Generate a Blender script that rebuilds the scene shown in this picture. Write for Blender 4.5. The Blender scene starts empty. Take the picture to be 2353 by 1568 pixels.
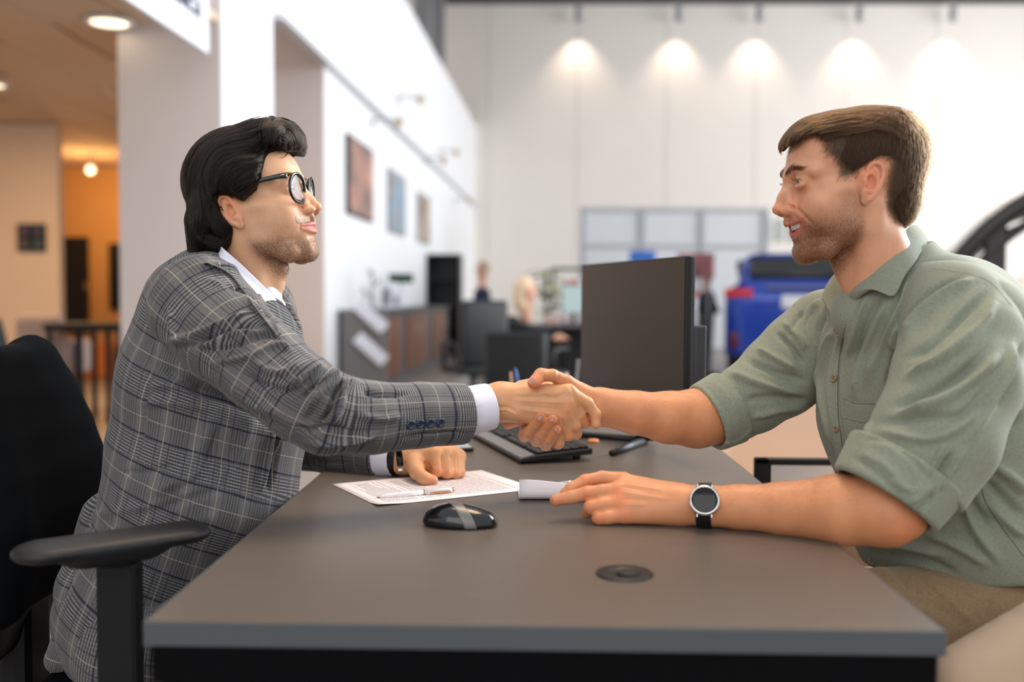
import bpy, bmesh, math, random, time
import numpy as np
from mathutils import Vector, Matrix, Euler
T0 = time.time()
SC = bpy.context.scene
COL = SC.collection
# ------------------------------------------------------------------ camera
FPX = 2288.0
PITCH, YAW, ROLL = math.radians(2.55), math.radians(1.08), math.radians(0.35)
CAM = Vector((0.0, 0.0, 1.07))
_F = Vector((-math.sin(YAW)*math.cos(PITCH), math.cos(YAW)*math.cos(PITCH), -math.sin(PITCH)))
_R0 = Vector((math.cos(YAW), math.sin(YAW), 0)); _U0 = _R0.cross(_F)
_R = _R0*math.cos(ROLL)+_U0*math.sin(ROLL); _U = _U0*math.cos(ROLL)-_R0*math.sin(ROLL)
cam_d = bpy.data.cameras.new('camera'); cam = bpy.data.objects.new('camera', cam_d); COL.objects.link(cam)
cam.matrix_world = Matrix(((_R.x, _U.x, -_F.x, CAM.x), (_R.y, _U.y, -_F.y, CAM.y), (_R.z, _U.z, -_F.z, CAM.z), (0, 0, 0, 1)))
cam_d.sensor_width = 36.0; cam_d.lens = 36.0*FPX/2353.0
cam_d.clip_end = 200
cam_d.dof.use_dof = True; cam_d.dof.focus_distance = 1.62; cam_d.dof.aperture_fstop = 1.9; cam_d.dof.aperture_blades = 0
SC.camera = cam
# ------------------------------------------------------------------ world, light, exposure
SC.view_settings.view_transform = 'Standard'; SC.view_settings.look = 'None'; SC.view_settings.gamma = 1.0
SC.view_settings.use_curve_mapping = False
SC.view_settings.exposure = 0.0
W = bpy.data.worlds.new('world'); SC.world = W; W.use_nodes = True
W.node_tree.nodes['Background'].inputs[0].default_value = (0.93, 0.96, 1.0, 1); W.node_tree.nodes['Background'].inputs[1].default_value = 0.90
def area_light(name, loc, target, size, power, color, sy=None):
    d = bpy.data.lights.new(name, 'AREA'); d.energy = power; d.color = color; d.shape = 'RECTANGLE'; d.size = size; d.size_y = sy or size
    o = bpy.data.objects.new(name, d); COL.objects.link(o); o.location = loc
    o.rotation_euler = (Vector(target)-Vector(loc)).to_track_quat('-Z', 'Y').to_euler(); return o
area_light('hall_glass_front', (16.0, 14, 4.4), (-2.5, 16, 2.6), 20, 3400, (0.96, 0.98, 1.0), 8.0)
area_light('window_daylight_right', (4.6, 4.4, 3.4), (0.5, 1.6, 1.0), 3.0, 420, (0.90, 0.96, 1.0), 3.0)
area_light('window_daylight_front', (-0.8, -4.2, 3.6), (0, 1.7, 0.9), 4.0, 100, (1.0, 0.97, 0.94), 4.0)
area_light('warm_ceiling_panel', (0.3, 2.3, 3.9), (0.0, 1.8, 0.8), 1.4, 60, (1.0, 0.72, 0.45), 1.0)

def P(px, py, D):
    "point seen at pixel px,py at depth D along the view axis"
    return CAM + D*(_F + (px-1176.5)/FPX*_R - (py-784.0)/FPX*_U)
def G(px, py, z):
    "point of the horizontal plane z seen at that pixel"
    d = _F + (px-1176.5)/FPX*_R - (py-784.0)/FPX*_U
    return CAM + d*((z-CAM.z)/d.z)
def PXZ(px, py, y):
    "point of the vertical plane Y=y seen at that pixel"
    d = _F + (px-1176.5)/FPX*_R - (py-784.0)/FPX*_U
    return CAM + d*((y-CAM.y)/d.y)
def to_px(p):
    v = Vector(p)-CAM; D = v.dot(_F)
    return (1176.5+FPX*v.dot(_R)/D, 784.0-FPX*v.dot(_U)/D, D)

# ------------------------------------------------------------------ scene helpers
def tag(o, label=None, cat=None, group=None, kind=None):
    if label: o['label'] = label
    if cat: o['category'] = cat
    if group: o['group'] = group
    if kind: o['kind'] = kind
    return o
def thing(name, label, cat, loc=(0, 0, 0), rot=(0, 0, 0), group=None):
    o = bpy.data.objects.new(name, None); COL.objects.link(o); o.location = loc; o.rotation_euler = rot
    o.empty_display_size = 0.05
    return tag(o, label, cat, group)
def link(name, me, mat=None, parent=None, smooth=False):
    if mat is not None:
        me.materials.clear(); me.materials.append(mat)
    if smooth:
        me.polygons.foreach_set('use_smooth', [True]*len(me.polygons))
    o = bpy.data.objects.new(name, me); COL.objects.link(o)
    if parent is not None: o.parent = parent
    return o
def obj(name, bm, mat, parent=None, smooth=False):
    me = bpy.data.meshes.new(name); bm.to_mesh(me); bm.free()
    return link(name, me, mat, parent, smooth)
def wparent(o, parent):
    "parent but stay where it is in the world"
    o.parent = parent; o.matrix_parent_inverse = parent_matrix(parent).inverted(); return o
def parent_matrix(p):
    m = Matrix.LocRotScale(p.location, p.rotation_euler, p.scale)
    return (parent_matrix(p.parent) @ p.matrix_parent_inverse @ m) if p.parent else m
def copy_tree(o, parent=None):
    kids = [c for c in COL.objects if c.parent == o]
    c = o.copy(); COL.objects.link(c); c.parent = parent
    for k in kids: copy_tree(k, c)
    return c
def add_box(bm, c, s, bev=0.0, seg=2, M=None):
    r = bmesh.ops.create_cube(bm, size=1.0)['verts']
    bmesh.ops.scale(bm, vec=s, verts=r)
    if bev > 0:
        ed = list({e for v in r for e in v.link_edges})
        q = bmesh.ops.bevel(bm, geom=ed, offset=bev, segments=seg, profile=0.5, affect='EDGES')
        r = list({v for f in q['faces'] for v in f.verts} | {v for v in r if v.is_valid})
    if M is not None: bmesh.ops.transform(bm, matrix=M, verts=r)
    bmesh.ops.translate(bm, vec=c, verts=r)
    return r
def box(name, c, s, mat, parent=None, bev=0.0, seg=2, M=None, smooth=False):
    bm = bmesh.new(); add_box(bm, c, s, bev, seg, M); return obj(name, bm, mat, parent, smooth)
def add_tube(bm, pts, rad, n=8, caps=True):
    "swept tube; rad number or list"
    pts = [Vector(p) for p in pts]; m = len(pts)
    rads = rad if hasattr(rad, '__len__') else [rad]*m
    rings = []; up = None
    for i, p in enumerate(pts):
        t = (pts[min(i+1, m-1)]-pts[max(i-1, 0)]).normalized()
        if up is None:
            up = Vector((0, 0, 1)) if abs(t.z) < .9 else Vector((1, 0, 0))
        a = t.cross(up).normalized(); b = a.cross(t).normalized(); up = b
        rings.append([bm.verts.new(p+(a*math.cos(k*2*math.pi/n)+b*math.sin(k*2*math.pi/n))*rads[i]) for k in range(n)])
    for i in range(m-1):
        for k in range(n):
            bm.faces.new((rings[i][k], rings[i][(k+1) % n], rings[i+1][(k+1) % n], rings[i+1][k]))
    if caps:
        bm.faces.new(rings[0][::-1]); bm.faces.new(rings[-1])
def tube(name, pts, rad, mat, parent=None, n=8, smooth=True):
    bm = bmesh.new(); add_tube(bm, pts, rad, n); return obj(name, bm, mat, parent, smooth)
def add_lathe(bm, prof, n=24, M=None):
    "prof = [(r,z)...]"
    vs = []
    for r, z in prof:
        vs.append([bm.verts.new(Vector((r*math.cos(k*2*math.pi/n), r*math.sin(k*2*math.pi/n), z))) for k in range(n)] if r > 1e-6 else [bm.verts.new(Vector((0, 0, z)))])
    for i in range(len(prof)-1):
        a, b = vs[i], vs[i+1]
        for k in range(n):
            k2 = (k+1) % n
            if len(a) == 1 and len(b) == 1: continue
            if len(a) == 1: bm.faces.new((a[0], b[k2], b[k]))
            elif len(b) == 1: bm.faces.new((a[k], a[k2], b[0]))
            else: bm.faces.new((a[k], a[k2], b[k2], b[k]))
    for side, ring in ((-1, vs[0]), (1, vs[-1])):
        if len(ring) > 1:
            try: bm.faces.new(ring[::-1] if side < 0 else ring)
            except ValueError: pass
    al = [v for r in vs for v in r]
    if M is not None: bmesh.ops.transform(bm, matrix=M, verts=al)
    return al
def lathe(name, prof, mat, parent=None, n=24, M=None, smooth=True):
    bm = bmesh.new(); add_lathe(bm, prof, n, M); bmesh.ops.recalc_face_normals(bm, faces=bm.faces); return obj(name, bm, mat, parent, smooth)
def add_prism(bm, poly, d, M=None):
    "extrude the outline poly (3-D points) along vector d"
    d = Vector(d)
    a = [bm.verts.new(Vector(p)) for p in poly]; b = [bm.verts.new(Vector(p)+d) for p in poly]
    bm.faces.new(a[::-1]); bm.faces.new(b); n = len(a)
    for i in range(n): bm.faces.new((a[i], a[(i+1) % n], b[(i+1) % n], b[i]))
    if M is not None: bmesh.ops.transform(bm, matrix=M, verts=a+b)
    return a+b
def prism(name, poly, d, mat, parent=None, bev=0.0):
    bm = bmesh.new(); add_prism(bm, poly, d); bmesh.ops.recalc_face_normals(bm, faces=bm.faces)
    if bev > 0: bmesh.ops.bevel(bm, geom=list(bm.edges), offset=bev, segments=2, profile=.5, affect='EDGES')
    return obj(name, bm, mat, parent)

# ------------------------------------------------------------------ materials
def srgb(r, g, b):
    f = lambda c: (c/255/12.92) if c/255 <= .04045 else ((c/255+.055)/1.055)**2.4
    return (f(r), f(g), f(b), 1.0)
def mat(name, col, rough=0.6, metal=0.0, noise=0.0, nscale=40.0, bump=0.0, bscale=200.0, emit=None, estr=1.0, spec=0.5, coat=0.0, alpha=None, trans=0.0):
    m = bpy.data.materials.new(name); m.use_nodes = True; nt = m.node_tree; b = nt.nodes['Principled BSDF']
    b.inputs['Base Color'].default_value = col; b.inputs['Roughness'].default_value = rough; b.inputs['Metallic'].default_value = metal
    b.inputs['Specular IOR Level'].default_value = spec; b.inputs['Coat Weight'].default_value = coat
    if trans: b.inputs['Transmission Weight'].default_value = trans
    tc = nt.nodes.new('ShaderNodeTexCoord')
    if noise > 0:
        n = nt.nodes.new('ShaderNodeTexNoise'); n.inputs['Scale'].default_value = nscale; n.inputs['Detail'].default_value = 4
        nt.links.new(tc.outputs['Object'], n.inputs['Vector'])
        mx = nt.nodes.new('ShaderNodeMix'); mx.data_type = 'RGBA'
        mx.inputs[6].default_value = tuple(c*(1-noise) for c in col[:3])+(1,); mx.inputs[7].default_value = tuple(min(1, c*(1+noise)) for c in col[:3])+(1,)
        nt.links.new(n.outputs['Fac'], mx.inputs[0]); nt.links.new(mx.outputs[2], b.inputs['Base Color'])
    if bump > 0:
        n2 = nt.nodes.new('ShaderNodeTexNoise'); n2.inputs['Scale'].default_value = bscale; n2.inputs['Detail'].default_value = 3
        nt.links.new(tc.outputs['Object'], n2.inputs['Vector'])
        bp = nt.nodes.new('ShaderNodeBump'); bp.inputs['Strength'].default_value = bump; bp.inputs['Distance'].default_value = 0.002
        nt.links.new(n2.outputs['Fac'], bp.inputs['Height']); nt.links.new(bp.outputs['Normal'], b.inputs['Normal'])
    if emit: b.inputs['Emission Color'].default_value = emit; b.inputs['Emission Strength'].default_value = estr
    return m
M_NAIL = mat('nail', srgb(234, 184, 164), .3, coat=.15)
M_NAVY = mat('navy_button', srgb(24, 44, 70), .12, coat=.6)
M_BLACKM = mat('black_matte', srgb(14, 15, 17), .6)
M_BLACKR = mat('black_rubber', srgb(18, 18, 20), .5)
M_GLASSB = mat('black_glass', srgb(6, 7, 9), .12, spec=.35)
M_STEEL = mat('steel', (.75, .74, .72, 1), .22, 1.0)
M_ACETATE = mat('black_acetate', (.004, .004, .005, 1), .16, spec=.45)
M_LENS = mat('clear_lens', (.90, .93, 1, 1), 0.0, trans=1.0); M_LENS.node_tree.nodes['Principled BSDF'].inputs['IOR'].default_value = 1.14
M_SHIRT = mat('white_cotton', srgb(232, 232, 244), .8, spec=.2, bump=.15, bscale=900)
M_BRASS = mat('brass', srgb(214, 160, 110), .25, 1.0)
M_TEETH = mat('enamel', srgb(232, 222, 206), .15)
M_HORN = mat('horn_button', srgb(150, 122, 96), .35, noise=.3, nscale=300)
M_DKHOLE = mat('dark_thread', srgb(50, 38, 30), .8)
M_GRDARK = mat('dark_green_thread', srgb(48, 56, 46), .9)
M_LEATHER = mat('black_leather', srgb(16, 17, 20), .5, bump=.2, bscale=600)
# ------------------------------------------------------------------ the room: showroom hall, pillars, back office, floor
def wallmat(name, c, r=.7): return mat(name, c, r, noise=.025, nscale=1.5)
M_WHITEW = wallmat('painted_white', srgb(240, 241, 243)); M_PINKW = wallmat('painted_warm_grey', srgb(226, 216, 213)); M_CREAM = wallmat('painted_cream', srgb(232, 225, 218)); M_BEIGEW = wallmat('painted_beige', srgb(222, 196, 170))
M_CEILT = mat('ceiling_tile', srgb(226, 200, 174), .8, noise=.05, nscale=30); M_GREYF = mat('grey_tile', srgb(150, 140, 130), .35, noise=.06, nscale=6)
M_BLACKW = mat('black_board', srgb(22, 22, 23), .5); M_WOOD = mat('walnut_front', srgb(122, 74, 50), .45, noise=.25, nscale=14); M_LAMP = mat('lamp_glow', (1, 1, 1, 1), .5, emit=(1, .80, .55, 1), estr=3.0)
M_LAMPW = mat('spot_lens', (1, 1, 1, 1), .5, emit=(1, .88, .70, 1), estr=8.0); M_GREYM = mat('grey_metal', srgb(150, 152, 156), .4, .3); M_SIGN = mat('sign_white', srgb(238, 241, 248), .4); M_INK = mat('sign_ink', srgb(54, 62, 84), .6)
def structure(name, o): o.name = name; tag(o, kind='structure'); return o
_wd = Vector((_F.x, _F.y, 0))
WALL_YAW = math.atan((1176.5-1310)/FPX)*-1
dW = (Matrix.Rotation(-math.atan((1310-1219)/FPX), 3, 'Z') @ Vector((0, 1, 0))).normalized()     # the direction in which the left wall runs
nW = Vector((dW.y, -dW.x, 0))                                                                  # points into the hall
def wall_t(px, a):
    "distance along the wall (from the camera) where the pixel column px meets the wall plane at offset a"
    d = _F+(px-1176.5)/FPX*_R; p = CAM+d*(a/-(d.x*nW.x+d.y*nW.y)); return (p-CAM).dot(dW)
def wp(t, a, z): v = CAM+dW*t-nW*a; return Vector((v.x, v.y, z))
def wslab(name, t0, t1, a0, a1, z0, z1, m, parent=None, struct=True, bev=0):
    bm = bmesh.new(); add_prism(bm, [wp(t0, a0, z0), wp(t1, a0, z0), wp(t1, a1, z0), wp(t0, a1, z0)], (0, 0, z1-z0)); bmesh.ops.recalc_face_normals(bm, faces=bm.faces)
    if bev: bmesh.ops.bevel(bm, geom=list(bm.edges), offset=bev, segments=2, profile=.5, affect='EDGES')
    o = obj(name, bm, m, None)
    if struct and parent is None: tag(o, kind='structure')
    return wparent(o, parent) if parent is not None else o
A_W = 2.62
# floor
bm = bmesh.new(); add_box(bm, (0, 12, -.05), (44, 44, .1)); floor = structure('floor', obj('floor', bm, M_GREYF))
tP0 = wall_t(275, A_W); t512 = wall_t(512, A_W); t628 = wall_t(629, A_W); t745 = wall_t(745, A_W); tEnd = 27.2
TH = .80
# near pillar (front face seen square on), opening, wall beyond, header over the opening
HZ = 3.50
wslab('wall_pillar_near', t512, t628+.02, A_W, A_W+.79, 0, 5.7, M_PINKW)
wslab('wall_pillar_lit_side', t512+.01, t628, A_W-.006, A_W+.02, 0, 5.7, M_WHITEW)  # whiter skin on the pillar's hall side, its bright light put into colour
wslab('wall_left', t745, tEnd, A_W, A_W+TH, 0, 5.7, M_PINKW)
wslab('trim_2', t745+.01, tEnd, A_W-.006, A_W+.02, 0, HZ, M_WHITEW)
wslab('wall_header', t628+.02, t745, A_W, A_W+TH, HZ, 5.7, M_PINKW)
wslab('trim_3', t628, tEnd, A_W-.008, A_W+.02, HZ+.06, 5.7, M_WHITEW)
wslab('trim_4', t628, tEnd, A_W-.10, A_W+.02, HZ-.02, HZ+.04, mat('ledge_light', srgb(214, 216, 220), .5))                   # the thin ledge that carries the spots
wslab('wall_upper', 14, tEnd, A_W+1.2, A_W+1.3, 5.0, 9.2, mat('upper_greige', srgb(186, 176, 166), .8)); 
for i, t in enumerate((16.5, 19.5, 22.5, 25.0)): wslab('column', t, t+.35, A_W+.6, A_W+.95, 5.7, 9.2, M_GREYM)
# back wall of the hall in vertical panels
YB = (CAM+dW*tEnd).y; xL = -6.0
def back_panels():
    w = 2.4; x = xL; n = 0; me = None
    root = None
    while x < 22:
        bm = bmesh.new(); add_box(bm, (x+w/2, YB+.06, 4.6), (w-.012, .12, 9.2), .006, 1)
        o = obj('wall_back' if n == 0 else 'panel', bm, M_CREAM)
        if n == 0: root = o; tag(o, kind='structure')
        else: wparent(o, root)
        x += w; n += 1
    bm = bmesh.new(); add_box(bm, (8, YB+.2, 4.6), (30, .1, 9.2)); wparent(obj('backing', bm, M_CREAM), root)
    return root
back_panels()
# ceiling of the hall: dark steel deck with a lit strip, only its far edge shows
bm = bmesh.new(); add_box(bm, (9, 20.5, 8.98), (30, 15, .1)); structure('ceiling', obj('ceiling', bm, M_BLACKW))
# right hand side of the hall is a glass front: mullions only, the daylight comes through
for i in range(6):
    bm = bmesh.new(); add_box(bm, (16.5, 4+i*4.2, 4.6), (.12, .18, 9.2)); structure('window_%d' % (i+1), obj('window_%d' % (i+1), bm, M_GREYM))
# downlights grazing the back wall
for k, px in enumerate((1330, 1560, 1745, 1975, 2190)):
    p = PXZ(px, 50, YB-.55); p.z = 8.35
    t = thing('downlight', 'ceiling downlight washing the back wall, %s along the row' % ('first', 'second', 'third', 'fourth', 'last')[k], 'lamp', tuple(p), group='downlights washing the back wall')
    lathe('housing', [(.0, .35), (.09, .35), (.10, .30), (.10, 0), (.085, 0), (.085, .05), (0, .05)], M_GREYM, t, 20)
    tube('stem', [Vector((0, 0, .35)), Vector((0, 0, .62))], .012, M_GREYM, t, 6)
    d = bpy.data.lights.new('downlight_lamp', 'SPOT'); d.energy = 120; d.color = (1, .80, .60); d.spot_size = math.radians(95); d.spot_blend = .9; d.shadow_soft_size = .06
    o = bpy.data.objects.new('downlight_lamp', d); COL.objects.link(o); o.location = (p.x, p.y+.1, p.z-.03); o.rotation_euler = (math.radians(8), 0, 0)
# ---- back office on the left: beige walls, tiled ceiling, corridor with a black door
YL = 11.6
cz = 3.05
def lp(px, y): return PXZ(px, 600, y).x
wl = box('wall_office', ((lp(-900, YL)+lp(136, YL))/2, YL+.06, cz/2), (lp(136, YL)-lp(-900, YL), .12, cz), M_BEIGEW); structure('wall_office', wl)
YC = 15.5
wc = box('wall_corridor', (lp(100, YC)-1.2, YC+.06, cz/2), (7.5, .12, cz), mat('corridor_orange_light', srgb(226, 176, 112), .7)); structure('wall_corridor', wc)  # the corridor's orange light is put into the wall colour
# door at the end of the corridor
def flat_at(name, x0, x1, y0, y1, Y, th, m, parent=None, bev=0.0):
    a = PXZ(x0, y0, Y); b = PXZ(x1, y1, Y); o = box(name, ((a.x+b.x)/2, Y-th/2, (a.z+b.z)/2), (abs(b.x-a.x), th, abs(a.z-b.z)), m, None, bev); return wparent(o, parent) if parent is not None else o
dr = flat_at('door_1', 143, 207, 545, 765, YC, .05, M_BLACKW); tag(dr, kind='structure')
dd = flat_at('door_2', 252, 282, 560, 712, YC, .05, M_BLACKW); tag(dd, kind='structure')
flat_at('door_handle', 197, 202, 650, 665, YC-.05, .04, M_STEEL, dr)
# office ceiling from tiles
def office_ceiling():
    bm = bmesh.new(); a_, b_ = wp(-1.5, A_W+.03, cz+.05), wp(t512, A_W+.03, cz+.05); c_ = wp(t512, A_W+.82, cz+.05); d_ = wp(19, A_W+.82, cz+.05)
    add_prism(bm, [a_, b_, c_, d_, Vector((-14, d_.y, cz+.05)), Vector((-14, a_.y, cz+.05))], (0, 0, .06)); bmesh.ops.recalc_face_normals(bm, faces=bm.faces)
    grid = obj('ceiling_office', bm, M_CEILT); structure('ceiling_office', grid)
    bm = bmesh.new(); add_box(bm, (0, 0, 0), (.588, .588, .02), .004, 1); me = bpy.data.meshes.new('tile'); bm.to_mesh(me); bm.free(); me.materials.append(M_CEILT)
    n = 0
    for i in range(17):
        for j in range(20):
            x = -11.1+i*.6; y = 4.7+j*.6
            rel = Vector((x, y, 0))-Vector((CAM.x, CAM.y, 0)); aa = -rel.dot(nW); tt = rel.dot(dW)
            if aa < A_W+.34 or (tt > t512-.3 and aa < A_W+1.12): continue
            if n >= 298: break
            px_, py_, D_ = to_px((x, y, cz))
            if not (-60 < px_ < 330 and -60 < py_ < 420): continue
            o = bpy.data.objects.new('tile', me); COL.objects.link(o); o.location = (x, y, cz+.03); wparent(o, grid); n += 1
office_ceiling()
def recessed(px, py, word, w=.20, en=46):
    p = G(px, py, cz-.001)
    t = thing('recessed_light', word, 'lamp', tuple(p), group='recessed lights in the office ceiling')
    lathe('trim_ring', [(w*.62, .01), (w*.62, -.006), (w*.5, -.010), (w*.46, .0), (w*.46, .01)], M_SIGN, t, 24); lathe('lamp_disc', [(0, -.002), (w*.46, -.002), (w*.46, .008), (0, .008)], M_LAMP, t, 24)
    if not en: return
    d = bpy.data.lights.new('recessed_lamp', 'AREA'); d.shape = 'DISK'; d.size = w; d.energy = en; d.color = (1, .66, .36); o = bpy.data.objects.new('recessed_lamp', d); COL.objects.link(o); o.location = (p.x, p.y, p.z-.03)
recessed(251, 52, 'round recessed ceiling light just left of the pale pillar top', .28, 0)
recessed(-14, 196, 'round recessed ceiling light at the edge of the office ceiling')
recessed(-300, 120, 'round recessed ceiling light over the office seats')
d = bpy.data.lights.new('corridor_lamp', 'POINT'); d.energy = 46; d.color = (1, .56, .22); d.shadow_soft_size = .1; o = bpy.data.objects.new('corridor_lamp', d); COL.objects.link(o); pc = PXZ(208, 390, 14.2); o.location = (pc.x, pc.y-.1, pc.z-.45)
t = thing('corridor_light', 'small glowing globe lamp high in the orange corridor', 'lamp', tuple(pc))
bm = bmesh.new(); bmesh.ops.create_uvsphere(bm, u_segments=20, v_segments=12, radius=.058); obj('globe', bm, M_LAMP, t, True); tube('stem', [Vector((0, 0, .055)), Vector((0, 0, cz-pc.z))], .01, M_GREYM, t, 6)
# ---- hanging sign panel by the pillar, in the plane of the wall
ts1 = wall_t(476, A_W+.02); ts0 = wall_t(200, A_W+.02)
zs = PXZ(475, 124, (CAM+dW*ts1-nW*A_W).y).z
sg = thing('hanging_sign', 'white hanging sign panel with dark lettering in front of the pillar', 'sign', tuple(wp((ts0+ts1)/2, A_W, zs)))
wslab('panel', ts0, ts1, A_W-.01, A_W+.03, zs, zs+1.5, M_SIGN, sg, False)
def text_mesh(s_, size, depth=.004):
    c = bpy.data.curves.new('txt', 'FONT'); c.body = s_; c.size = size; c.extrude = depth; c.resolution_u = 3; o = bpy.data.objects.new('txt', c); COL.objects.link(o)
    me = bpy.data.meshes.new_from_object(o); bpy.data.objects.remove(o); return me
def sign_text(s_, size, t, z, a):
    me = text_mesh(s_, size); me.materials.append(M_INK); o = bpy.data.objects.new('lettering', me); COL.objects.link(o)
    o.matrix_world = Matrix((( dW.x, 0, nW.x, 0), (dW.y, 0, nW.y, 0), (0, 1, 0, 0), (0, 0, 0, 1))); M_ = o.matrix_world.copy(); M_.translation = wp(t, a, z); o.matrix_world = M_; return wparent(o, sg)
tl = wall_t(352, A_W)
sign_text('сервиса', .21, wall_t(440, A_W)-.66, zs+.20, A_W-.016); sign_text('зона', .21, wall_t(476, A_W)-.60, zs+.47, A_W-.016)
# ---- posters on the left wall (flat prints)
def print_material(name, cols, seed):
    m = bpy.data.materials.new(name); m.use_nodes = True; nt = m.node_tree; b = nt.nodes['Principled BSDF']; tc = nt.nodes.new('ShaderNodeTexCoord'); n = nt.nodes.new('ShaderNodeTexNoise'); n.noise_dimensions = '4D'; n.inputs['W'].default_value = seed; n.inputs['Scale'].default_value = 2.6; n.inputs['Detail'].default_value = 3
    nt.links.new(tc.outputs['Object'], n.inputs['Vector']); cr = nt.nodes.new('ShaderNodeValToRGB'); e = cr.color_ramp.elements; e[0].position = .30; e[0].color = cols[0]; e[1].position = .70; e[1].color = cols[-1]
    for i, c in enumerate(cols[1:-1]): q = e.new(.30+.4*(i+1)/(len(cols)-1)); q.color = c
    nt.links.new(n.outputs['Fac'], cr.inputs[0]); nt.links.new(cr.outputs[0], b.inputs['Base Color']); b.inputs['Roughness'].default_value = .5; return m
PO = [((792, 850), 305, 490, [srgb(84, 74, 74), srgb(146, 118, 106), srgb(188, 132, 118), srgb(206, 184, 152)], 'large framed print in brown and rose tones on the white wall'), ((888, 925), 385, 531, [srgb(96, 122, 144), srgb(140, 170, 192), srgb(150, 140, 130), srgb(200, 210, 216)], 'framed print in blue tones on the white wall'), ((956, 981), 440, 555, [srgb(110, 100, 90), srgb(170, 150, 130), srgb(205, 190, 172)], 'slim framed print in tan tones, farthest along the white wall')]
for k, ((x0, x1), y0, y1, cols, lab) in enumerate(PO):
    t0, t1 = wall_t(x0, A_W), wall_t(x1, A_W); Yp = (CAM+dW*t0-nW*A_W).y; z1 = PXZ(x0, y0, Yp).z; z0 = PXZ(x0, y1, Yp).z
    g = thing('framed_print', lab, 'picture', tuple(wp((t0+t1)/2, A_W, z0)), group='framed prints on the white wall')
    wslab('frame', t0, t1, A_W-.045, A_W-.008, z0, z1, M_BLACKW if k == 0 else M_GREYM, g, False, .004)
    wslab('print', t0+.04, t1-.04, A_W-.052, A_W-.040, z0+.03, z1-.03, print_material('print_%d' % k, cols, k*3.1), g, False)
# spot heads on the ledge
for k, (x, y) in enumerate(((965, 230), (915, 282), (1018, 370), (1047, 352), (1078, 462))):
    t0 = wall_t(x, A_W-.35); Yp = (CAM+dW*t0-nW*(A_W-.35)).y; z = PXZ(x, y, Yp).z; p = wp(t0, A_W-.35, z)
    g = thing('spotlight', 'small spotlight on the ledge of the white wall, %s from the sign' % ('second', 'nearest', 'third', 'fourth', 'farthest')[k], 'lamp', tuple(p), group='spotlights along the wall ledge')
    bm = bmesh.new(); add_lathe(bm, [(0, -.09), (.055, -.09), (.06, 0), (.045, .10), (0, .11)], 16, Matrix.Rotation(math.radians(115), 4, 'X')); bmesh.ops.recalc_face_normals(bm, faces=bm.faces); obj('lamp_head', bm, mat('spot_beige', srgb(196, 176, 148), .5), g, True)
    tube('arm', [Vector((0, 0, .03)), Vector(tuple(-nW*.30))+Vector((0, 0, .06)), Vector(tuple(-nW*.34))+Vector((0, 0, -.02))], .014, M_GREYM, g, 6)
# ------------------------------------------------------------------ implicit sculpting
def smin(a, b, k):
    if k <= 0: return np.minimum(a, b)
    h = np.maximum(k-np.abs(a-b), 0.0)/k
    return np.minimum(a, b)-h*h*k*0.25
def smax(a, b, k): return -smin(-a, -b, k)
class Ell:
    "ellipsoid: centre, radii, optional 3x3 rotation (columns = axes)"
    def __init__(s, c, r, R=None):
        s.c = np.array(c, float); s.r = np.array(r, float); s.R = None if R is None else np.array(R, float)
        m = float(max(s.r)); s.lo = s.c-m; s.hi = s.c+m
    def __call__(s, p):
        q = p-s.c
        if s.R is not None: q = q@s.R
        a = q/s.r; k0 = np.sqrt((a*a).sum(-1)); b = a/s.r; k1 = np.sqrt((b*b).sum(-1))+1e-9
        return np.maximum(k0*(k0-1.0)/k1, np.sqrt((q*q).sum(-1))-s.r.max())
class Cone:
    "round cone between a and b; flat = squash factor along axis n (elliptic section)"
    def __init__(s, a, b, ra, rb, n=None, flat=1.0):
        s.a = np.array(a, float); s.b = np.array(b, float); s.ra = ra; s.rb = rb
        s.n = None if n is None else np.array(n, float)/np.linalg.norm(n); s.f = flat
        m = max(ra, rb)*max(1.0, flat); s.lo = np.minimum(s.a, s.b)-m; s.hi = np.maximum(s.a, s.b)+m
    def __call__(s, p):
        ba = s.b-s.a; q = p-s.a
        t = np.clip((q@ba)/max(ba@ba, 1e-12), 0, 1)
        w = q-t[..., None]*ba; r = s.ra+(s.rb-s.ra)*t
        if s.n is not None:
            dn = w@s.n; l2 = (w*w).sum(-1)-dn*dn
            e = (np.sqrt(np.maximum(l2, 0)+(dn/s.f)**2)-r)*min(1.0, s.f)
            return np.maximum(e, np.sqrt(np.maximum(l2, 0)+dn*dn)-r) if s.f < 1 else e
        return np.sqrt((w*w).sum(-1))-r
class Box:
    def __init__(s, c, h, R=None, rd=0.0):
        s.c = np.array(c, float); s.h = np.array(h, float)-rd; s.R = None if R is None else np.array(R, float); s.rd = rd
        m = float(np.linalg.norm(h)); s.lo = s.c-m; s.hi = s.c+m
    def __call__(s, p):
        q = p-s.c
        if s.R is not None: q = q@s.R
        q = np.abs(q)-s.h
        return np.sqrt((np.maximum(q, 0)**2).sum(-1))+np.minimum(q.max(-1), 0)-s.rd
class Half:
    "half space; keeps the side n points away from"
    def __init__(s, c, n):
        s.c = np.array(c, float); s.n = np.array(n, float)/np.linalg.norm(n); s.lo = None
    def __call__(s, p): return (p-s.c)@s.n
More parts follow.
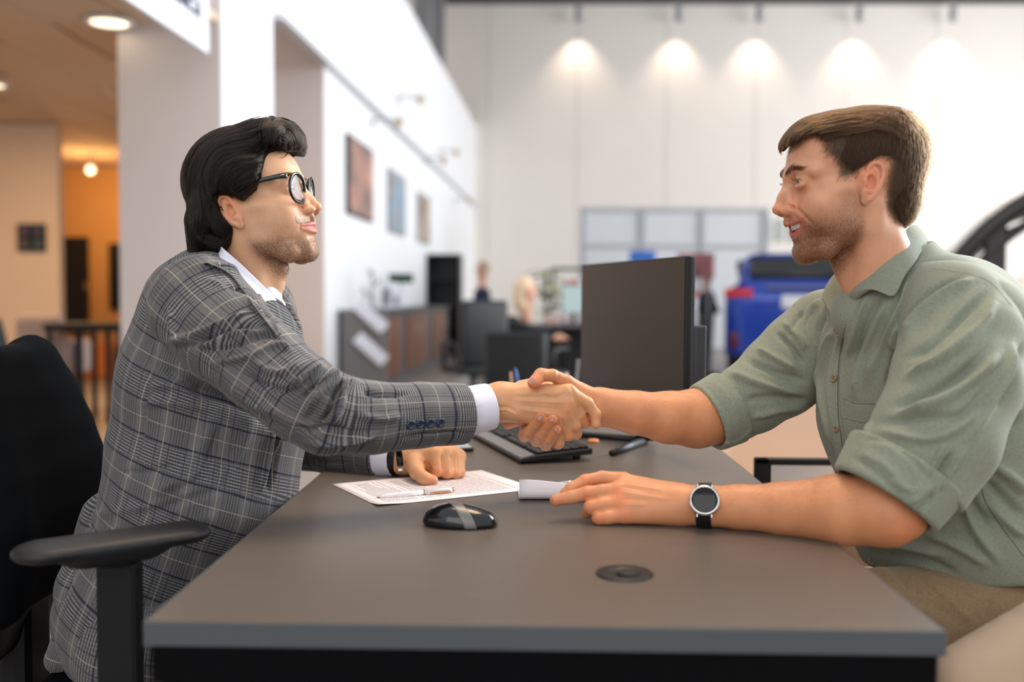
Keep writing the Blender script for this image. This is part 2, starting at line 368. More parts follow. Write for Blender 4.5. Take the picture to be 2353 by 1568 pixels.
class Sdf:
    def __init__(s): s.ops = []
    def add(s, sh, k=0.0): s.ops.append(('a', sh, k)); return s
    def sub(s, sh, k=0.0): s.ops.append(('s', sh, k)); return s
    def cut(s, sh, k=0.0): s.ops.append(('i', sh, k)); return s
    def chain(s, pts, rs, k=0.0, n=None, flat=1.0, k0=None):
        for i in range(len(pts)-1):
            s.add(Cone(pts[i], pts[i+1], rs[i], rs[i+1], n, flat), (k0 if (i == 0 and k0 is not None) else k))
        return s
    def groove(s, pts, rs, k=0.0):
        for i in range(len(pts)-1): s.sub(Cone(pts[i], pts[i+1], rs[i], rs[i+1]), k)
        return s
    def ev(s, p, lo=None, hi=None):
        d = np.full(p.shape[:-1], 1e3)
        for op, sh, k in s.ops:
            if lo is not None and sh.lo is not None and op != 'i':
                gap = np.maximum(np.maximum(sh.lo-hi, lo-sh.hi), 0)
                if np.sqrt((gap**2).sum()) > 1.8*k+s.reach: continue
            if op == 'a': d = smin(d, sh(p), k)
            elif op == 's': d = smax(d, -sh(p), k)
            else: d = smax(d, sh(p), k)
        return d
    def fx(s, y, z, x0=130., x1=40., ax=0):
        "where a ray coming along the axis meets the surface"
        t = np.linspace(x0, x1, int(abs(x0-x1)/.25)); p = np.zeros((len(t), 3)); o = [a for a in range(3) if a != ax]
        p[:, ax] = t; p[:, o[0]] = y; p[:, o[1]] = z
        d = s.ev(p); i = np.argmax(d < 0); return float(t[i])
    def bounds(s):
        lo = np.min([sh.lo for o, sh, k in s.ops if o == 'a'], 0); hi = np.max([sh.hi for o, sh, k in s.ops if o == 'a'], 0)
        return lo, hi
    def mesh(s, h, disp=None, B=12, lo=None, hi=None):
        "surface nets on a sparse grid; returns verts, quads"
        blo, bhi = s.bounds()
        lo = blo-3*h if lo is None else np.array(lo, float); hi = bhi+3*h if hi is None else np.array(hi, float)
        nb = np.ceil((hi-lo)/(h*B)).astype(int)
        D = np.full(tuple(nb*B+1), 1e3, dtype=np.float32)
        # block culling: the value at the block centre against the block's half diagonal
        half = h*B*0.5*math.sqrt(3); s.reach = half*2.2
        ax = [lo[i]+(np.arange(nb[i])+.5)*h*B for i in range(3)]
        cc = np.stack(np.meshgrid(*ax, indexing='ij'), -1)
        s.reach = 1e9; dc = s.ev(cc, None, None)
        s.reach = h*8
        g = np.arange(B+1)*h
        loc = np.stack(np.meshgrid(g, g, g, indexing='ij'), -1)
        act = np.argwhere((dc < half*1.9+2*h) & (dc > -half*3.2))
        neg = np.argwhere(dc <= -half*3.2)
        for i, j, k in neg: D[i*B:(i+1)*B+1, j*B:(j+1)*B+1, k*B:(k+1)*B+1] = -1e3
        for i, j, k in act:
            o = lo+np.array((i, j, k))*h*B
            p = loc+o
            v = s.ev(p, o, o+h*B)
            if disp is not None: v = v+disp(p, v)
            D[i*B:(i+1)*B+1, j*B:(j+1)*B+1, k*B:(k+1)*B+1] = v
        return nets(D, lo, h)
def nets(D, lo, h):
    S = D < 0
    nx, ny, nz = D.shape
    c = [S[i:nx-1+i, j:ny-1+j, k:nz-1+k] for i in (0, 1) for j in (0, 1) for k in (0, 1)]
    cnt = sum(x.astype(np.int8) for x in c)
    cells = np.argwhere((cnt > 0) & (cnt < 8))
    idx = np.full((nx-1, ny-1, nz-1), -1, dtype=np.int32)
    idx[cells[:, 0], cells[:, 1], cells[:, 2]] = np.arange(len(cells))
    acc = np.zeros((len(cells), 3)); n = np.zeros(len(cells))
    off = [np.array((i, j, k)) for i in (0, 1) for j in (0, 1) for k in (0, 1)]
    def val(o): q = cells+o; return D[q[:, 0], q[:, 1], q[:, 2]].astype(float)
    vals = [np.clip(val(o), -50*h, 50*h) for o in off]
    for a in range(8):
        for b in range(a+1, 8):
            if np.abs(off[a]-off[b]).sum() != 1: continue
            va, vb = vals[a], vals[b]; m = (va < 0) != (vb < 0)
            t = np.where(m, va/np.where(m, va-vb, 1), 0)
            acc += np.where(m[:, None], off[a]+t[:, None]*(off[b]-off[a]), 0); n += m
    V = lo+h*(cells+acc/n[:, None])
    quads = []
    for axis in range(3):
        sl0 = [slice(None)]*3; sl1 = [slice(None)]*3
        sl0[axis] = slice(0, -1); sl1[axis] = slice(1, None)
        A, Bn = S[tuple(sl0)], S[tuple(sl1)]
        e = np.argwhere(A != Bn)
        o1, o2 = [a for a in range(3) if a != axis]
        e = e[(e[:, o1] > 0) & (e[:, o2] > 0) & (e[:, o1] < D.shape[o1]-1) & (e[:, o2] < D.shape[o2]-1)]
        ins = S[e[:, 0], e[:, 1], e[:, 2]]
        def cid(d1, d2):
            q = e.copy(); q[:, o1] -= d1; q[:, o2] -= d2; return idx[q[:, 0], q[:, 1], q[:, 2]]
        q = np.stack([cid(1, 1), cid(0, 1), cid(0, 0), cid(1, 0)], 1)
        flip = ins if axis != 1 else ~ins
        q[~flip] = q[~flip][:, ::-1]
        quads.append(q)
    Q = np.concatenate(quads); Q = Q[(Q >= 0).all(1)]
    return V, Q
def smooth_mesh(V, Q, it=1, lam=0.5):
    e = np.concatenate([Q[:, [0, 1]], Q[:, [1, 2]], Q[:, [2, 3]], Q[:, [3, 0]]]); e = np.concatenate([e, e[:, ::-1]])
    n = np.bincount(e[:, 0], minlength=len(V)).astype(float); n[n == 0] = 1
    for _ in range(it):
        s = np.stack([np.bincount(e[:, 0], V[e[:, 1], i], minlength=len(V)) for i in range(3)], 1)/n[:, None]
        V = V+lam*(s-V)
    return V
def normals(V, Q):
    a = np.cross(V[Q[:, 2]]-V[Q[:, 0]], V[Q[:, 3]]-V[Q[:, 1]])
    N = np.zeros_like(V)
    for c in range(4):
        for i in range(3): N[:, i] += np.bincount(Q[:, c], a[:, i], minlength=len(V))
    return N/(np.linalg.norm(N, axis=1)[:, None]+1e-12)
def to_mesh(name, V, Q, attrs=None, smooth=True):
    me = bpy.data.meshes.new(name); nq = len(Q); k = Q.shape[1]
    me.vertices.add(len(V)); me.vertices.foreach_set('co', V.astype(np.float32).ravel())
    me.loops.add(nq*k); me.loops.foreach_set('vertex_index', Q.astype(np.int32).ravel())
    me.polygons.add(nq); me.polygons.foreach_set('loop_start', np.arange(0, nq*k, k, dtype=np.int32))
    if smooth: me.polygons.foreach_set('use_smooth', np.ones(nq, dtype=bool))
    me.update(calc_edges=True); me.validate()
    for an, (ty, data) in (attrs or {}).items():
        a = me.attributes.new(an, ty, 'POINT')
        key = {'FLOAT': 'value', 'FLOAT_VECTOR': 'vector', 'FLOAT_COLOR': 'color'}[ty]
        a.data.foreach_set(key, np.asarray(data, dtype=np.float32).ravel())
    return me
def np3(v): return np.array((v[0], v[1], v[2]), float)
def crom(pts, n):
    "Catmull-Rom through rows of pts (any columns), n samples"
    P_ = np.array(pts, float); m = len(P_)
    if m == 2:
        t = np.linspace(0, 1, n)[:, None]; return P_[0]*(1-t)+P_[1]*t
    Q_ = np.vstack([2*P_[0]-P_[1], P_, 2*P_[-1]-P_[-2]])
    u = np.linspace(0, m-1-1e-9, n); i = u.astype(int); t = (u-i)[:, None]
    a, b, c, d = Q_[i], Q_[i+1], Q_[i+2], Q_[i+3]
    return .5*((2*b)+(c-a)*t+(2*a-5*b+4*c-d)*t**2+(3*b-a-3*c+d)*t**3)
# ------------------------------------------------------------------ bodies and clothes (built in world metres)
def W3(px, py, D): return np3(P(px, py, D))
def ZJ(a, b): return (250+a/2.75, 560+b/2.75)
def ZG(a, b): return (1560+a/1.96, 500+b/1.96)
def proj(V):
    v = V-np3(CAM); D = v@np3(_F)
    return np.stack([1176.5+FPX*(v@np3(_R))/D, 784-FPX*(v@np3(_U))/D], 1), D
def sculpt(V, Q, strokes, front=True, passes=1):
    "cloth folds: strokes = (polyline in pixels, width px, height mm); raises (or sinks) the cloth along its normal"
    N = normals(V, Q); uv, D = proj(V); view = np3(CAM)-V; view /= np.linalg.norm(view, axis=1)[:, None]
    fac = np.clip(((N*view).sum(1)+.15)/.5, 0, 1)
    H = np.zeros(len(V))
    for pts, w, h in strokes:
        c = crom(pts, 26) if len(pts) > 2 else crom(pts, 12)
        m = (uv[:, 0] > c[:, 0].min()-3*w) & (uv[:, 0] < c[:, 0].max()+3*w) & (uv[:, 1] > c[:, 1].min()-3*w) & (uv[:, 1] < c[:, 1].max()+3*w)
        if not m.any(): continue
        p = uv[m]; best = np.full(len(p), 1e9); bt = np.zeros(len(p))
        for i in range(len(c)-1):
            e = c[i+1]-c[i]; t = np.clip(((p-c[i])@e)/(e@e+1e-9), 0, 1); d = ((p-c[i]-t[:, None]*e)**2).sum(1)
            k = d < best; best[k] = d[k]; bt[k] = (i+t[k])/(len(c)-1)
        taper = np.clip(np.minimum(bt, 1-bt)*5+.15, 0, 1)
        x = np.sqrt(best)/w
        H[m] += h*.001*np.exp(-x*x)*taper
    return V+N*(H*fac)[:, None]
def fab_uv(V, axis, ref=(0, 1, 0), r=None):
    "cloth coordinates: u around the axis, v along it"
    A_ = crom(axis, 14) if len(axis) > 2 else np.array(axis, float); seg = np.linalg.norm(np.diff(A_, axis=0), axis=1); cum = np.concatenate([[0], np.cumsum(seg)])
    ds, vs, Cs, Ts = [], [], [], []
    for i in range(len(A_)-1):
        e = A_[i+1]-A_[i]; t = ((V-A_[i])@e)/(e@e)
        tc = np.clip(t, 0 if i else -5, 1 if i < len(A_)-2 else 5); ds.append(np.linalg.norm(V-A_[i]-tc[:, None]*e, axis=1)); vs.append(cum[i]+tc*seg[i]); Cs.append(A_[i]+tc[:, None]*e); Ts.append(np.tile(e/seg[i], (len(V), 1)))
    ds = np.array(ds); best = ds.min(0)**2; w_ = np.exp(-(ds-ds.min(0))/.006); w_ /= w_.sum(0)
    v = (w_*np.array(vs)).sum(0); C_ = (w_[..., None]*np.array(Cs)).sum(0); T_ = (w_[..., None]*np.array(Ts)).sum(0); T_ /= np.linalg.norm(T_, axis=1)[:, None]
    R_ = np.array(ref, float); a = np.cross(T_, R_); a /= np.linalg.norm(a, axis=1)[:, None]+1e-9; b = np.cross(a, T_)
    w = V-C_; th = np.arctan2((w*a).sum(1), -(w*b).sum(1)); rr = r or float(np.median(np.sqrt(best)))
    return np.stack([th*rr, v, np.zeros(len(V))], 1)
def cloth(name, s, h, m, parent, strokes=(), axis=None, ref=(0, 1, 0), r=None, sm=2, noise=None, uvfn=None, lo=None, hi=None):
    V, Q = s.mesh(h, lo=lo, hi=hi); V = smooth_mesh(V, Q, sm, .5)
    F_ = uvfn(V) if uvfn else (fab_uv(V, axis, ref, r) if axis is not None else np.stack([V[:, 0], V[:, 2], V[:, 1]], 1))
    if strokes: V = sculpt(V, Q, strokes)
    if noise is not None: V = V+normals(V, Q)*noise(V)[:, None]
    o = link(name, to_mesh(name, V, Q, {'cloth': ('FLOAT_VECTOR', F_)}), m, None)
    return wparent(o, parent) if parent is not None else o
def wob(a, f):
    "gentle uneven drape"
    def g(V): return a*(np.sin(V[:, 0]*f+1.3*np.sin(V[:, 2]*f*.7))*np.sin(V[:, 2]*f*1.1+V[:, 1]*f*.8+.6))
    return g
def strip(name, top, bot, th, m, parent, n=40, bulge=0.004):
    "a folded cloth band between two 3-D polylines, with thickness"
    T_, B_ = crom(top, n), crom(bot, n); k = 7; V = []
    c = (T_+B_).mean(0).mean(0) if False else None
    for side in (0, 1):
        for i in range(n):
            t = (T_[min(i+1, n-1)]-T_[max(i-1, 0)]); d = B_[i]-T_[i]; nn = np.cross(t, d); nn /= np.linalg.norm(nn)+1e-9
            for j in range(k):
                u = j/(k-1); V.append(T_[i]+d*u+nn*(bulge*math.sin(math.pi*u)+(th if side else 0)))
    V = np.array(V); Q = []; o = n*k
    for i in range(n-1):
        for j in range(k-1):
            a = i*k+j; Q.append((a, a+1, a+k+1, a+k)); Q.append((o+a+k, o+a+k+1, o+a+1, o+a))
    for i in range(n-1):
        a = i*k; Q.append((a+k, o+a+k, o+a, a)); a = i*k+k-1; Q.append((a, o+a, o+a+k, a+k))
    for j in range(k-1):
        a = j; Q.append((a, o+a, o+a+1, a+1)); a = (n-1)*k+j; Q.append((a+1, o+a+1, o+a, a))
    V = np.array(V); Q = np.array(Q); F_ = np.stack([np.tile(np.repeat(np.arange(n)/n*.3, k), 2), np.tile(np.tile(np.arange(k)/k*.05, n), 2), np.zeros(len(V))], 1)
    o_ = link(name, to_mesh(name, V, Q, {'cloth': ('FLOAT_VECTOR', F_)}), m, None)
    md = o_.modifiers.new('soft', 'SUBSURF'); md.levels = 1; md.render_levels = 1
    return wparent(o_, parent) if parent is not None else o_
# ---- woven materials
class NG:
    def __init__(s, m): s.nt = m.node_tree; s.L = s.nt.links.new
    def math(s, op, a, b=None, c=None):
        n = s.nt.nodes.new('ShaderNodeMath'); n.operation = op
        for i, v in enumerate((a, b, c)):
            if v is None: continue
            if isinstance(v, (int, float)): n.inputs[i].default_value = v
            else: s.L(v, n.inputs[i])
        return n.outputs[0]
    def band(s, x, T, c, w):
        "1 inside |x/T - c| < w (periodic), soft"
        f = s.math('FRACT', s.math('ADD', s.math('DIVIDE', x, T), .5-c)); d = s.math('ABSOLUTE', s.math('SUBTRACT', f, .5))
        return s.math('MINIMUM', s.math('MAXIMUM', s.math('MULTIPLY', s.math('SUBTRACT', w, d), 1/max(w*.35, 1e-4)), 0), 1)
    def mix(s, f, a, b):
        n = s.nt.nodes.new('ShaderNodeMix'); n.data_type = 'RGBA'
        if isinstance(f, (int, float)): n.inputs[0].default_value = f
        else: s.L(f, n.inputs[0])
        for i, v in ((6, a), (7, b)):
            if isinstance(v, tuple): n.inputs[i].default_value = v
            else: s.L(v, n.inputs[i])
        return n.outputs[2]
def plaid_material(name, warm=0.0):
    m = bpy.data.materials.new(name); m.use_nodes = True; g = NG(m); nt = m.node_tree; b = nt.nodes['Principled BSDF']
    at = nt.nodes.new('ShaderNodeAttribute'); at.attribute_name = 'cloth'; sp = nt.nodes.new('ShaderNodeSeparateXYZ'); g.L(at.outputs['Vector'], sp.inputs[0])
    u, v = sp.outputs[0], sp.outputs[1]; TU, TV = .047, .090
    base = srgb(124, 121, 119); dark = srgb(40, 43, 52); light = srgb(196, 188, 172); navy = srgb(26, 32, 52); pale = srgb(164, 162, 160)
    # fine weave
    w1 = g.band(u, .0022, .5, .25); w2 = g.band(v, .0022, .5, .25); wv = g.math('ABSOLUTE', g.math('SUBTRACT', w1, w2))
    c = g.mix(g.math('MULTIPLY', wv, .55), base, dark)
    # glen bands: dark stripes across and along
    gv = g.band(v, TV, .5, .22); gu = g.band(u, TU, .5, .26)
    sv = g.band(v, .0044, .5, .27); su = g.band(u, .0044, .5, .27)
    c = g.mix(g.math('MULTIPLY', g.math('MULTIPLY', gv, sv), .72), c, dark)
    c = g.mix(g.math('MULTIPLY', g.math('MULTIPLY', gu, su), .62), c, dark)
    c = g.mix(g.math('MULTIPLY', g.math('MULTIPLY', gv, g.band(v, .0044, 0, .16)), .45), c, pale)
    c = g.mix(g.math('MULTIPLY', g.math('MULTIPLY', gv, gu), g.math('MULTIPLY', g.band(v, .0044, 0, .2), .4)), c, pale)
    for off in (.27, .73): c = g.mix(g.math('MULTIPLY', g.band(v, TV, off, .018), .9), c, navy)
    for off in (.22, .78): c = g.mix(g.math('MULTIPLY', g.band(u, TU, off, .022), .6), c, navy)
    tw = g.math('ADD', .62, g.math('MULTIPLY', wv, .3))
    c = g.mix(g.math('MULTIPLY', g.band(v, TV, 0, .0056), tw), c, light); c = g.mix(g.math('MULTIPLY', g.band(u, TU, 0, .0105), tw), c, light)
    n = nt.nodes.new('ShaderNodeTexNoise'); n.inputs['Scale'].default_value = 600; n.inputs['Detail'].default_value = 2; g.L(at.outputs['Vector'], n.inputs['Vector'])
    h = nt.nodes.new('ShaderNodeHueSaturation'); g.L(c, h.inputs['Color']); g.L(g.math('ADD', .42, g.math('MULTIPLY', n.outputs['Fac'], 1.02)), h.inputs['Value']); g.L(h.outputs[0], b.inputs['Base Color'])
    b.inputs['Roughness'].default_value = .85; b.inputs['Specular IOR Level'].default_value = .2; b.inputs['Sheen Weight'].default_value = .15
    bp = nt.nodes.new('ShaderNodeBump'); bp.inputs['Strength'].default_value = .35; bp.inputs['Distance'].default_value = .0006; g.L(g.math('ADD', wv, n.outputs['Fac']), bp.inputs['Height']); g.L(bp.outputs['Normal'], b.inputs['Normal'])
    return m
def weave_material(name, c1, c2, rough=.85, scale=.0016, stripe=.25):
    m = bpy.data.materials.new(name); m.use_nodes = True; g = NG(m); nt = m.node_tree; b = nt.nodes['Principled BSDF']
    at = nt.nodes.new('ShaderNodeAttribute'); at.attribute_name = 'cloth'; sp = nt.nodes.new('ShaderNodeSeparateXYZ'); g.L(at.outputs['Vector'], sp.inputs[0])
    u, v = sp.outputs[0], sp.outputs[1]
    def ns(su, sv):
        cb = nt.nodes.new('ShaderNodeCombineXYZ'); g.L(g.math('MULTIPLY', u, su), cb.inputs[0]); g.L(g.math('MULTIPLY', v, sv), cb.inputs[1]); n = nt.nodes.new('ShaderNodeTexNoise'); n.inputs['Scale'].default_value = 1; n.inputs['Detail'].default_value = 2
        g.L(cb.outputs[0], n.inputs['Vector']); return n.outputs['Fac']
    a = ns(1300, 160); c_ = ns(160, 1300); f = g.math('ADD', g.math('MULTIPLY', a, .5), g.math('MULTIPLY', c_, .5))
    f = g.math('MINIMUM', g.math('MAXIMUM', g.math('MULTIPLY', g.math('SUBTRACT', f, .36), 3.4), 0), 1)
    col = g.mix(f, c1, c2); g.L(col, b.inputs['Base Color']); b.inputs['Roughness'].default_value = rough; b.inputs['Specular IOR Level'].default_value = .25; b.inputs['Sheen Weight'].default_value = .2
    bp = nt.nodes.new('ShaderNodeBump'); bp.inputs['Strength'].default_value = .25; bp.inputs['Distance'].default_value = .0005; g.L(f, bp.inputs['Height']); g.L(bp.outputs['Normal'], b.inputs['Normal'])
    return m
# ---- hands
def hand_from(s, palm, fingers, k=.006, kf=.0035):
    "palm: list of (a, b, ra, rb); fingers: list of (pts, radii)"
    for a, b, ra, rb in palm: s.add(Cone(W3(*a), W3(*b), ra, rb), .012)
    for pts, rs in fingers:
        p = [W3(*q) for q in pts]
        for i in range(len(p)-1): s.add(Cone(p[i], p[i+1], rs[i], rs[i+1]), kf if i else k)
    return s
def skin_attr(V, tone, blobs):
    "blobs: (px,py,D, radius m, colour multiplier, weight)"
    col = np.tile(np.array(tone, float), (len(V), 1))
    for px, py, D, r, c, w in blobs:
        q = np.linalg.norm(V-W3(px, py, D), axis=1)/r; m = (w*np.exp(-q**4 if w > .75 else -q*q))[:, None]; col = col*(1-m)+col*np.array(c)*m
    return np.concatenate([col, np.ones((len(V), 1))], 1)
RED = (1.10, .70, .62); NAIL = (1.18, .92, .88)
def join_meshes(name, parts, m):
    V = np.concatenate([p[0] for p in parts]); off = np.cumsum([0]+[len(p[0]) for p in parts])
    Q = np.concatenate([p[1]+o for p, o in zip(parts, off)]); col = np.concatenate([p[2] for p in parts]); st = np.concatenate([p[3] for p in parts]); sc_ = np.concatenate([p[4] if len(p) > 4 else np.zeros(len(p[0])) for p in parts])
    return link(name, to_mesh(name, V, Q, {'tone': ('FLOAT_COLOR', col), 'stubble': ('FLOAT', st), 'scalp': ('FLOAT', sc_)}), m, None)
def nails(lst, m, parent):
    "fingernails: (px,py,D, dir px, toward camera tilt, len, wid)"
    for (px, py, D, dx, dy, nx, ny, L_, W_) in lst:
        c = W3(px, py, D); t = W3(px+dx, py+dy, D)-c; t /= np.linalg.norm(t)
        vw = np3(CAM)-c; vw /= np.linalg.norm(vw); n = vw+(W3(px+nx, py+ny, D)-c)/.01*.1*1.0; n -= t*(n@t); n /= np.linalg.norm(n); sd = np.cross(n, t)
        bm = bmesh.new(); rows = []
        for i in range(7):
            a = -1+2*i/6; row = []
            for j in range(7):
                b_ = -1+2*j/6; aa = a*math.sqrt(1-.45*b_*b_); bb = b_*math.sqrt(1-.45*a*a)
                row.append(bm.verts.new(Vector(c+t*aa*L_+sd*bb*W_-n*(.0018*bb*bb+.0005*aa*aa)*1.0)))
            rows.append(row)
        for i in range(6):
            for j in range(6): bm.faces.new((rows[i][j], rows[i+1][j], rows[i+1][j+1], rows[i][j+1]))
        r = bmesh.ops.solidify(bm, geom=list(bm.faces), thickness=.0003); bmesh.ops.recalc_face_normals(bm, faces=bm.faces)
        wparent(obj('fingernail', bm, m, None, True), parent)
def disc_button(name, c, n, r, m, parent, hole_m=None, th=.0016):
    n = Vector(n).normalized(); Mx = n.to_track_quat('Z', 'Y').to_matrix().to_4x4()
    bm = bmesh.new(); add_lathe(bm, [(0, th*.55), (r*.55, th*.55), (r*.68, th), (r*.92, th), (r, th*.5), (r, -th), (0, -th)], 22); bmesh.ops.recalc_face_normals(bm, faces=bm.faces)
    bmesh.ops.transform(bm, matrix=Matrix.Translation(Vector(c)) @ Mx, verts=bm.verts); o = wparent(obj(name, bm, m, None, True), parent)
    if hole_m:
        for a in range(4):
            bm = bmesh.new(); add_lathe(bm, [(0, th*.62), (r*.13, th*.62), (r*.13, 0), (0, 0)], 8)
            q = Vector((math.cos(a*math.pi/2+.78)*r*.28, math.sin(a*math.pi/2+.78)*r*.28, 0)); bmesh.ops.translate(bm, vec=q, verts=bm.verts)
            bmesh.ops.transform(bm, matrix=Matrix.Translation(Vector(c)) @ Mx, verts=bm.verts); h = obj('thread_hole', bm, hole_m, None); wparent(h, o)
    return o
def surf_at(o, px, py):
    px, py = float(px), float(py)
    "point and normal of a built mesh seen at a pixel (used to sew buttons and seams onto cloth)"
    d = (_F+(px-1176.5)/FPX*_R-(py-784.0)/FPX*_U).normalized()
    dg = bpy.context.evaluated_depsgraph_get(); dg.update(); oe = o.evaluated_get(dg); mi = oe.matrix_world.inverted()
    hit, loc, nn, _ = oe.ray_cast(mi @ CAM, (mi.to_3x3() @ d).normalized())
    return (oe.matrix_world @ loc, (oe.matrix_world.to_3x3() @ nn).normalized()) if hit else (None, None)
def seam(name, o, pts, r, m, parent, n=30, off=.0):
    c = crom(pts, n); P_ = []
    for x, y in c:
        l, nn = surf_at(o, x, y)
        if l is not None: P_.append(l+nn*off)
    if len(P_) > 2: return wparent(tube(name, P_, r, m, None, 6), parent)
def fix_children(root):
    for c in list(COL.objects):
        if c.parent == root and c.matrix_parent_inverse == Matrix.Identity(4) and not c.get('_local'): c.matrix_parent_inverse = parent_matrix(root).inverted()
# ------------------------------------------------------------------ desk and what lies on it
ZT = .74
M_DESK = bpy.data.materials.new('dark_oak_laminate'); M_DESK.use_nodes = True
def _desk():
    nt = M_DESK.node_tree; b = nt.nodes['Principled BSDF']; L = nt.links.new; tc = nt.nodes.new('ShaderNodeTexCoord'); mp = nt.nodes.new('ShaderNodeMapping'); mp.inputs['Scale'].default_value = (2.2, 60, 40); L(tc.outputs['Object'], mp.inputs[0])
    n = nt.nodes.new('ShaderNodeTexNoise'); n.inputs['Scale'].default_value = 5; n.inputs['Detail'].default_value = 6; L(mp.outputs[0], n.inputs['Vector'])
    mx = nt.nodes.new('ShaderNodeMix'); mx.data_type = 'RGBA'; mx.inputs[6].default_value = srgb(88, 78, 71); mx.inputs[7].default_value = srgb(107, 96, 87); L(n.outputs['Fac'], mx.inputs[0]); L(mx.outputs[2], b.inputs['Base Color'])
    b.inputs['Roughness'].default_value = .40; b.inputs['Specular IOR Level'].default_value = .5
    bp = nt.nodes.new('ShaderNodeBump'); bp.inputs['Strength'].default_value = .06; bp.inputs['Distance'].default_value = .001; L(n.outputs['Fac'], bp.inputs['Height']); L(bp.outputs['Normal'], b.inputs['Normal'])
_desk()
M_EDGE = mat('desk_edging', srgb(76, 81, 86), .5); M_UNDER = mat('black_steel', srgb(4, 5, 8), .7, spec=.1)
fl, fr = G(330, 1430, ZT), G(2172, 1450, ZT); YF = (fl.y+fr.y)/2; XL_, XR_ = fl.x, fr.x; YBK = 2.78
desk = thing('office_desk', 'dark laminate office desk between the two men', 'desk', ((XL_+XR_)/2, (YF+YBK)/2, 0))
DL = lambda o: wparent(o, desk)
def build_desk():
    bm = bmesh.new(); add_box(bm, ((XL_+XR_)/2, (YF+YBK)/2, ZT-.0125), (XR_-XL_-.003, YBK-YF-.003, .025), .0006, 1); DL(obj('desktop', bm, M_DESK))
    bm = bmesh.new(); add_box(bm, ((XL_+XR_)/2, YF, ZT-.0127), (XR_-XL_, .0022, .0246), .0006, 1); DL(obj('front_edging', bm, M_EDGE))
    for x in (XL_, XR_): bm = bmesh.new(); add_box(bm, (x, (YF+YBK)/2, ZT-.0127), (.0022, YBK-YF, .0246), .0006, 1); DL(obj('side_edging', bm, M_EDGE))
    bm = bmesh.new(); add_box(bm, ((XL_+XR_)/2, YF+.022, ZT-.0255-.02), (XR_-XL_-.01, .035, .04), .002, 1); DL(obj('rail', bm, M_UNDER))
    for y in (YF+.03, YBK-.05):
        bm = bmesh.new(); add_box(bm, ((XL_+XR_)/2, y, (ZT-.03)/2), (XR_-XL_-.02, .022, ZT-.03), .002, 1); DL(obj('side_panel', bm, M_UNDER))
    # cable grommet
    c = G(1435, 1320, ZT); bm = bmesh.new(); add_lathe(bm, [(0, .0006), (.018, .0006), (.019, .0022), (.033, .0026), (.0345, .0010), (.0345, -.01), (0, -.01)], 48, Matrix.Translation(c)); bmesh.ops.recalc_face_normals(bm, faces=bm.faces); g = DL(obj('cable_grommet', bm, mat('grommet_black', srgb(12, 12, 13), .45), None, True)); tag(g, 'round black cable grommet set in the desktop')
    bm = bmesh.new(); add_lathe(bm, [(0, .0040), (.0115, .0040), (.0135, .0026), (.0135, .0006), (0, .0006)], 32, Matrix.Translation(c+Vector((.004, -.002, 0)))); bmesh.ops.recalc_face_normals(bm, faces=bm.faces); DL(obj('grommet_cap', bm, M_BLACKM, None, True))
build_desk()
def frame2(a, b, c):
    "right-angled axes on the desk: origin a, u towards c, v towards b"
    u = (c-a); u.z = 0; u.normalize(); v = Vector((u.y, -u.x, 0)); 
    if v.dot(b-a) < 0: v = -v
    return u, v
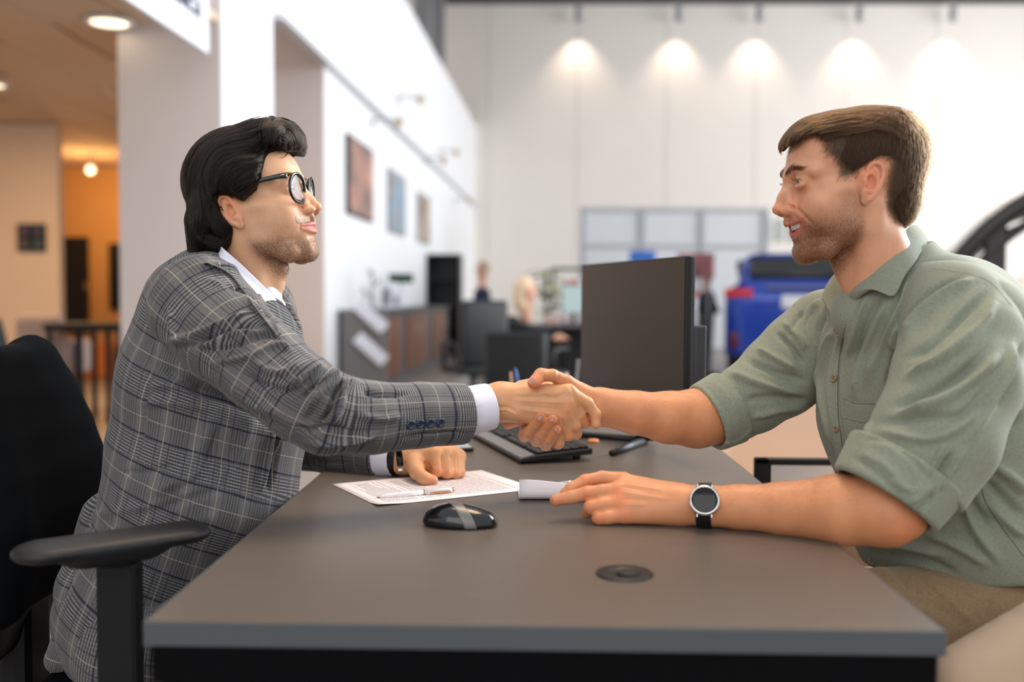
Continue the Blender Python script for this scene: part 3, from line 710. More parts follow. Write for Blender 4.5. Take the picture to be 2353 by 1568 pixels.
# ---- keyboard
def keyboard():
    a, b, c = G(1196, 1064, ZT+.004), G(1340, 1042, ZT+.004), G(1064, 992, ZT+.004); u, v = frame2(a, b, c); Lk, Wk = .452, .152; a.z = ZT+.0006
    k = thing('keyboard', 'black computer keyboard under the handshake', 'keyboard', tuple(a)); k.rotation_euler = (0, 0, math.atan2(u.y, u.x))
    sgn = 1 if Vector((-u.y, u.x, 0)).dot(v) > 0 else -1
    def B(x, y, z, sx, sy, sz, bev=.001, seg=2): bm = bmesh.new(); add_box(bm, (x, sgn*y, z), (sx, sy, sz), bev, seg); return bm
    bm = bmesh.new(); add_prism(bm, [(0, 0, .003), (0, sgn*Wk, .014), (0, sgn*Wk, .026), (0, sgn*.035, .017), (0, 0, .011)], (Lk, 0, 0)); bmesh.ops.recalc_face_normals(bm, faces=bm.faces); bmesh.ops.bevel(bm, geom=list(bm.edges), offset=.0022, segments=2, profile=.5, affect='EDGES')
    cs = obj('case', bm, mat('keyboard_black', srgb(24, 25, 27), .42), k)
    bm = bmesh.new(); add_prism(bm, [(.004, sgn*.003, .0115), (.004, sgn*.030, .0168), (.004, sgn*.030, .0178), (.004, sgn*.003, .0126)], (Lk-.008, 0, 0)); bmesh.ops.recalc_face_normals(bm, faces=bm.faces); obj('palm_rest', bm, mat('palm_grey', srgb(120, 118, 118), .38), k)
    for x in (.04, Lk-.04): obj('foot', B(x, Wk-.02, .0065, .018, .012, .013), M_BLACKR, k)
    me = bpy.data.meshes.new('key'); bm = bmesh.new(); add_box(bm, (0, 0, 0), (.0160, .0160, .006), .0016, 1); bm.to_mesh(me); bm.free(); me.materials.append(mat('key_black', srgb(34, 35, 37), .5))
    tilt = math.atan2(.026-.017, Wk-.035)
    def row(yy, xs, sy=1.0):
        for x, w in xs:
            o = bpy.data.objects.new('key', me); COL.objects.link(o); o.parent = k; o.location = (x, sgn*yy, .0172+(yy-.035)*math.tan(tilt)+.0030); o.rotation_euler = (sgn*tilt, 0, 0); o.scale = (w, sy, 1)
    # numpad block is nearest to the camera; then arrows, then letters
    for r in range(6):
        yy = .044+r*.0188
        row(yy, [(.016+i*.0188, 1) for i in range(4)])
        if r in (0,): row(yy, [(.101+i*.0188, 1) for i in range(3)])
        if r == 1: row(yy, [(.1198, 1)])
        if r >= 2: row(yy, [(.101+i*.0188, 1) for i in range(3)])
        if r == 0: row(yy, [(.170, 1.3), (.194, 1.2), (.216, 1.2), (.295, 6.0), (.377, 1.2), (.400, 1.2), (.424, 1.3)])
        else: row(yy, [(.176, 2.0)]+[(.206+i*.0188, 1) for i in range(11)]+[(.424, 1.6)])
    return k
keyboard()
# ---- mouse
def mouse():
    c = G(1058, 1208, ZT); c.z = ZT; m = thing('computer_mouse', 'black wireless mouse with grey diagonal band at the front of the desk', 'mouse', tuple(c)); m.rotation_euler = (0, 0, math.radians(-8))
    def shp(g=0.0):
        s = Sdf(); s.add(Ell((0, 0, .004), (.0545+g, .030+g, .0265+g))); s.add(Ell((-.016, 0, .010), (.034+g, .028+g, .020+g)), .012); s.cut(Half((0, 0, .0012-g*.0), (0, 0, -1)), .002) if False else s.cut(Half((0, 0, .0015), (0, 0, -1)), .001); return s
    V, Q = shp().mesh(.0016); V = smooth_mesh(V, Q, 2, .5)
    link('shell', to_mesh('shell', V, Q), mat('mouse_black', srgb(10, 11, 13), .18, coat=.3), m)
    s = shp(.0007); a = np.array((.80, .50, .32)); a /= np.linalg.norm(a); s.cut(Half((.010, 0, .012), a)); s.cut(Half((-.010, 0, .012), -a))
    V, Q = s.mesh(.0012); V = smooth_mesh(V, Q, 1, .5); link('band', to_mesh('band', V, Q), mat('mouse_grey', srgb(112, 110, 108), .35, .2), m)
    bm = bmesh.new(); add_box(bm, (0, 0, .0008), (.085, .044, .0016), .0006, 1); obj('glide_foot', bm, M_BLACKR, m)
mouse()
# ---- printed document
def print_mat(name, rows=58):
    m = bpy.data.materials.new(name); m.use_nodes = True; g = NG(m); nt = m.node_tree; b = nt.nodes['Principled BSDF']; at = nt.nodes.new('ShaderNodeAttribute'); at.attribute_name = 'page'; sp = nt.nodes.new('ShaderNodeSeparateXYZ'); g.L(at.outputs['Vector'], sp.inputs[0]); u, v = sp.outputs[0], sp.outputs[1]
    line = g.band(v, .0046, .5, .24); idx = g.math('FLOOR', g.math('DIVIDE', v, .0046))
    cb = nt.nodes.new('ShaderNodeCombineXYZ'); g.L(g.math('MULTIPLY', u, 620), cb.inputs[0]); g.L(g.math('MULTIPLY', idx, 7.3), cb.inputs[1]); n = nt.nodes.new('ShaderNodeTexNoise'); n.inputs['Scale'].default_value = 1; n.inputs['Detail'].default_value = 3; g.L(cb.outputs[0], n.inputs['Vector'])
    wn = nt.nodes.new('ShaderNodeTexWhiteNoise'); wn.noise_dimensions = '1D'; g.L(idx, wn.inputs['W'])
    ends = g.math('LESS_THAN', u, g.math('SUBTRACT', .190, g.math('MULTIPLY', g.math('GREATER_THAN', wn.outputs['Value'], .72), g.math('MULTIPLY', wn.outputs['Value'], .07))))
    skip = g.math('GREATER_THAN', wn.outputs['Value'], .09)
    inside = g.math('MULTIPLY', g.math('MULTIPLY', g.math('GREATER_THAN', u, .022), ends), g.math('MULTIPLY', g.math('GREATER_THAN', v, .022), g.math('MULTIPLY', g.math('LESS_THAN', v, .272), skip)))
    ink = g.math('MULTIPLY', g.math('MULTIPLY', line, inside), g.math('MINIMUM', g.math('MAXIMUM', g.math('MULTIPLY', g.math('SUBTRACT', n.outputs['Fac'], .36), 6.0), 0), .85))
    g.L(g.mix(ink, srgb(236, 228, 232), srgb(70, 66, 74)), b.inputs['Base Color']); b.inputs['Roughness'].default_value = .65; return m
M_PRINT = print_mat('printed_sheet')
def sheet(name, label, O, eu, ev, Lu, Lv, zf, nu=14, nv=20, grp=None):
    "paper: O corner, eu across (0.21), ev along (0.297); zf(u,v) -> (du, dv, z)"
    V, F_, Q = [], [], []
    for side in (1, 0):
        for i in range(nu+1):
            for j in range(nv+1):
                u, v = i/nu*Lu, j/nv*Lv; du, dv, z = zf(u, v); p = O+eu*(u+du)+ev*(v+dv)+Vector((0, 0, z+(.00025 if side else 0))); V.append(tuple(p)); F_.append((u, v, 0) if (side and (Lv > .2 or v < .078)) else (-1, -1, 0))
    n1 = (nu+1)*(nv+1); I = lambda i, j: i*(nv+1)+j
    for i in range(nu):
        for j in range(nv):
            q = (I(i, j), I(i+1, j), I(i+1, j+1), I(i, j+1)); Q.append(q); Q.append(tuple(n1+k for k in q[::-1]))
    for i in range(nu): Q.append((I(i, 0), n1+I(i, 0), n1+I(i+1, 0), I(i+1, 0))); Q.append((I(i+1, nv), n1+I(i+1, nv), n1+I(i, nv), I(i, nv)))
    for j in range(nv): Q.append((I(0, j+1), n1+I(0, j+1), n1+I(0, j), I(0, j))); Q.append((I(nu, j), n1+I(nu, j), n1+I(nu, j+1), I(nu, j+1)))
    me = to_mesh(name, np.array(V), np.array(Q), {'page': ('FLOAT_VECTOR', F_)}); o = link(name, me, M_PRINT); return tag(o, label, 'paper', grp)
def papers():
    bl, fl_, fr_, br = G(787, 1107, ZT), G(868, 1165, ZT), G(1240, 1125, ZT), G(1145, 1080, ZT)
    O = fl_.copy(); O.z = ZT+.0002; ev = (fr_-fl_); ev.z = 0; ev.normalize(); eu = Vector((-ev.y, ev.x, 0))
    sheet('document', 'printed contract page under the left fist and the white pen', O, eu, ev, .21, .297, lambda u, v: (0, 0, .0004+.003*max(0, (.03-u)/.03)*max(0, (.05-v)/.05)), 14, 20)
    a, b = G(1190, 1166, ZT), G(1190, 1128, ZT); O = b.copy(); O.z = ZT+.0008; ex = Vector((1, 0.04, 0)).normalized(); ey = Vector((ex.y, -ex.x, 0))
    R0 = .0125; flat = .075
    def curl(u, v):
        k = 1-.55*min(1, max(0, u-.02)/.17); Lf = flat; s_ = v-Lf
        if s_ <= 0: return (0, 0, .0006)
        th = s_/R0; r = R0
        if th > 2.5: th2 = 2.5; ex_ = s_-2.5*R0; return (0, -v+Lf+r*math.sin(th2)+ex_*math.cos(th2), .0006+(r*(1-math.cos(th2))+ex_*math.sin(th2))*k)
        return (0, -v+Lf+r*math.sin(th), .0006+r*(1-math.cos(th))*k)
    sheet('document', 'loose page with a curled front edge pinned under the fingertips', O, ex, ey, .21, .120, curl, 14, 40)
papers()
# ---- pens
def pen(name, label, p0, p1, prof, parts, rz):
    "prof: (t along, radius); parts: extra lathes with another material"
    d = (p1-p0); Lp = d.length; t = thing(name, label, 'pen', tuple(p0)); t.rotation_euler = d.to_track_quat('Z', 'Y').to_euler()
    for nm, pr, m_ in parts: lathe(nm, [(r, z*Lp) for z, r in pr], m_, t, 20)
    return t, Lp
def pens():
    wh = mat('white_lacquer', srgb(244, 240, 240), .15, coat=.4)
    a, b = G(864, 1147, ZT), G(1044, 1133, ZT); a.z = ZT+.0028; b.z = ZT+.0056; d = b-a
    t, Lp = pen('ballpoint_pen', 'white ballpoint pen with gold clip lying on the printed page', a, b, None, [('barrel', [(.045, .0018), (.07, .0030), (.16, .0040), (.40, .0047), (.595, .0050), (.6, 0)], wh), ('cap_barrel', [(.612, 0), (.612, .0046), (.9, .0046), (.965, .0042), (.968, 0)], wh), ('tip', [(0, .0004), (.01, .0007), (.045, .0018), (.048, 0)], M_BRASS), ('ring', [(.596, 0), (.596, .0053), (.612, .0053), (.612, 0)], M_BRASS), ('push_button', [(.968, 0), (.968, .0034), (.995, .0032), (1.0, 0)], M_BRASS)], 0)
    q = t.rotation_euler.to_matrix(); vd = q.inverted() @ ((CAM-a).normalized()+Vector((0, 0, -.35))); vd.z = 0; vd.normalize()
    bm = bmesh.new(); Mx = Matrix((Vector((-vd.y, vd.x, 0)), vd, Vector((0, 0, 1)))).transposed().to_4x4(); add_box(bm, (0, 0, 0), (.0028, .0012, .26*Lp), .0004, 1, None); bmesh.ops.transform(bm, matrix=Matrix.Translation(vd*.0064+Vector((0, 0, .80*Lp))) @ Mx, verts=bm.verts); obj('clip', bm, M_BRASS, t)
    a, b = G(1283, 1113, ZT), G(1420, 1118, ZT); a.z = ZT+.003; b.z = ZT+.0055
    pen('ballpoint_pen', 'black ballpoint pen with chrome tip half hidden by the resting hand', a, b, None, [('tip', [(0, .0005), (.02, .0010), (.17, .0036), (.25, .0044), (.252, 0)], M_STEEL), ('barrel', [(.252, 0), (.252, .0046), (.9, .0046), (.98, .004), (1, 0)], M_BLACKR)], 0)
pens()
# ---- phone, eraser, pen cups
def phone():
    c = G(1035, 1030, ZT+.004); t = thing('phone', 'smartphone lying behind the clenched fist', 'phone', (c.x, c.y, ZT)); t.rotation_euler = (0, 0, math.radians(14))
    bm = bmesh.new(); add_box(bm, (-.03, 0, .0048), (.150, .072, .0085), .0035, 3); obj('body', bm, M_BLACKR, t, False)
    bm = bmesh.new(); add_box(bm, (-.03, 0, .0092), (.142, .066, .0006), .0002, 1); obj('screen', bm, mat('phone_screen', srgb(120, 124, 128), .08, coat=.5), t)  # grey base colour stands in for the reflection on the screen
    c = G(1363, 1018, ZT); e = thing('eraser', 'small orange oval eraser beyond the keyboard corner', 'eraser', (c.x, c.y, ZT)); lathe('rubber', [(0, 0), (.010, 0), (.0125, .002), (.0125, .006), (.010, .008), (0, .008)], mat('orange_rubber', srgb(232, 150, 90), .5), e, 28)
phone()
def pencup(px, D, lab, stuff):
    p = P(px, 930, D); t = thing('pen_cup', lab, 'cup', (p.x, p.y, ZT)); lathe('cup', [(0, .0), (.038, 0), (.040, .003), (.040, .088), (.0375, .088), (.0365, .004), (0, .004)], M_BLACKM, t, 28)
    for k, (kind, dx, tx, ty, h, m_, lb) in enumerate(stuff):
        base = Vector((p.x+dx, p.y, ZT+.006)); top = P(tx, ty, D); d = top-base
        if kind == 'pen':
            o = thing('pen', lb, 'pen', tuple(base)); o.rotation_euler = d.to_track_quat('Z', 'Y').to_euler(); lathe('barrel', [(0, 0), (.0045, .002), (.0045, d.length*.88), (.0038, d.length*.89), (.0030, d.length), (0, d.length)], m_, o, 12)
        else:
            o = thing('ruler', lb, 'ruler', tuple(base)); o.rotation_euler = d.to_track_quat('Z', 'Y').to_euler(); bm = bmesh.new(); add_box(bm, (0, 0, d.length/2), (.020, .003, d.length), .0008, 1); obj('blade', bm, m_, o)
pencup(1190, 2.66, 'black pen cup behind the handshake, holding the blue pen', [('pen', .012, 1184, 846, 0, mat('blue_plastic', srgb(30, 80, 170), .3), 'blue pen leaning out of the pen cup'), ('pen', -.01, 1174, 855, 0, mat('tan_pencil', srgb(196, 160, 130), .5), 'tan pencil beside the blue pen')])
pencup(1310, 2.58, 'black pen cup beside the monitor, holding the ruler', [('ruler', .008, 1329, 826, 0, M_GREYM, 'grey metal ruler standing upright beside the monitor'), ('pen', -.016, 1303, 856, 0, mat('white_marker', srgb(214, 220, 228), .4), 'white marker with orange end standing by the ruler')])
# ---- monitor
def monitor():
    a = P(1577, 587, 1.92); b = P(1336, 609.5, 2.50); a.z = b.z = (a.z+b.z)/2; u = (b-a); W_ = u.length; u.normalize(); n = Vector((u.y, -u.x, 0)); n = n if n.dot(CAM-a) > 0 else -n; H_ = .335
    t = thing('monitor', 'black computer monitor standing on the desk, screen off', 'monitor', tuple((a+b)/2-Vector((0, 0, a.z-ZT)))); 
    def slab(nm, u0, u1, z0, z1, n0, n1, m_, bev=.002):
        bm = bmesh.new(); add_prism(bm, [a+u*u0+n*n0+Vector((0, 0, -z0)), a+u*u1+n*n0+Vector((0, 0, -z0)), a+u*u1+n*n0+Vector((0, 0, -z1)), a+u*u0+n*n0+Vector((0, 0, -z1))], n*(n1-n0)); bmesh.ops.recalc_face_normals(bm, faces=bm.faces)
        if bev: bmesh.ops.bevel(bm, geom=list(bm.edges), offset=bev, segments=2, profile=.5, affect='EDGES')
        return wparent(obj(nm, bm, m_), t)
    dg = mat('monitor_grey', srgb(58, 60, 66), .4)
    slab('bezel', 0, W_, 0, H_, -.012, 0, M_BLACKR); slab('screen', .004, W_-.004, .004, H_-.012, 0, .0008, mat('screen_black', srgb(46, 43, 41), .30, spec=.6), 0)
    slab('rear_shell', .0, W_, .001, H_, -.020, -.012, dg); hb = slab('port_block', .0, .18, .135, H_-.04, -.047, -.020, dg, .004)
    for k in range(3): wparent(slab('usb_port', -.0006, .004, .262+k*.034-.004*(k == 2), .280+k*.034-.004*(k == 2), -.040, -.031, M_STEEL if k < 2 else M_BLACKM, .0005), hb)
    c = a+u*W_*.5; c.z = ZT
    wparent(tube('stand_neck', [c+n*-.05+Vector((0, 0, .01)), c+n*-.055+Vector((0, 0, .12)), c+n*-.045+Vector((0, 0, .28))], [.022, .018, .02], M_BLACKR, None, 12), t)
    for s_ in (-1, 1): wparent(tube('stand_foot', [c+n*-.05+Vector((0, 0, .0098)), c+n*.09+u*s_*.15+Vector((0, 0, .0078))], [.009, .007], M_BLACKR, None, 10), t)
monitor()
# ------------------------------------------------------------------ chairs
def office_chair():
    M_FAB = mat('black_fabric', srgb(9, 13, 18), .95, noise=.2, nscale=900, spec=.1); M_SH = mat('black_plastic', srgb(16, 19, 23), .5, spec=.3)
    t = thing('office_chair', 'black office chair with armrests under the man in the checked jacket', 'chair', (-.50, 1.66, 0))
    s = Sdf()
    def back(s, g, x0, zlo, zhi):
        for k in range(7):
            v = k/6; z = zlo+(zhi-zlo)*v; w = np.interp(v, [0, .3, .6, .85, 1], [.175, .205, .20, .175, .145])+g
            x = x0+np.interp(v, [0, .35, 1], [0, .028, -.045])
            for q in (-1, 1):
                pass
            if k: s.add(Cone((px_, 1.655-pw_+.045, pz_), (x, 1.655-w+.045, z), .045, .045), .02).add(Cone((px_, 1.655+pw_-.045, pz_), (x, 1.655+w-.045, z), .045, .045), .02); s.add(Box(((x+px_)/2-.0, 1.655, (z+pz_)/2), (.040, min(w, pw_)-.03, abs(z-pz_)/2+.03), rd=.03), .03)
            px_, pw_, pz_ = x, w, z
    back(s, 0, -.845, .58, .955); V, Q = s.mesh(.010); V = smooth_mesh(V, Q, 14, .5); wparent(link('backrest', to_mesh('backrest', V, Q), M_FAB), t)
    s = Sdf(); back(s, .006, -.885, .50, .93); V, Q = s.mesh(.012); V = smooth_mesh(V, Q, 16, .5); wparent(link('back_shell', to_mesh('back_shell', V, Q), M_SH), t)
    s = Sdf(); s.add(Box((-.55, 1.655, .425), (.235, .245, .045), rd=.04)); V, Q = s.mesh(.014); V = smooth_mesh(V, Q, 3, .5); wparent(link('seat', to_mesh('seat', V, Q), M_FAB), t)
    bm = bmesh.new(); add_box(bm, (-.86, 1.655, .46), (.06, .10, .30), .02, 2); add_box(bm, (-.70, 1.655, .36), (.36, .14, .05), .015, 2); wparent(obj('back_bracket', bm, M_SH), t)
    # near armrest, turned inwards
    for sg, (a, b), nm in ((1, (Vector((-.640, 1.222, .742)), Vector((-.452, 1.372, .742))), 'near'), (-1, (Vector((-.66, 2.06, .742)), Vector((-.482, 1.985, .742))), 'far')):
        s = Sdf(); d = (b-a).normalized(); sd = Vector((-d.y, d.x, 0))
        s.add(Cone(np3(a+d*.03), np3(b-d*.035), .040, .040, (0, 0, 1), .36)); s.add(Cone(np3(a+d*.08-Vector((0, 0, .010))), np3(b-d*.09-Vector((0, 0, .010))), .034, .034, (0, 0, 1), .55), .01)
        V, Q = s.mesh(.004); V = smooth_mesh(V, Q, 2, .5); p = wparent(link('armrest', to_mesh('armrest', V, Q), mat('soft_black', srgb(24, 26, 29), .5)), t)
        c = (a+b)/2-Vector((0.01, 0, 0)); c2 = Vector((c.x, 1.655-.30*sg if False else c.y+.03*sg, 0))
        bm = bmesh.new(); add_box(bm, (c2.x, c2.y, .575), (.058, .030, .27), .008, 2); wparent(obj('arm_post', bm, M_SH), t)
        bm = bmesh.new(); add_box(bm, (c2.x, c2.y, .42), (.075, .042, .20), .012, 2); wparent(obj('arm_sleeve', bm, M_SH), t)
        bm = bmesh.new(); add_box(bm, (c2.x, (c2.y+1.655)/2, .355), (.07, abs(c2.y-1.655)+.04, .03), .008, 2); wparent(obj('arm_bracket', bm, M_SH), t)
    wparent(tube('gas_lift', [Vector((-.55, 1.655, .10)), Vector((-.55, 1.655, .38))], .028, M_SH, None, 16), t)
    for k in range(5):
        a = k*2*math.pi/5+.3; e = Vector((-.55+.30*math.cos(a), 1.655+.30*math.sin(a), .075)); wparent(tube('base_leg', [Vector((-.55, 1.655, .115)), e], [.030, .018], M_SH, None, 8), t)
        bm = bmesh.new(); add_lathe(bm, [(0, -.022), (.026, -.022), (.028, 0), (.026, .022), (0, .022)], 16, Matrix.Translation(Vector((e.x, e.y, .028))) @ Matrix.Rotation(math.pi/2, 4, 'X') ); bmesh.ops.recalc_face_normals(bm, faces=bm.faces); wparent(obj('caster', bm, M_BLACKR, None, True), t)
office_chair()
M_TAN = mat('tan_upholstery', srgb(190, 164, 138), .85, noise=.06, nscale=500)
def tub_chair():
    t = thing('armchair', 'tan tub armchair under the man in the green shirt', 'chair', (.90, 1.6, 0))
    s = Sdf(); a, b = W3(2202, 1538, 1.27), W3(2470, 1390, 1.30)
    for k in range(22):
        z = k/21; A_ = a.copy(); A_[2] = a[2]-z*(a[2]-.12); B_ = b.copy(); B_[2] = b[2]-z*(b[2]-.12); s.add(Cone(A_, B_, .030, .034), .03)
    s.add(Box((.86, 1.255, .33), (.26, .028, .24), rd=.02), .02)
    s.add(Box((1.18, 1.60, .52), (.05, .40, .42), rd=.04), .06); s.add(Box((.86, 1.98, .38), (.30, .05, .28), rd=.04), .06)
    V, Q = s.mesh(.012); V = smooth_mesh(V, Q, 4, .5); wparent(link('shell', to_mesh('shell', V, Q), M_TAN), t)
    s = Sdf(); s.add(Box((.86, 1.615, .36), (.28, .32, .07), rd=.05)); V, Q = s.mesh(.014); V = smooth_mesh(V, Q, 3, .5); wparent(link('seat', to_mesh('seat', V, Q), M_TAN), t)
    for x, y in ((.64, 1.30), (1.12, 1.30), (.64, 1.94), (1.12, 1.94)): wparent(tube('leg', [Vector((x, y, .12)), Vector((x, y, .001))], [.022, .015], M_BLACKM, None, 10), t)
tub_chair()
def spare_chair():
    p = P(1800, 1000, 3.05); t = thing('armchair', 'pale tan armchair standing empty beyond the desk', 'chair', (p.x+.15, p.y+.1, 0)); x, y = p.x+.15, p.y+.1
    m = mat('pale_upholstery', srgb(214, 188, 168), .85, noise=.05, nscale=400)
    s = Sdf(); s.add(Box((x, y+.20, .46), (.36, .06, .34), rd=.05)); s.add(Box((x-.34, y-.08, .34), (.05, .26, .24), rd=.04), .05); s.add(Box((x+.34, y-.08, .34), (.05, .26, .24), rd=.04), .05)
    V, Q = s.mesh(.016); V = smooth_mesh(V, Q, 4, .5); wparent(link('shell', to_mesh('shell', V, Q), m), t)
    s = Sdf(); s.add(Box((x, y-.08, .36), (.28, .26, .08), rd=.05)); V, Q = s.mesh(.016); V = smooth_mesh(V, Q, 3, .5); wparent(link('seat', to_mesh('seat', V, Q), m), t)
    for dx in (-.3, .3):
        for dy in (-.28, .2): wparent(tube('leg', [Vector((x+dx, y+dy, .12)), Vector((x+dx, y+dy, .001))], [.02, .014], M_BLACKM, None, 8), t)
    # low side cabinet with the letter tray
    a = P(1735, 1053, 2.10); b = P(1990, 1053, 2.10)
    cb = thing('side_cabinet', 'low tan cabinet beside the desk carrying the letter tray', 'cabinet', ((a.x+b.x)/2+.03, a.y+.02, 0)); zc = a.z-.105
    bm = bmesh.new(); add_box(bm, ((a.x+b.x)/2+.04, a.y+.02, zc/2), (b.x-a.x+.04, .16, zc-.002), .006, 2); wparent(obj('body', bm, m), cb)
    tr = thing('letter_tray', 'black letter tray holding white paper beside the desk', 'tray', ((a.x+b.x)/2, a.y, zc)); 
    for nm, x0, x1, z0, z1, y0, y1 in (('frame_bar', a.x, b.x, a.z-.011, a.z, -.01, .01), ('frame_bar', a.x, a.x+.028, zc, a.z, -.01, .01), ('frame_bar', a.x, b.x, zc, zc+.008, -.01, .01), ('back_plate', a.x, b.x, zc, a.z, .010, .014)):
        bm = bmesh.new(); add_box(bm, ((x0+x1)/2, a.y+(y0+y1)/2, (z0+z1)/2), (x1-x0, y1-y0, z1-z0), .0015, 1); wparent(obj(nm, bm, M_BLACKM), tr)
    pa = thing('paper_stack', 'thin stack of white paper standing in the letter tray', 'paper', ((a.x+b.x)/2, a.y, zc+.009))
    for k in range(4):
        bm = bmesh.new(); add_box(bm, ((a.x+b.x)/2+.015+k*.002, a.y-.006+k*.0035, (zc+.009+a.z-.013)/2-k*.001), (b.x-a.x-.035, .0012, a.z-.013-zc-.010-k*.002)); wparent(obj('sheet', bm, mat('paper_white', srgb(238, 232, 234), .7) if k == 0 else bpy.data.materials['paper_white']), pa)
spare_chair()
# ------------------------------------------------------------------ far side of the hall (all out of focus, still built where it stands)
def atD(px, py, Y): return PXZ(px, py, Y)
def sdfo(nm, s, h, m, t, it=2):
    V, Q = s.mesh(h); V = smooth_mesh(V, Q, it, .5); o = link(nm, to_mesh(nm, V, Q), m); return wparent(o, t) if t is not None else o
M_PLAST = mat('black_plastic_far', srgb(22, 24, 27), .5); M_TEAL = mat('dark_top', srgb(34, 42, 46), .4); M_GREYC = mat('grey_laminate', srgb(92, 92, 94), .5); M_PAPER = mat('leaflet_white', srgb(236, 238, 248), .6)
def cabinets():
    a0, a1 = 2.14, A_W-.008; ts = [873, 878, 934, 956, 994, 1011, 1031]; zt = .90
    edges = [(873, 934, 'cabinet with walnut front, nearest of the row along the white wall'), (934, 994, 'cabinet with walnut front, middle of the row along the white wall'), (994, 1032, 'cabinet with walnut front, farthest of the row along the white wall')]
    for k, (x0, x1, lab) in enumerate(edges):
        t0, t1 = wall_t(x0, a0), wall_t(x1, a0); c = thing('cabinet', lab, 'cabinet', tuple(wp((t0+t1)/2, (a0+a1)/2, 0)), group='walnut-fronted cabinets along the wall')
        wslab('body', t0+.005, t1-.005, a0+.02, a1, .002, zt-.03, M_GREYC, c, False, .004)
        n = 2 if k < 2 else 1; L_ = (t1-t0)*.72/n
        for j in range(n):
            d = wslab('door', t0+.06+j*(L_+.02), t0+.06+j*(L_+.02)+L_, a0-.002, a0+.02, .10, zt-.08, M_WOOD, c, False, .003); wslab('handle', t0+.06+j*(L_+.02)+L_*.8, t0+.06+j*(L_+.02)+L_*.84, a0-.03, a0-.002, .55, .70, M_STEEL, d, False, .002)
        wslab('plinth', t0+.02, t1-.02, a0+.04, a1, 0.001, .10, M_BLACKM, c, False)
    t0, t1 = wall_t(873, a0), wall_t(1032, a0); w = thing('worktop', 'dark worktop running over the walnut-fronted cabinets', 'worktop', tuple(wp((t0+t1)/2, (a0+a1)/2, zt-.03)))
    wslab('slab', t0-.02, t1+.02, a0-.03, a1, zt-.029, zt+.01, M_TEAL, w, False, .004)
    # leaflet holders on the end of the row
    for k, (px, py) in enumerate(((852, 728), (852, 803))):
        Yc = (CAM+dW*(t0-.14)-nW*2.3).y; p = atD(px, py, Yc); L = thing('leaflet_holder', 'slanted white leaflet holder at the end of the cabinets, %s' % ('upper one', 'lower one')[k], 'holder', tuple(p), group='leaflet holders')
        R_ = Matrix.Rotation(math.radians(42), 4, 'Y'); 
        bm = bmesh.new(); add_box(bm, (0, 0, 0), (.42, .03, .14), .006, 1); bmesh.ops.transform(bm, matrix=R_, verts=bm.verts); o = obj('tray', bm, M_PAPER, L)
        bm = bmesh.new(); add_box(bm, (0, .02, -.015), (.40, .012, .10), .003, 1); bmesh.ops.transform(bm, matrix=R_, verts=bm.verts); obj('back_plate', bm, M_GREYM, L)
    Yc = (CAM+dW*(t0-.05)-nW*2.35).y; q = atD(800, 800, Yc+.06)
    st = thing('display_stand', 'grey brochure stand at the end of the cabinet row', 'stand', (q.x+.18, q.y, 0)); bm = bmesh.new(); add_box(bm, (q.x+.20, Yc+.00, .45), (.50, .05, .898), .01, 1); wparent(obj('board', bm, mat('stand_grey', srgb(120, 116, 114), .6)), st)
    # things on and by the worktop
    for lab, nm, cat, x, y0, y1, tt, w_, m_ in (('tall dark bookshelf standing at the far end of the cabinets', 'bookshelf', 'shelf', 1020, 585, 700, t1+.4, .40, M_PLAST),):
        p = wp(tt, 2.2, 0); g = thing(nm, lab, cat, tuple(p)); zt2 = PXZ(x, y0, p.y).z
        for z in np.linspace(.05, zt2-.02, 5): wslab('shelf_board', tt, tt+.5, 2.0, A_W-.02, z, z+.03, m_, g, False)
        wslab('back_panel', tt+.46, tt+.49, 2.0, A_W-.02, .001, zt2, m_, g, False)
        for a in (2.0, A_W-.05): wslab('side_board', tt, tt+.5, a, a+.03, .001, zt2, m_, g, False)
    g = thing('counter_sign', 'small dark green counter sign on a post above the worktop', 'sign', tuple(wp(t0+2.6, 2.35, zt+.01))); p = wp(t0+2.6, 2.35, 0); zz = PXZ(965, 640, p.y).z
    bm = bmesh.new(); add_box(bm, (0, 0, zz-zt-.01), (.34, .03, .13), .005, 1); obj('sign_board', bm, mat('dark_green', srgb(38, 66, 52), .5), g); tube('post', [Vector((0, 0, .0)), Vector((0, 0, zz-zt-.05))], .012, M_GREYM, g, 6)
    lathe('foot', [(0, 0), (.08, 0), (.08, .01), (0, .012)], M_GREYM, g, 16)
    g = thing('wheel_display', 'grey metal display rack standing in front of the white wall', 'rack', tuple(wp(t0+.6, 2.35, zt+.01))); 
    tube('post', [Vector((0, 0, 0)), Vector((0, 0, .46))], .016, M_GREYM, g, 8); 
    for k, (dx, z) in enumerate(((-.12, .2), (.10, .32), (-.05, .44))): tube('arm', [Vector((0, 0, z-.06)), Vector((dx, -.03, z+.04))], .012, M_GREYM, g, 6)
    lathe('foot', [(0, 0), (.10, 0), (.10, .01), (0, .012)], M_GREYM, g, 16)
    for k, (tt, lab) in enumerate(((t0+1.4, 'white brochure box on the dark worktop, nearer one'), (t0+2.0, 'white brochure box on the dark worktop, farther one'))):
        g = thing('brochure_box', lab, 'box', tuple(wp(tt, 2.32, zt+.0105)), group='brochure boxes'); bm = bmesh.new(); add_box(bm, (0, 0, .17-.05*k), (.16, .10, .34-.1*k), .006, 1); obj('box', bm, M_PAPER, g)
        bm = bmesh.new(); add_box(bm, (0, -.052, .15-.05*k), (.12, .006, .2-.1*k), .002, 1); obj('front_pocket', bm, M_GREYM, g)
cabinets()
SKIN = mat('skin_far', srgb(214, 160, 134), .6)
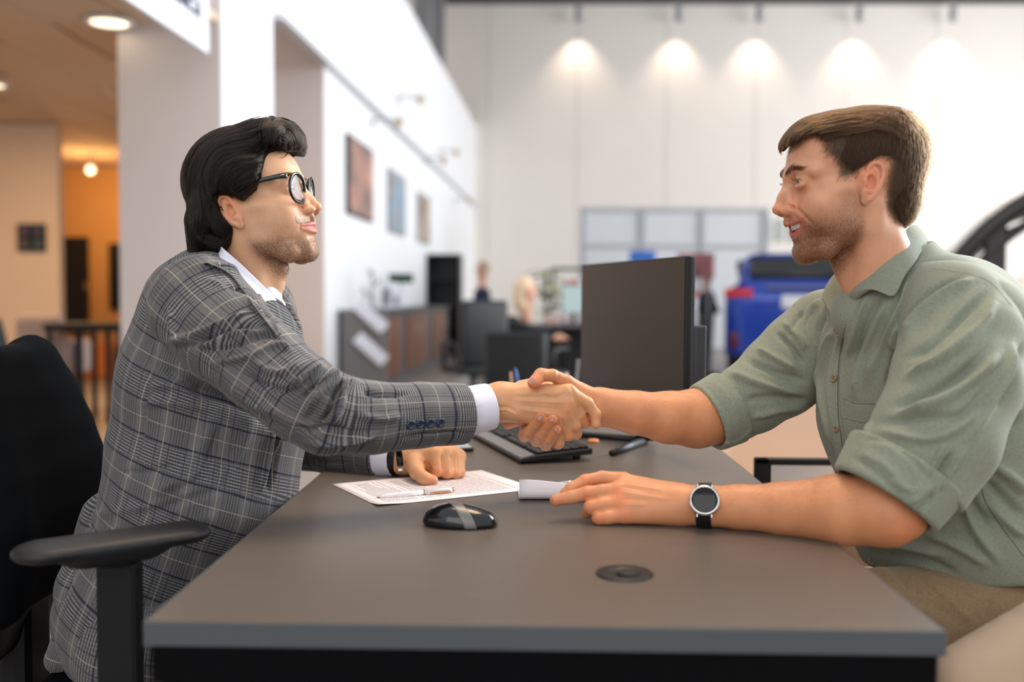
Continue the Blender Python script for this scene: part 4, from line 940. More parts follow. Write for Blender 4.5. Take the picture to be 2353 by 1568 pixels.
def far_person(label, px, yh, Y, cloth, hair, seated=True, legs=M_PLAST, lean=0.0, arm_fwd=(.25, -.1), hd=.105, hairlen=0.0, accent=None, face=1):
    p = PXZ(px, yh, Y); zh = p.z; x = p.x; t = thing('person', label, 'person', (x, Y, 0)); zs = zh-.26; zp = .50 if seated else max(.86, zs-.50); hx = x-lean
    s = Sdf(); s.add(Ell((x, Y, zh), (.078, .095, hd))); s.add(Cone((x, Y, zh-.06), (x-.02*lean, Y+.01, zs+.02), .05, .052), .03); s.add(Ell((x+face*.09, Y, zh-.015), (.018, .014, .018)), .015)
    for q in (-1, 1): 
        hx2, hy2, hz2 = x+arm_fwd[0], Y+q*.12-.02, zs+arm_fwd[1]-.1; s.add(Ell((hx2, hy2, hz2), (.05, .035, .025)), .01)
        for f in range(4): s.add(Cone((hx2+.03*face, hy2-.03+f*.02, hz2), (hx2+.085*face, hy2-.032+f*.021, hz2-.015), .009, .007), .004)
        s.add(Cone((hx2, hy2-q*.03, hz2), (hx2+.05*face, hy2-q*.055, hz2+.012), .010, .008), .004)
        s.add(Cone((hx2, hy2, hz2), (x+arm_fwd[0]*.5, Y+q*.2, (zs+hz2)/2-.06), .026, .035), .02); s.add(Cone((x+arm_fwd[0]*.5, Y+q*.2, (zs+hz2)/2-.06), (hx, Y+q*.17, zs-.06), .035, .045), .02)
    s.add(Cone((hx, Y, zs-.05), (hx-lean, Y, zp), .09, .10), .03)
    sdfo('body', s, .012, SKIN, t, 1)
    s = Sdf(); s.add(Cone((hx, Y, zs-.08), (hx-lean, Y, zp+.05), .115, .125, (0, 1, 0), 1.5)); 
    for q in (-1, 1): s.add(Cone((hx, Y+q*.16, zs-.06), (x+arm_fwd[0]*.5, Y+q*.205, (zs+hz2)/2-.06), .060, .050), .04); s.add(Cone((x+arm_fwd[0]*.5, Y+q*.205, (zs+hz2)/2-.06), (x+arm_fwd[0]*.85, Y+q*.14, hz2+.01), .048, .038), .02)
    sdfo('jacket', s, .014, cloth, t)
    s = Sdf(); s.add(Ell((x-face*.018, Y, zh+.03), (.088, .098, hd*.92)))
    if hairlen: s.add(Ell((x-face*.05, Y, zh-.05), (.075, .09, .11+hairlen)), .03)
    s.sub(Ell((x+face*.075, Y, zh-.035), (.055, .085, .085)), .02); sdfo('hair', s, .011, hair, t)
    s = Sdf()
    for q in (-1, 1):
        if seated: s.add(Cone((hx-lean, Y+q*.09, zp), (hx-lean+.40*face, Y+q*.11, zp+.02), .085, .065), .02); s.add(Cone((hx-lean+.40*face, Y+q*.11, zp+.02), (hx-lean+.38*face, Y+q*.11, .10), .062, .045), .02)
        else: s.add(Cone((hx-lean, Y+q*.09, zp), (hx-lean, Y+q*.10, .10), .09, .055), .03)
    sdfo('trousers', s, .016, legs, t)
    for q in (-1, 1):
        bx = hx-lean+(.38*face if seated else 0); s = Sdf(); s.add(Cone((bx-.05*face, Y+q*.1, .045), (bx+.14*face, Y+q*.1, .035), .044, .034)); sdfo('shoe', s, .014, M_BLACKM, t)
    if accent: 
        s = Sdf(); s.add(Cone((hx-.02, Y-.17, zs-.30), (hx-.02, Y-.17, zs-.42), .06, .07)); sdfo('scarf', s, .014, accent, t)
    return t
far_person('person in navy top seen beyond the black office chairs', 1108, 620, 13.4, mat('navy_cloth', srgb(22, 32, 58), .9), mat('fair_hair', srgb(176, 150, 126), .8), False, M_PLAST, 0, (-.12, -.12), accent=mat('green_cloth', srgb(120, 160, 96), .9), face=-1)
far_person('blonde person in black jacket bent over the far desk', 1210, 668, 9.0, mat('black_cloth', srgb(14, 15, 17), .9), mat('blonde_hair', srgb(232, 204, 172), .7), True, M_PLAST, .14, (.30, -.06), .115, .05)
far_person('distant person in dark clothes beside the silver car', 1625, 628, 13.4, mat('dark_blue_cloth', srgb(30, 38, 52), .9), mat('red_hair', srgb(170, 96, 66), .8), False, M_PLAST, 0, (.12, -.15))
def far_desk():
    Y = 10.1; a = PXZ(1205, 745, Y-.3); z = a.z; t = thing('office_desk', 'far black desk with monitors where the blonde person works', 'desk', (a.x+.5, Y, 0))
    bm = bmesh.new(); add_box(bm, (a.x+.75, Y+.0, z-.015), (1.5, .62, .03), .004, 1); wparent(obj('desktop', bm, mat('far_desktop', srgb(112, 104, 108), .35)), t)
    bm = bmesh.new(); add_box(bm, (a.x+.78, Y+.26, (z-.04)/2), (1.40, .03, z-.04)); wparent(obj('modesty_panel', bm, M_PLAST), t)
    for x in (a.x+.04, a.x+1.46): bm = bmesh.new(); add_box(bm, (x, Y+.0, (z-.03)/2), (.04, .56, z-.031), .004, 1); wparent(obj('leg', bm, M_PLAST), t)
    for k, (x0, x1, y0, y1, col, lab) in enumerate(((1290, 1345, 655, 722, srgb(168, 188, 188), 'far monitor with a pale teal screen on the black desk'),)):
        p = PXZ((x0+x1)/2, y1, Y-.05); w = (x1-x0)*Y/FPX; h = (y1-y0)*Y/FPX; m_ = thing('monitor', lab, 'monitor', (p.x, Y-.02, z+.001)); bm = bmesh.new(); add_box(bm, (0, 0, p.z-z+h/2), (w, .03, h), .004, 1); obj('bezel', bm, M_PLAST, m_)
        bm = bmesh.new(); add_box(bm, (0, -.017, p.z-z+h/2), (w-.02, .004, h-.02)); obj('screen', bm, mat('far_screen', col, .4, emit=col, estr=.35), m_); bm = bmesh.new(); add_box(bm, (0, .03, (p.z-z)/2+.03), (.05, .03, p.z-z+.06)); obj('stand', bm, M_PLAST, m_); bm = bmesh.new(); add_box(bm, (0, .02, .006), (.2, .14, .011)); obj('stand_base', bm, M_PLAST, m_)
    for k, (x, y0, cl, cat, nm, lab) in enumerate(((1266, 722, srgb(226, 206, 204), 'cup', 'cup', 'white cup on the far desk'), (1238, 730, srgb(214, 180, 170), 'box', 'tissue_box', 'pinkish box on the far desk'))):
        p = PXZ(x+30, y0, Y+.15); g = thing(nm, lab, cat, (p.x, p.y, z+.001)); m_ = mat(nm+'_far', cl, .5)
        if nm == 'cup': lathe('wall', [(0, 0), (.035, 0), (.042, .1), (.038, .1), (.032, .006), (0, .006)], m_, g, 16); tube('handle', [Vector((.038, 0, .08)), Vector((.065, 0, .06)), (Vector((.038, 0, .03)))], .005, m_, g, 6)
        else: bm = bmesh.new(); add_box(bm, (0, 0, .035), (.14, .1, .07), .005, 1); obj('carton', bm, m_, g); bm = bmesh.new(); add_box(bm, (0, 0, .085), (.05, .01, .03), .004, 1); obj('tissue', bm, M_PAPER, g)
    # shelf with binders behind the plant
    p0 = PXZ(1272, 618, 11.3); g = thing('bookshelf', 'dark open shelf behind the potted plant', 'shelf', (p0.x+.28, 11.3, 0)); 
    for z_ in (p0.z, p0.z-.42, .4): bm = bmesh.new(); add_box(bm, (p0.x+.30, 11.35, z_), (.62, .30, .03)); wparent(obj('shelf_board', bm, M_TEAL), g)
    for dx in (0, .60): bm = bmesh.new(); add_box(bm, (p0.x+dx, 11.35, p0.z/2), (.03, .30, p0.z-.002)); wparent(obj('side_board', bm, M_TEAL), g)
    for k in range(4):
        b = thing('binder', 'binder standing on the dark open shelf, %s from the plant' % ('first', 'second', 'third', 'fourth')[k], 'binder', (p0.x+.14+k*.085, 11.32, p0.z-.404), group='binders on the open shelf'); bm = bmesh.new(); add_box(bm, (0, 0, .14), (.07, .22, .28), .004, 1); obj('cover', bm, mat('binder_%d' % k, (srgb(222, 190, 196), srgb(214, 120, 124), srgb(236, 232, 236), srgb(200, 96, 100))[k], .5), b)
        bm = bmesh.new(); add_box(bm, (0, -.112, .17), (.045, .003, .08)); obj('spine_label', bm, M_PAPER, b)
far_desk()
def far_chair(px, py_top, Y, lab, w=.46, face=0):
    p = PXZ(px, py_top, Y); t = thing('office_chair', lab, 'chair', (p.x, p.y, 0), (0, 0, face), group='black office chairs at the far desk'); z = p.z
    bm = bmesh.new(); add_box(bm, (0, 0, z-.27), (w, .08, .54), .035, 3); obj('backrest', bm, M_PLAST, t, True); bm = bmesh.new(); add_box(bm, (0, .24, .46), (w, .46, .09), .03, 3); obj('seat', bm, M_PLAST, t, True)
    for q in (-1, 1): tube('armrest', [Vector((q*w*.52, .05, .50)), Vector((q*w*.56, .07, .68)), Vector((q*w*.56, .34, .68)), Vector((q*w*.5, .36, .5))], .018, M_PLAST, t, 6)
    tube('gas_lift', [Vector((0, .22, .1)), Vector((0, .22, .42))], .028, M_PLAST, t, 8); tube('back_bar', [Vector((0, .05, .42)), Vector((0, .02, z-.4))], .03, M_PLAST, t, 6)
    for k in range(5):
        a = k*2*math.pi/5; e = Vector((.30*math.cos(a), .22+.30*math.sin(a), .07)); tube('base_leg', [Vector((0, .22, .10)), e], [.028, .018], M_PLAST, t, 6); bm = bmesh.new(); bmesh.ops.create_uvsphere(bm, u_segments=10, v_segments=6, radius=.03); bmesh.ops.translate(bm, vec=(e.x, e.y, .0305), verts=bm.verts); obj('caster', bm, M_PLAST, t, True)
far_chair(1114, 690, 8.2, 'black office chair in front of the person in navy', .42, .5)
far_chair(1185, 762, 7.4, 'low black office chair in front of the blonde person', .5, -.4)
def plant():
    Y = 10.7; p = PXZ(1252, 720, Y); t = thing('potted_plant', 'leafy green potted plant behind the far desk', 'plant', (p.x, Y, 0)); rng = random.Random(4); zt = PXZ(1250, 592, Y).z
    lathe('pot', [(0, .001), (.15, .001), (.20, .42), (.17, .42), (.14, .03), (0, .03)], mat('pot_grey', srgb(90, 92, 90), .6), t, 20); tube('stem', [Vector((0, 0, .05)), Vector((.01, 0, .7)), Vector((.0, 0, zt-.35))], [.03, .022, .012], mat('stem_brown', srgb(96, 80, 56), .8), t, 8)
    ms = [mat('leaf_%d' % k, c, .45) for k, c in enumerate((srgb(96, 128, 40), srgb(140, 160, 48), srgb(58, 92, 36)))]
    for i in range(46):
        a = rng.uniform(0, 6.28); z0 = rng.uniform(.62, zt-.15); L_ = rng.uniform(.22, .36); up = rng.uniform(.1, .9); d = Vector((math.cos(a), math.sin(a), up)).normalized(); sd = Vector((-math.sin(a), math.cos(a), 0)); bm = bmesh.new(); rows = []
        for k in range(6):
            s_ = k/5; c = Vector((0, 0, z0))+d*L_*s_-Vector((0, 0, 1))*L_*.55*s_*s_; w = .035*math.sin(math.pi*min(.98, s_*.9+.08)); rows.append((bm.verts.new(c-sd*w), bm.verts.new(c+Vector((0, 0, -.008))), bm.verts.new(c+sd*w)))
        for k in range(5):
            for j in (0, 1): bm.faces.new((rows[k][j], rows[k][j+1], rows[k+1][j+1], rows[k+1][j]))
        obj('leaf', bm, ms[i % 3], t, True)
plant()
# ---- glazed office partition
def partition():
    Y = 19.5; tp = PXZ(1340, 476, Y); x0 = PXZ(1338, 600, Y).x; x1 = PXZ(1758, 600, Y).x; z1 = tp.z; t = thing('glass_partition', 'grey framed glass office partition at the back of the hall', 'partition', ((x0+x1)/2, Y, 0)); fm = mat('frame_grey', srgb(168, 170, 174), .5); gl = mat('frosted_glass', srgb(226, 228, 230), .35, trans=.15)
    xs = [x0, PXZ(1475, 600, Y).x, PXZ(1612, 600, Y).x, x1]
    for x in xs: bm = bmesh.new(); add_box(bm, (x, Y, z1/2), (.10, .10, z1-.002), .004, 1); wparent(obj('mullion', bm, fm), t)
    zr = PXZ(1400, 566, Y).z
    for z in (z1-.05, zr, .05): bm = bmesh.new(); add_box(bm, ((x0+x1)/2, Y, z), (x1-x0, .08, .08), .004, 1); wparent(obj('rail', bm, fm), t)
    for i in range(3):
        for za, zb in ((.1, zr-.05), (zr+.05, z1-.1)): bm = bmesh.new(); add_box(bm, ((xs[i]+xs[i+1])/2, Y+.01, (za+zb)/2), (xs[i+1]-xs[i]-.1, .012, zb-za)); wparent(obj('pane', bm, gl), t)
    for lab, xa, xb, ya, yb, cols in (('blue display board behind the monitor top', 1447, 1506, 577, 604, (srgb(40, 90, 180), srgb(60, 120, 210))), ('dark red display board beside the glass partition', 1556, 1640, 582, 640, (srgb(70, 52, 60), srgb(190, 110, 110)))):
        a = PXZ(xa, ya, 12.6); b = PXZ(xb, yb, 12.6); g = thing('display_board', lab, 'board', ((a.x+b.x)/2, 12.6, 0)); bm = bmesh.new(); add_box(bm, ((a.x+b.x)/2, 12.6, (a.z+b.z)/2), (b.x-a.x, .05, a.z-b.z), .005, 1); wparent(obj('panel', bm, print_material('bd'+lab[:4], [cols[0], cols[1]], 2.0)), g)
        for x in (a.x+.05, b.x-.05): wparent(tube('leg', [Vector((x, 12.63, b.z+.02)), Vector((x, 12.63, .001))], .015, M_GREYM, None, 6), g)
    for k, x in enumerate((1766, 1791, 1817)):
        a = PXZ(x-5, 504, YB-.02); b = PXZ(x+6, 556, YB-.02); w = box('window_%d' % (k+11), ((a.x+b.x)/2, YB-.02, (a.z+b.z)/2), (b.x-a.x, .04, a.z-b.z), mat('slot_glass', srgb(150, 162, 160), .3) if k == 0 else bpy.data.materials['slot_glass']); tag(w, kind='structure')
partition()
# ---- cars
M_TYRE = mat('tyre', srgb(18, 18, 19), .8); M_CGLASS = mat('car_glass', srgb(14, 17, 20), .08, coat=.4); M_RED = mat('tail_lens', srgb(190, 36, 34), .2, emit=srgb(150, 20, 20), estr=.3); M_PLATE = mat('plate', srgb(236, 238, 244), .4)
def suv(label, x, y, paint, rot, plate=True):
    t = thing('car', label, 'car', (x, y, 0), (0, 0, rot)); W_, L_, H_ = .94, 4.3, 1.72      # local: rear at y=0, nose towards +y
    def S(sd, nm, m_, h=.035): V, Q = sd.mesh(h); V = smooth_mesh(V, Q, 3, .5); return link(nm, to_mesh(nm, V, Q), m_, t)
    s = Sdf(); s.add(Box((0, 2.15, .76), (.93, 2.15, .46), rd=.14)); s.add(Box((0, 1.75, 1.27), (.76, 1.64, .35), rd=.2), .14)
    for yy in (.85, 3.45):
        for q in (-1, 1): s.sub(Cone((q*1.1, yy, .36), (q*.68, yy, .36), .40, .40), .03)
    b = S(s, 'body', paint)
    s = Sdf(); s.add(Box((0, .12, .42), (.90, .10, .15), rd=.06)); S(s, 'bumper', M_BLACKM)
    bm = bmesh.new(); add_box(bm, (0, .155, 1.42), (1.30, .16, .27), .05, 3, Matrix.Rotation(-.32, 4, 'X')); obj('rear_window', bm, M_CGLASS, t, True)
    for q in (-1, 1):
        bm = bmesh.new(); add_box(bm, (q*.755, 1.75, 1.38), (.10, 2.5, .34), .05, 3, Matrix.Rotation(q*.20, 4, 'Y')); obj('side_window', bm, M_CGLASS, t, True)
        bm = bmesh.new(); add_box(bm, (q*.76, .035, 1.13), (.34, .10, .11), .03, 3); obj('tail_light', bm, M_RED, t, True)
        bm = bmesh.new(); add_box(bm, (q*.80, .045, .56), (.12, .10, .22), .03, 3); obj('reflector', bm, mat('dark_red', srgb(90, 16, 26), .3) if 'dark_red' not in bpy.data.materials else bpy.data.materials['dark_red'], t, True)
        for yy in (.85, 3.45):
            Mx = Matrix.Translation(Vector((q*.82, yy, .345))) @ Matrix.Rotation(math.pi/2, 4, 'Y'); bm = bmesh.new(); add_lathe(bm, [(.21, -.1), (.33, -.1), (.345, -.06), (.345, .06), (.33, .1), (.21, .1)], 28, Mx); bmesh.ops.recalc_face_normals(bm, faces=bm.faces); w = obj('wheel', bm, M_TYRE, t, True)
            bm = bmesh.new(); add_lathe(bm, [(0, -.03*q), (.06, .09*q), (.21, .07*q), (.22, .02*q)], 12, Mx); bmesh.ops.recalc_face_normals(bm, faces=bm.faces); obj('rim', bm, M_GREYM, w)
    bm = bmesh.new(); add_box(bm, (0, -.012, 1.03), (.52, .02, .16), .01, 1); o = obj('number_plate', bm, M_PLATE, t); bm = bmesh.new(); add_box(bm, (0, .0, 1.20), (.9, .05, .025), .01, 1); obj('trim_bar', bm, M_GREYM, t)
    return t
suv('bright blue SUV seen from behind, beyond the man in green', 3.22, 11.8, mat('car_blue', srgb(4, 60, 170), .22, .3, coat=.6), math.radians(-15))
suv('silver SUV parked just left of the blue one', 1.75, 16.2, mat('car_silver', srgb(176, 176, 178), .25, .4, coat=.6), math.radians(-6))
def near_car():
    t = thing('car', 'white car with dark window frame behind the right shoulder', 'car', (PXZ(2190, 612, 5.2).x, 5.2, 0)); Y = 5.2
    pc = mat('car_white', srgb(232, 218, 208), .3, coat=.5); rf = mat('window_frame_black', srgb(20, 20, 20), .35)
    def ring(px, py, yy): p = PXZ(px, py, yy); return (p.x, p.z)
    roof = [(2150, 650), (2185, 612), (2212, 576), (2260, 522), (2310, 480), (2360, 448), (2440, 415), (2560, 395), (2760, 392), (2960, 430), (3080, 520), (3150, 640)]
    R_ = crom([ring(a, b, Y) for a, b in roof], 40)
    beltz = PXZ(2300, 633, Y).z; x0 = PXZ(2120, 700, Y).x; x1 = R_[-1][0]+1.0
    # lower body
    s = Sdf(); s.add(Box(((x0+x1)/2, Y+.92, .62), ((x1-x0)/2, .92, beltz-.62 if beltz > 1.0 else .42), rd=.14))
    for xx in (x0+.85, x1-.85):
        for yy in (Y+.05, Y+1.8): s.sub(Cone((xx, yy-.25, .34), (xx, yy+.25, .34), .39, .39), .03)
    s.cut(Half((0, 0, beltz), (0, 0, 1)), .05); V, Q = s.mesh(.04); V = smooth_mesh(V, Q, 2, .5); wparent(link('body', to_mesh('body', V, Q), pc), t)
    for xx in (x0+.85, x1-.85):
        for yy in (Y+.12, Y+1.72):
            Mx = Matrix.Translation(Vector((xx, yy, .335))) @ Matrix.Rotation(math.pi/2, 4, 'X'); bm = bmesh.new(); add_lathe(bm, [(.2, -.1), (.32, -.1), (.335, -.06), (.335, .06), (.32, .1), (.2, .1)], 28, Mx); bmesh.ops.recalc_face_normals(bm, faces=bm.faces); w = wparent(obj('wheel', bm, M_TYRE, None, True), t); bm = bmesh.new(); add_lathe(bm, [(0, .06), (.2, .03), (.2, -.03), (0, -.03)], 14, Mx); bmesh.ops.recalc_face_normals(bm, faces=bm.faces); wparent(obj('rim', bm, M_GREYM), w)
    # roof shell across the car
    def loft(nm, prof, y0, y1, th, m_):
        bm = bmesh.new(); rows = [[bm.verts.new((x, yy, z+dz)) for x, z in prof] for yy, dz in ((y0, 0), (y0+.08, .03), ((y0+y1)/2, .06), (y1-.08, .03), (y1, 0))]
        for a in range(4):
            for i in range(len(prof)-1): bm.faces.new((rows[a][i], rows[a][i+1], rows[a+1][i+1], rows[a+1][i]))
        bmesh.ops.solidify(bm, geom=list(bm.faces), thickness=th); bmesh.ops.recalc_face_normals(bm, faces=bm.faces); return wparent(obj(nm, bm, m_, None, True), t)
    mid = [p for p in R_ if p[1] > beltz-.02]; k0 = 13; k1 = len(R_)-11
    loft('roof', [tuple(p) for p in R_[k0:k1]], Y+.10, Y+1.74, .04, pc)
    for nm, a, b in (('windscreen', 0, k0+1), ('rear_window', k1-1, len(R_))): loft(nm, [tuple(p) for p in R_[a:b]], Y+.14, Y+1.70, .008, mat('glass_clear', srgb(220, 228, 230), .05, trans=.9) if nm == 'windscreen' else bpy.data.materials['glass_clear'])
    for yy in (Y+.08, Y+1.76):
        wparent(tube('roof_rail', [Vector((x, yy, z-.03)) for x, z in R_], .045, rf, None, 8), t)
        wparent(tube('window_trim', [Vector((x+.06, yy, z-.10)) for x, z in R_[3:-3]], .025, rf, None, 8), t)
        bm = bmesh.new(); add_box(bm, ((x0+x1)/2, yy, beltz-.01), (x1-x0-1.6, .05, .05), .01, 1); wparent(obj('belt_moulding', bm, rf), t)
        bp = PXZ(2283, 560, Y); bm = bmesh.new(); add_box(bm, (bp.x, yy, (beltz+1.55)/2-.05), (.10, .04, .34), .01, 1); wparent(obj('quarter_pillar', bm, rf), t)
    for y_ in (Y+.55, Y+1.25):
        s = Sdf(); bx = PXZ(2330, 600, Y).x+.9; s.add(Box((bx, y_, beltz-.05), (.08, .22, .32), rd=.05)); s.add(Box((bx-.02, y_, beltz+.36), (.05, .12, .09), rd=.04), .03); wparent(link('car_seat', to_mesh('car_seat', *s.mesh(.03)), M_PLAST), t)
near_car()
[o for o in COL.objects if o.get('label', '').startswith('white car')][0].rotation_euler.z = math.radians(-19)
# ---- back office furniture and picture
def office_left():
    a = PXZ(42, 515, YL-.01); b = PXZ(107, 578, YL-.01); g = thing('wall_picture', 'black square wall picture on the beige office wall', 'picture', ((a.x+b.x)/2, YL-.02, b.z)); w = (b.x-a.x); h = a.z-b.z
    bm = bmesh.new(); add_box(bm, (0, -.01, h/2), (w, .03, h), .004, 1); obj('backing', bm, M_BLACKW, g)
    for i in range(2):
        for j in range(2): bm = bmesh.new(); add_box(bm, ((i-.5)*w*.5, -.028, h*(.27+.46*j)), (w*.30, .006, h*.34), .004, 1); obj('panel', bm, mat('pic_grey_%d%d' % (i, j), srgb(86-20*i, 80-16*j, 78), .5), g)
    p = PXZ(122, 735, 9.0); t = thing('armchair', 'pinkish grey armchair in the back office', 'chair', (p.x, 9.0, 0)); m_ = mat('rose_grey', srgb(176, 156, 152), .9); s = Sdf()
    s.add(Box((0, .24, .60), (.21, .07, .29), rd=.06)); 
    for q in (-1, 1): s.add(Box((q*.20, 0, .50), (.05, .26, .16), rd=.05), .05)
    V, Q = s.mesh(.02); V = smooth_mesh(V, Q, 3, .5); V[:, 1] *= -1; V[:, 1] += 0; link('shell', to_mesh('shell', V, Q[:, ::-1]), m_, t); s = Sdf(); s.add(Box((0, 0, .42), (.20, .24, .07), rd=.05)); V, Q = s.mesh(.02); link('seat', to_mesh('seat', V, Q), m_, t)
    for x in (-.17, .17):
        for y in (-.2, .2): tube('leg', [Vector((x, y, .36)), Vector((x*1.1, y*1.1, .001))], .012, M_BLACKM, t, 6)
    for k, (px, Y, w, lab, top) in enumerate(((196, 8.6, .46, 'dark table beside the pinkish armchair', 742), (262, 7.9, .40, 'dark table nearest the pale pillar', 742))):
        p = PXZ(px, top, Y); t = thing('table', lab, 'table', (p.x, Y, 0)); z = p.z; bm = bmesh.new(); add_box(bm, (0, 0, z-.03), (w, .6, .06), .006, 1); obj('table_top', bm, M_BLACKM, t)
        for x in (-w/2+.04, w/2-.04):
            for y in (-.26, .26): bm = bmesh.new(); add_box(bm, (x, y, (z-.05)/2), (.035, .035, z-.052)); obj('leg', bm, M_BLACKM, t)
    p = PXZ(262, 790, 8.25); t = thing('pedestal', 'dark grey drawer pedestal under the table by the pillar', 'cabinet', (p.x+.02, 8.75, 0)); bm = bmesh.new(); add_box(bm, (0, 0, .29), (.30, .4, .578), .006, 1); obj('body', bm, mat('pedestal_grey', srgb(70, 66, 66), .5), t)
    for k in range(3): bm = bmesh.new(); add_box(bm, (0, -.205, .11+k*.185), (.28, .015, .165), .004, 1); d = obj('drawer', bm, mat('drawer_grey', srgb(80, 76, 76), .5) if k == 0 else bpy.data.materials['drawer_grey'], t); bm = bmesh.new(); add_box(bm, (0, -.222, .16+k*.185), (.10, .012, .012), .002, 1); obj('handle', bm, M_STEEL, d)
    p = PXZ(213, 840, 12.5); t = thing('lit_floor_cabinet', 'orange cabinet added in place of the warmly lit corridor floor', 'cabinet', (p.x, 12.6, 0)); z = PXZ(213, 790, 12.5).z; m_ = mat('lit_floor_orange', srgb(196, 112, 48), .45, noise=.2, nscale=8)  # added cabinet shape; its orange stands in for lit floor tiles
    bm = bmesh.new(); add_box(bm, (0, 0, max(z, .3)/2), (.62, .5, max(z, .3)-.002), .006, 1); obj('body', bm, m_, t)
    for q in (-1, 1): bm = bmesh.new(); add_box(bm, (q*.15, -.26, max(z, .3)/2), (.28, .02, max(z, .3)-.08), .004, 1); d = obj('door', bm, m_, t); bm = bmesh.new(); add_box(bm, (q*.04, -.28, max(z, .3)*.6), (.012, .02, .10), .002, 1); obj('handle', bm, M_STEEL, d)
    p = PXZ(2, 722, 7.0); t = thing('office_chair', 'dark office chair at the left edge of the back office', 'chair', (p.x-.05, 7.0, 0)); z = p.z; s = Sdf(); s.add(Cone((0, 0, .55), (-.02, 0, z-.06), .09, .05, (0, 1, 0), 2.2)); s.add(Box((.12, 0, .46), (.22, .22, .045), rd=.04), .04); V, Q = s.mesh(.018); link('seat_shell', to_mesh('seat_shell', V, Q), mat('teal_black', srgb(22, 36, 42), .7), t); tube('column', [Vector((.1, 0, .43)), Vector((.1, 0, .08))], .025, M_PLAST, t, 8)
    for k in range(5): a_ = k*2*math.pi/5; tube('base_leg', [Vector((.1, 0, .08)), Vector((.1+.28*math.cos(a_), .28*math.sin(a_), .03))], [.025, .028], M_PLAST, t, 6)
office_left()
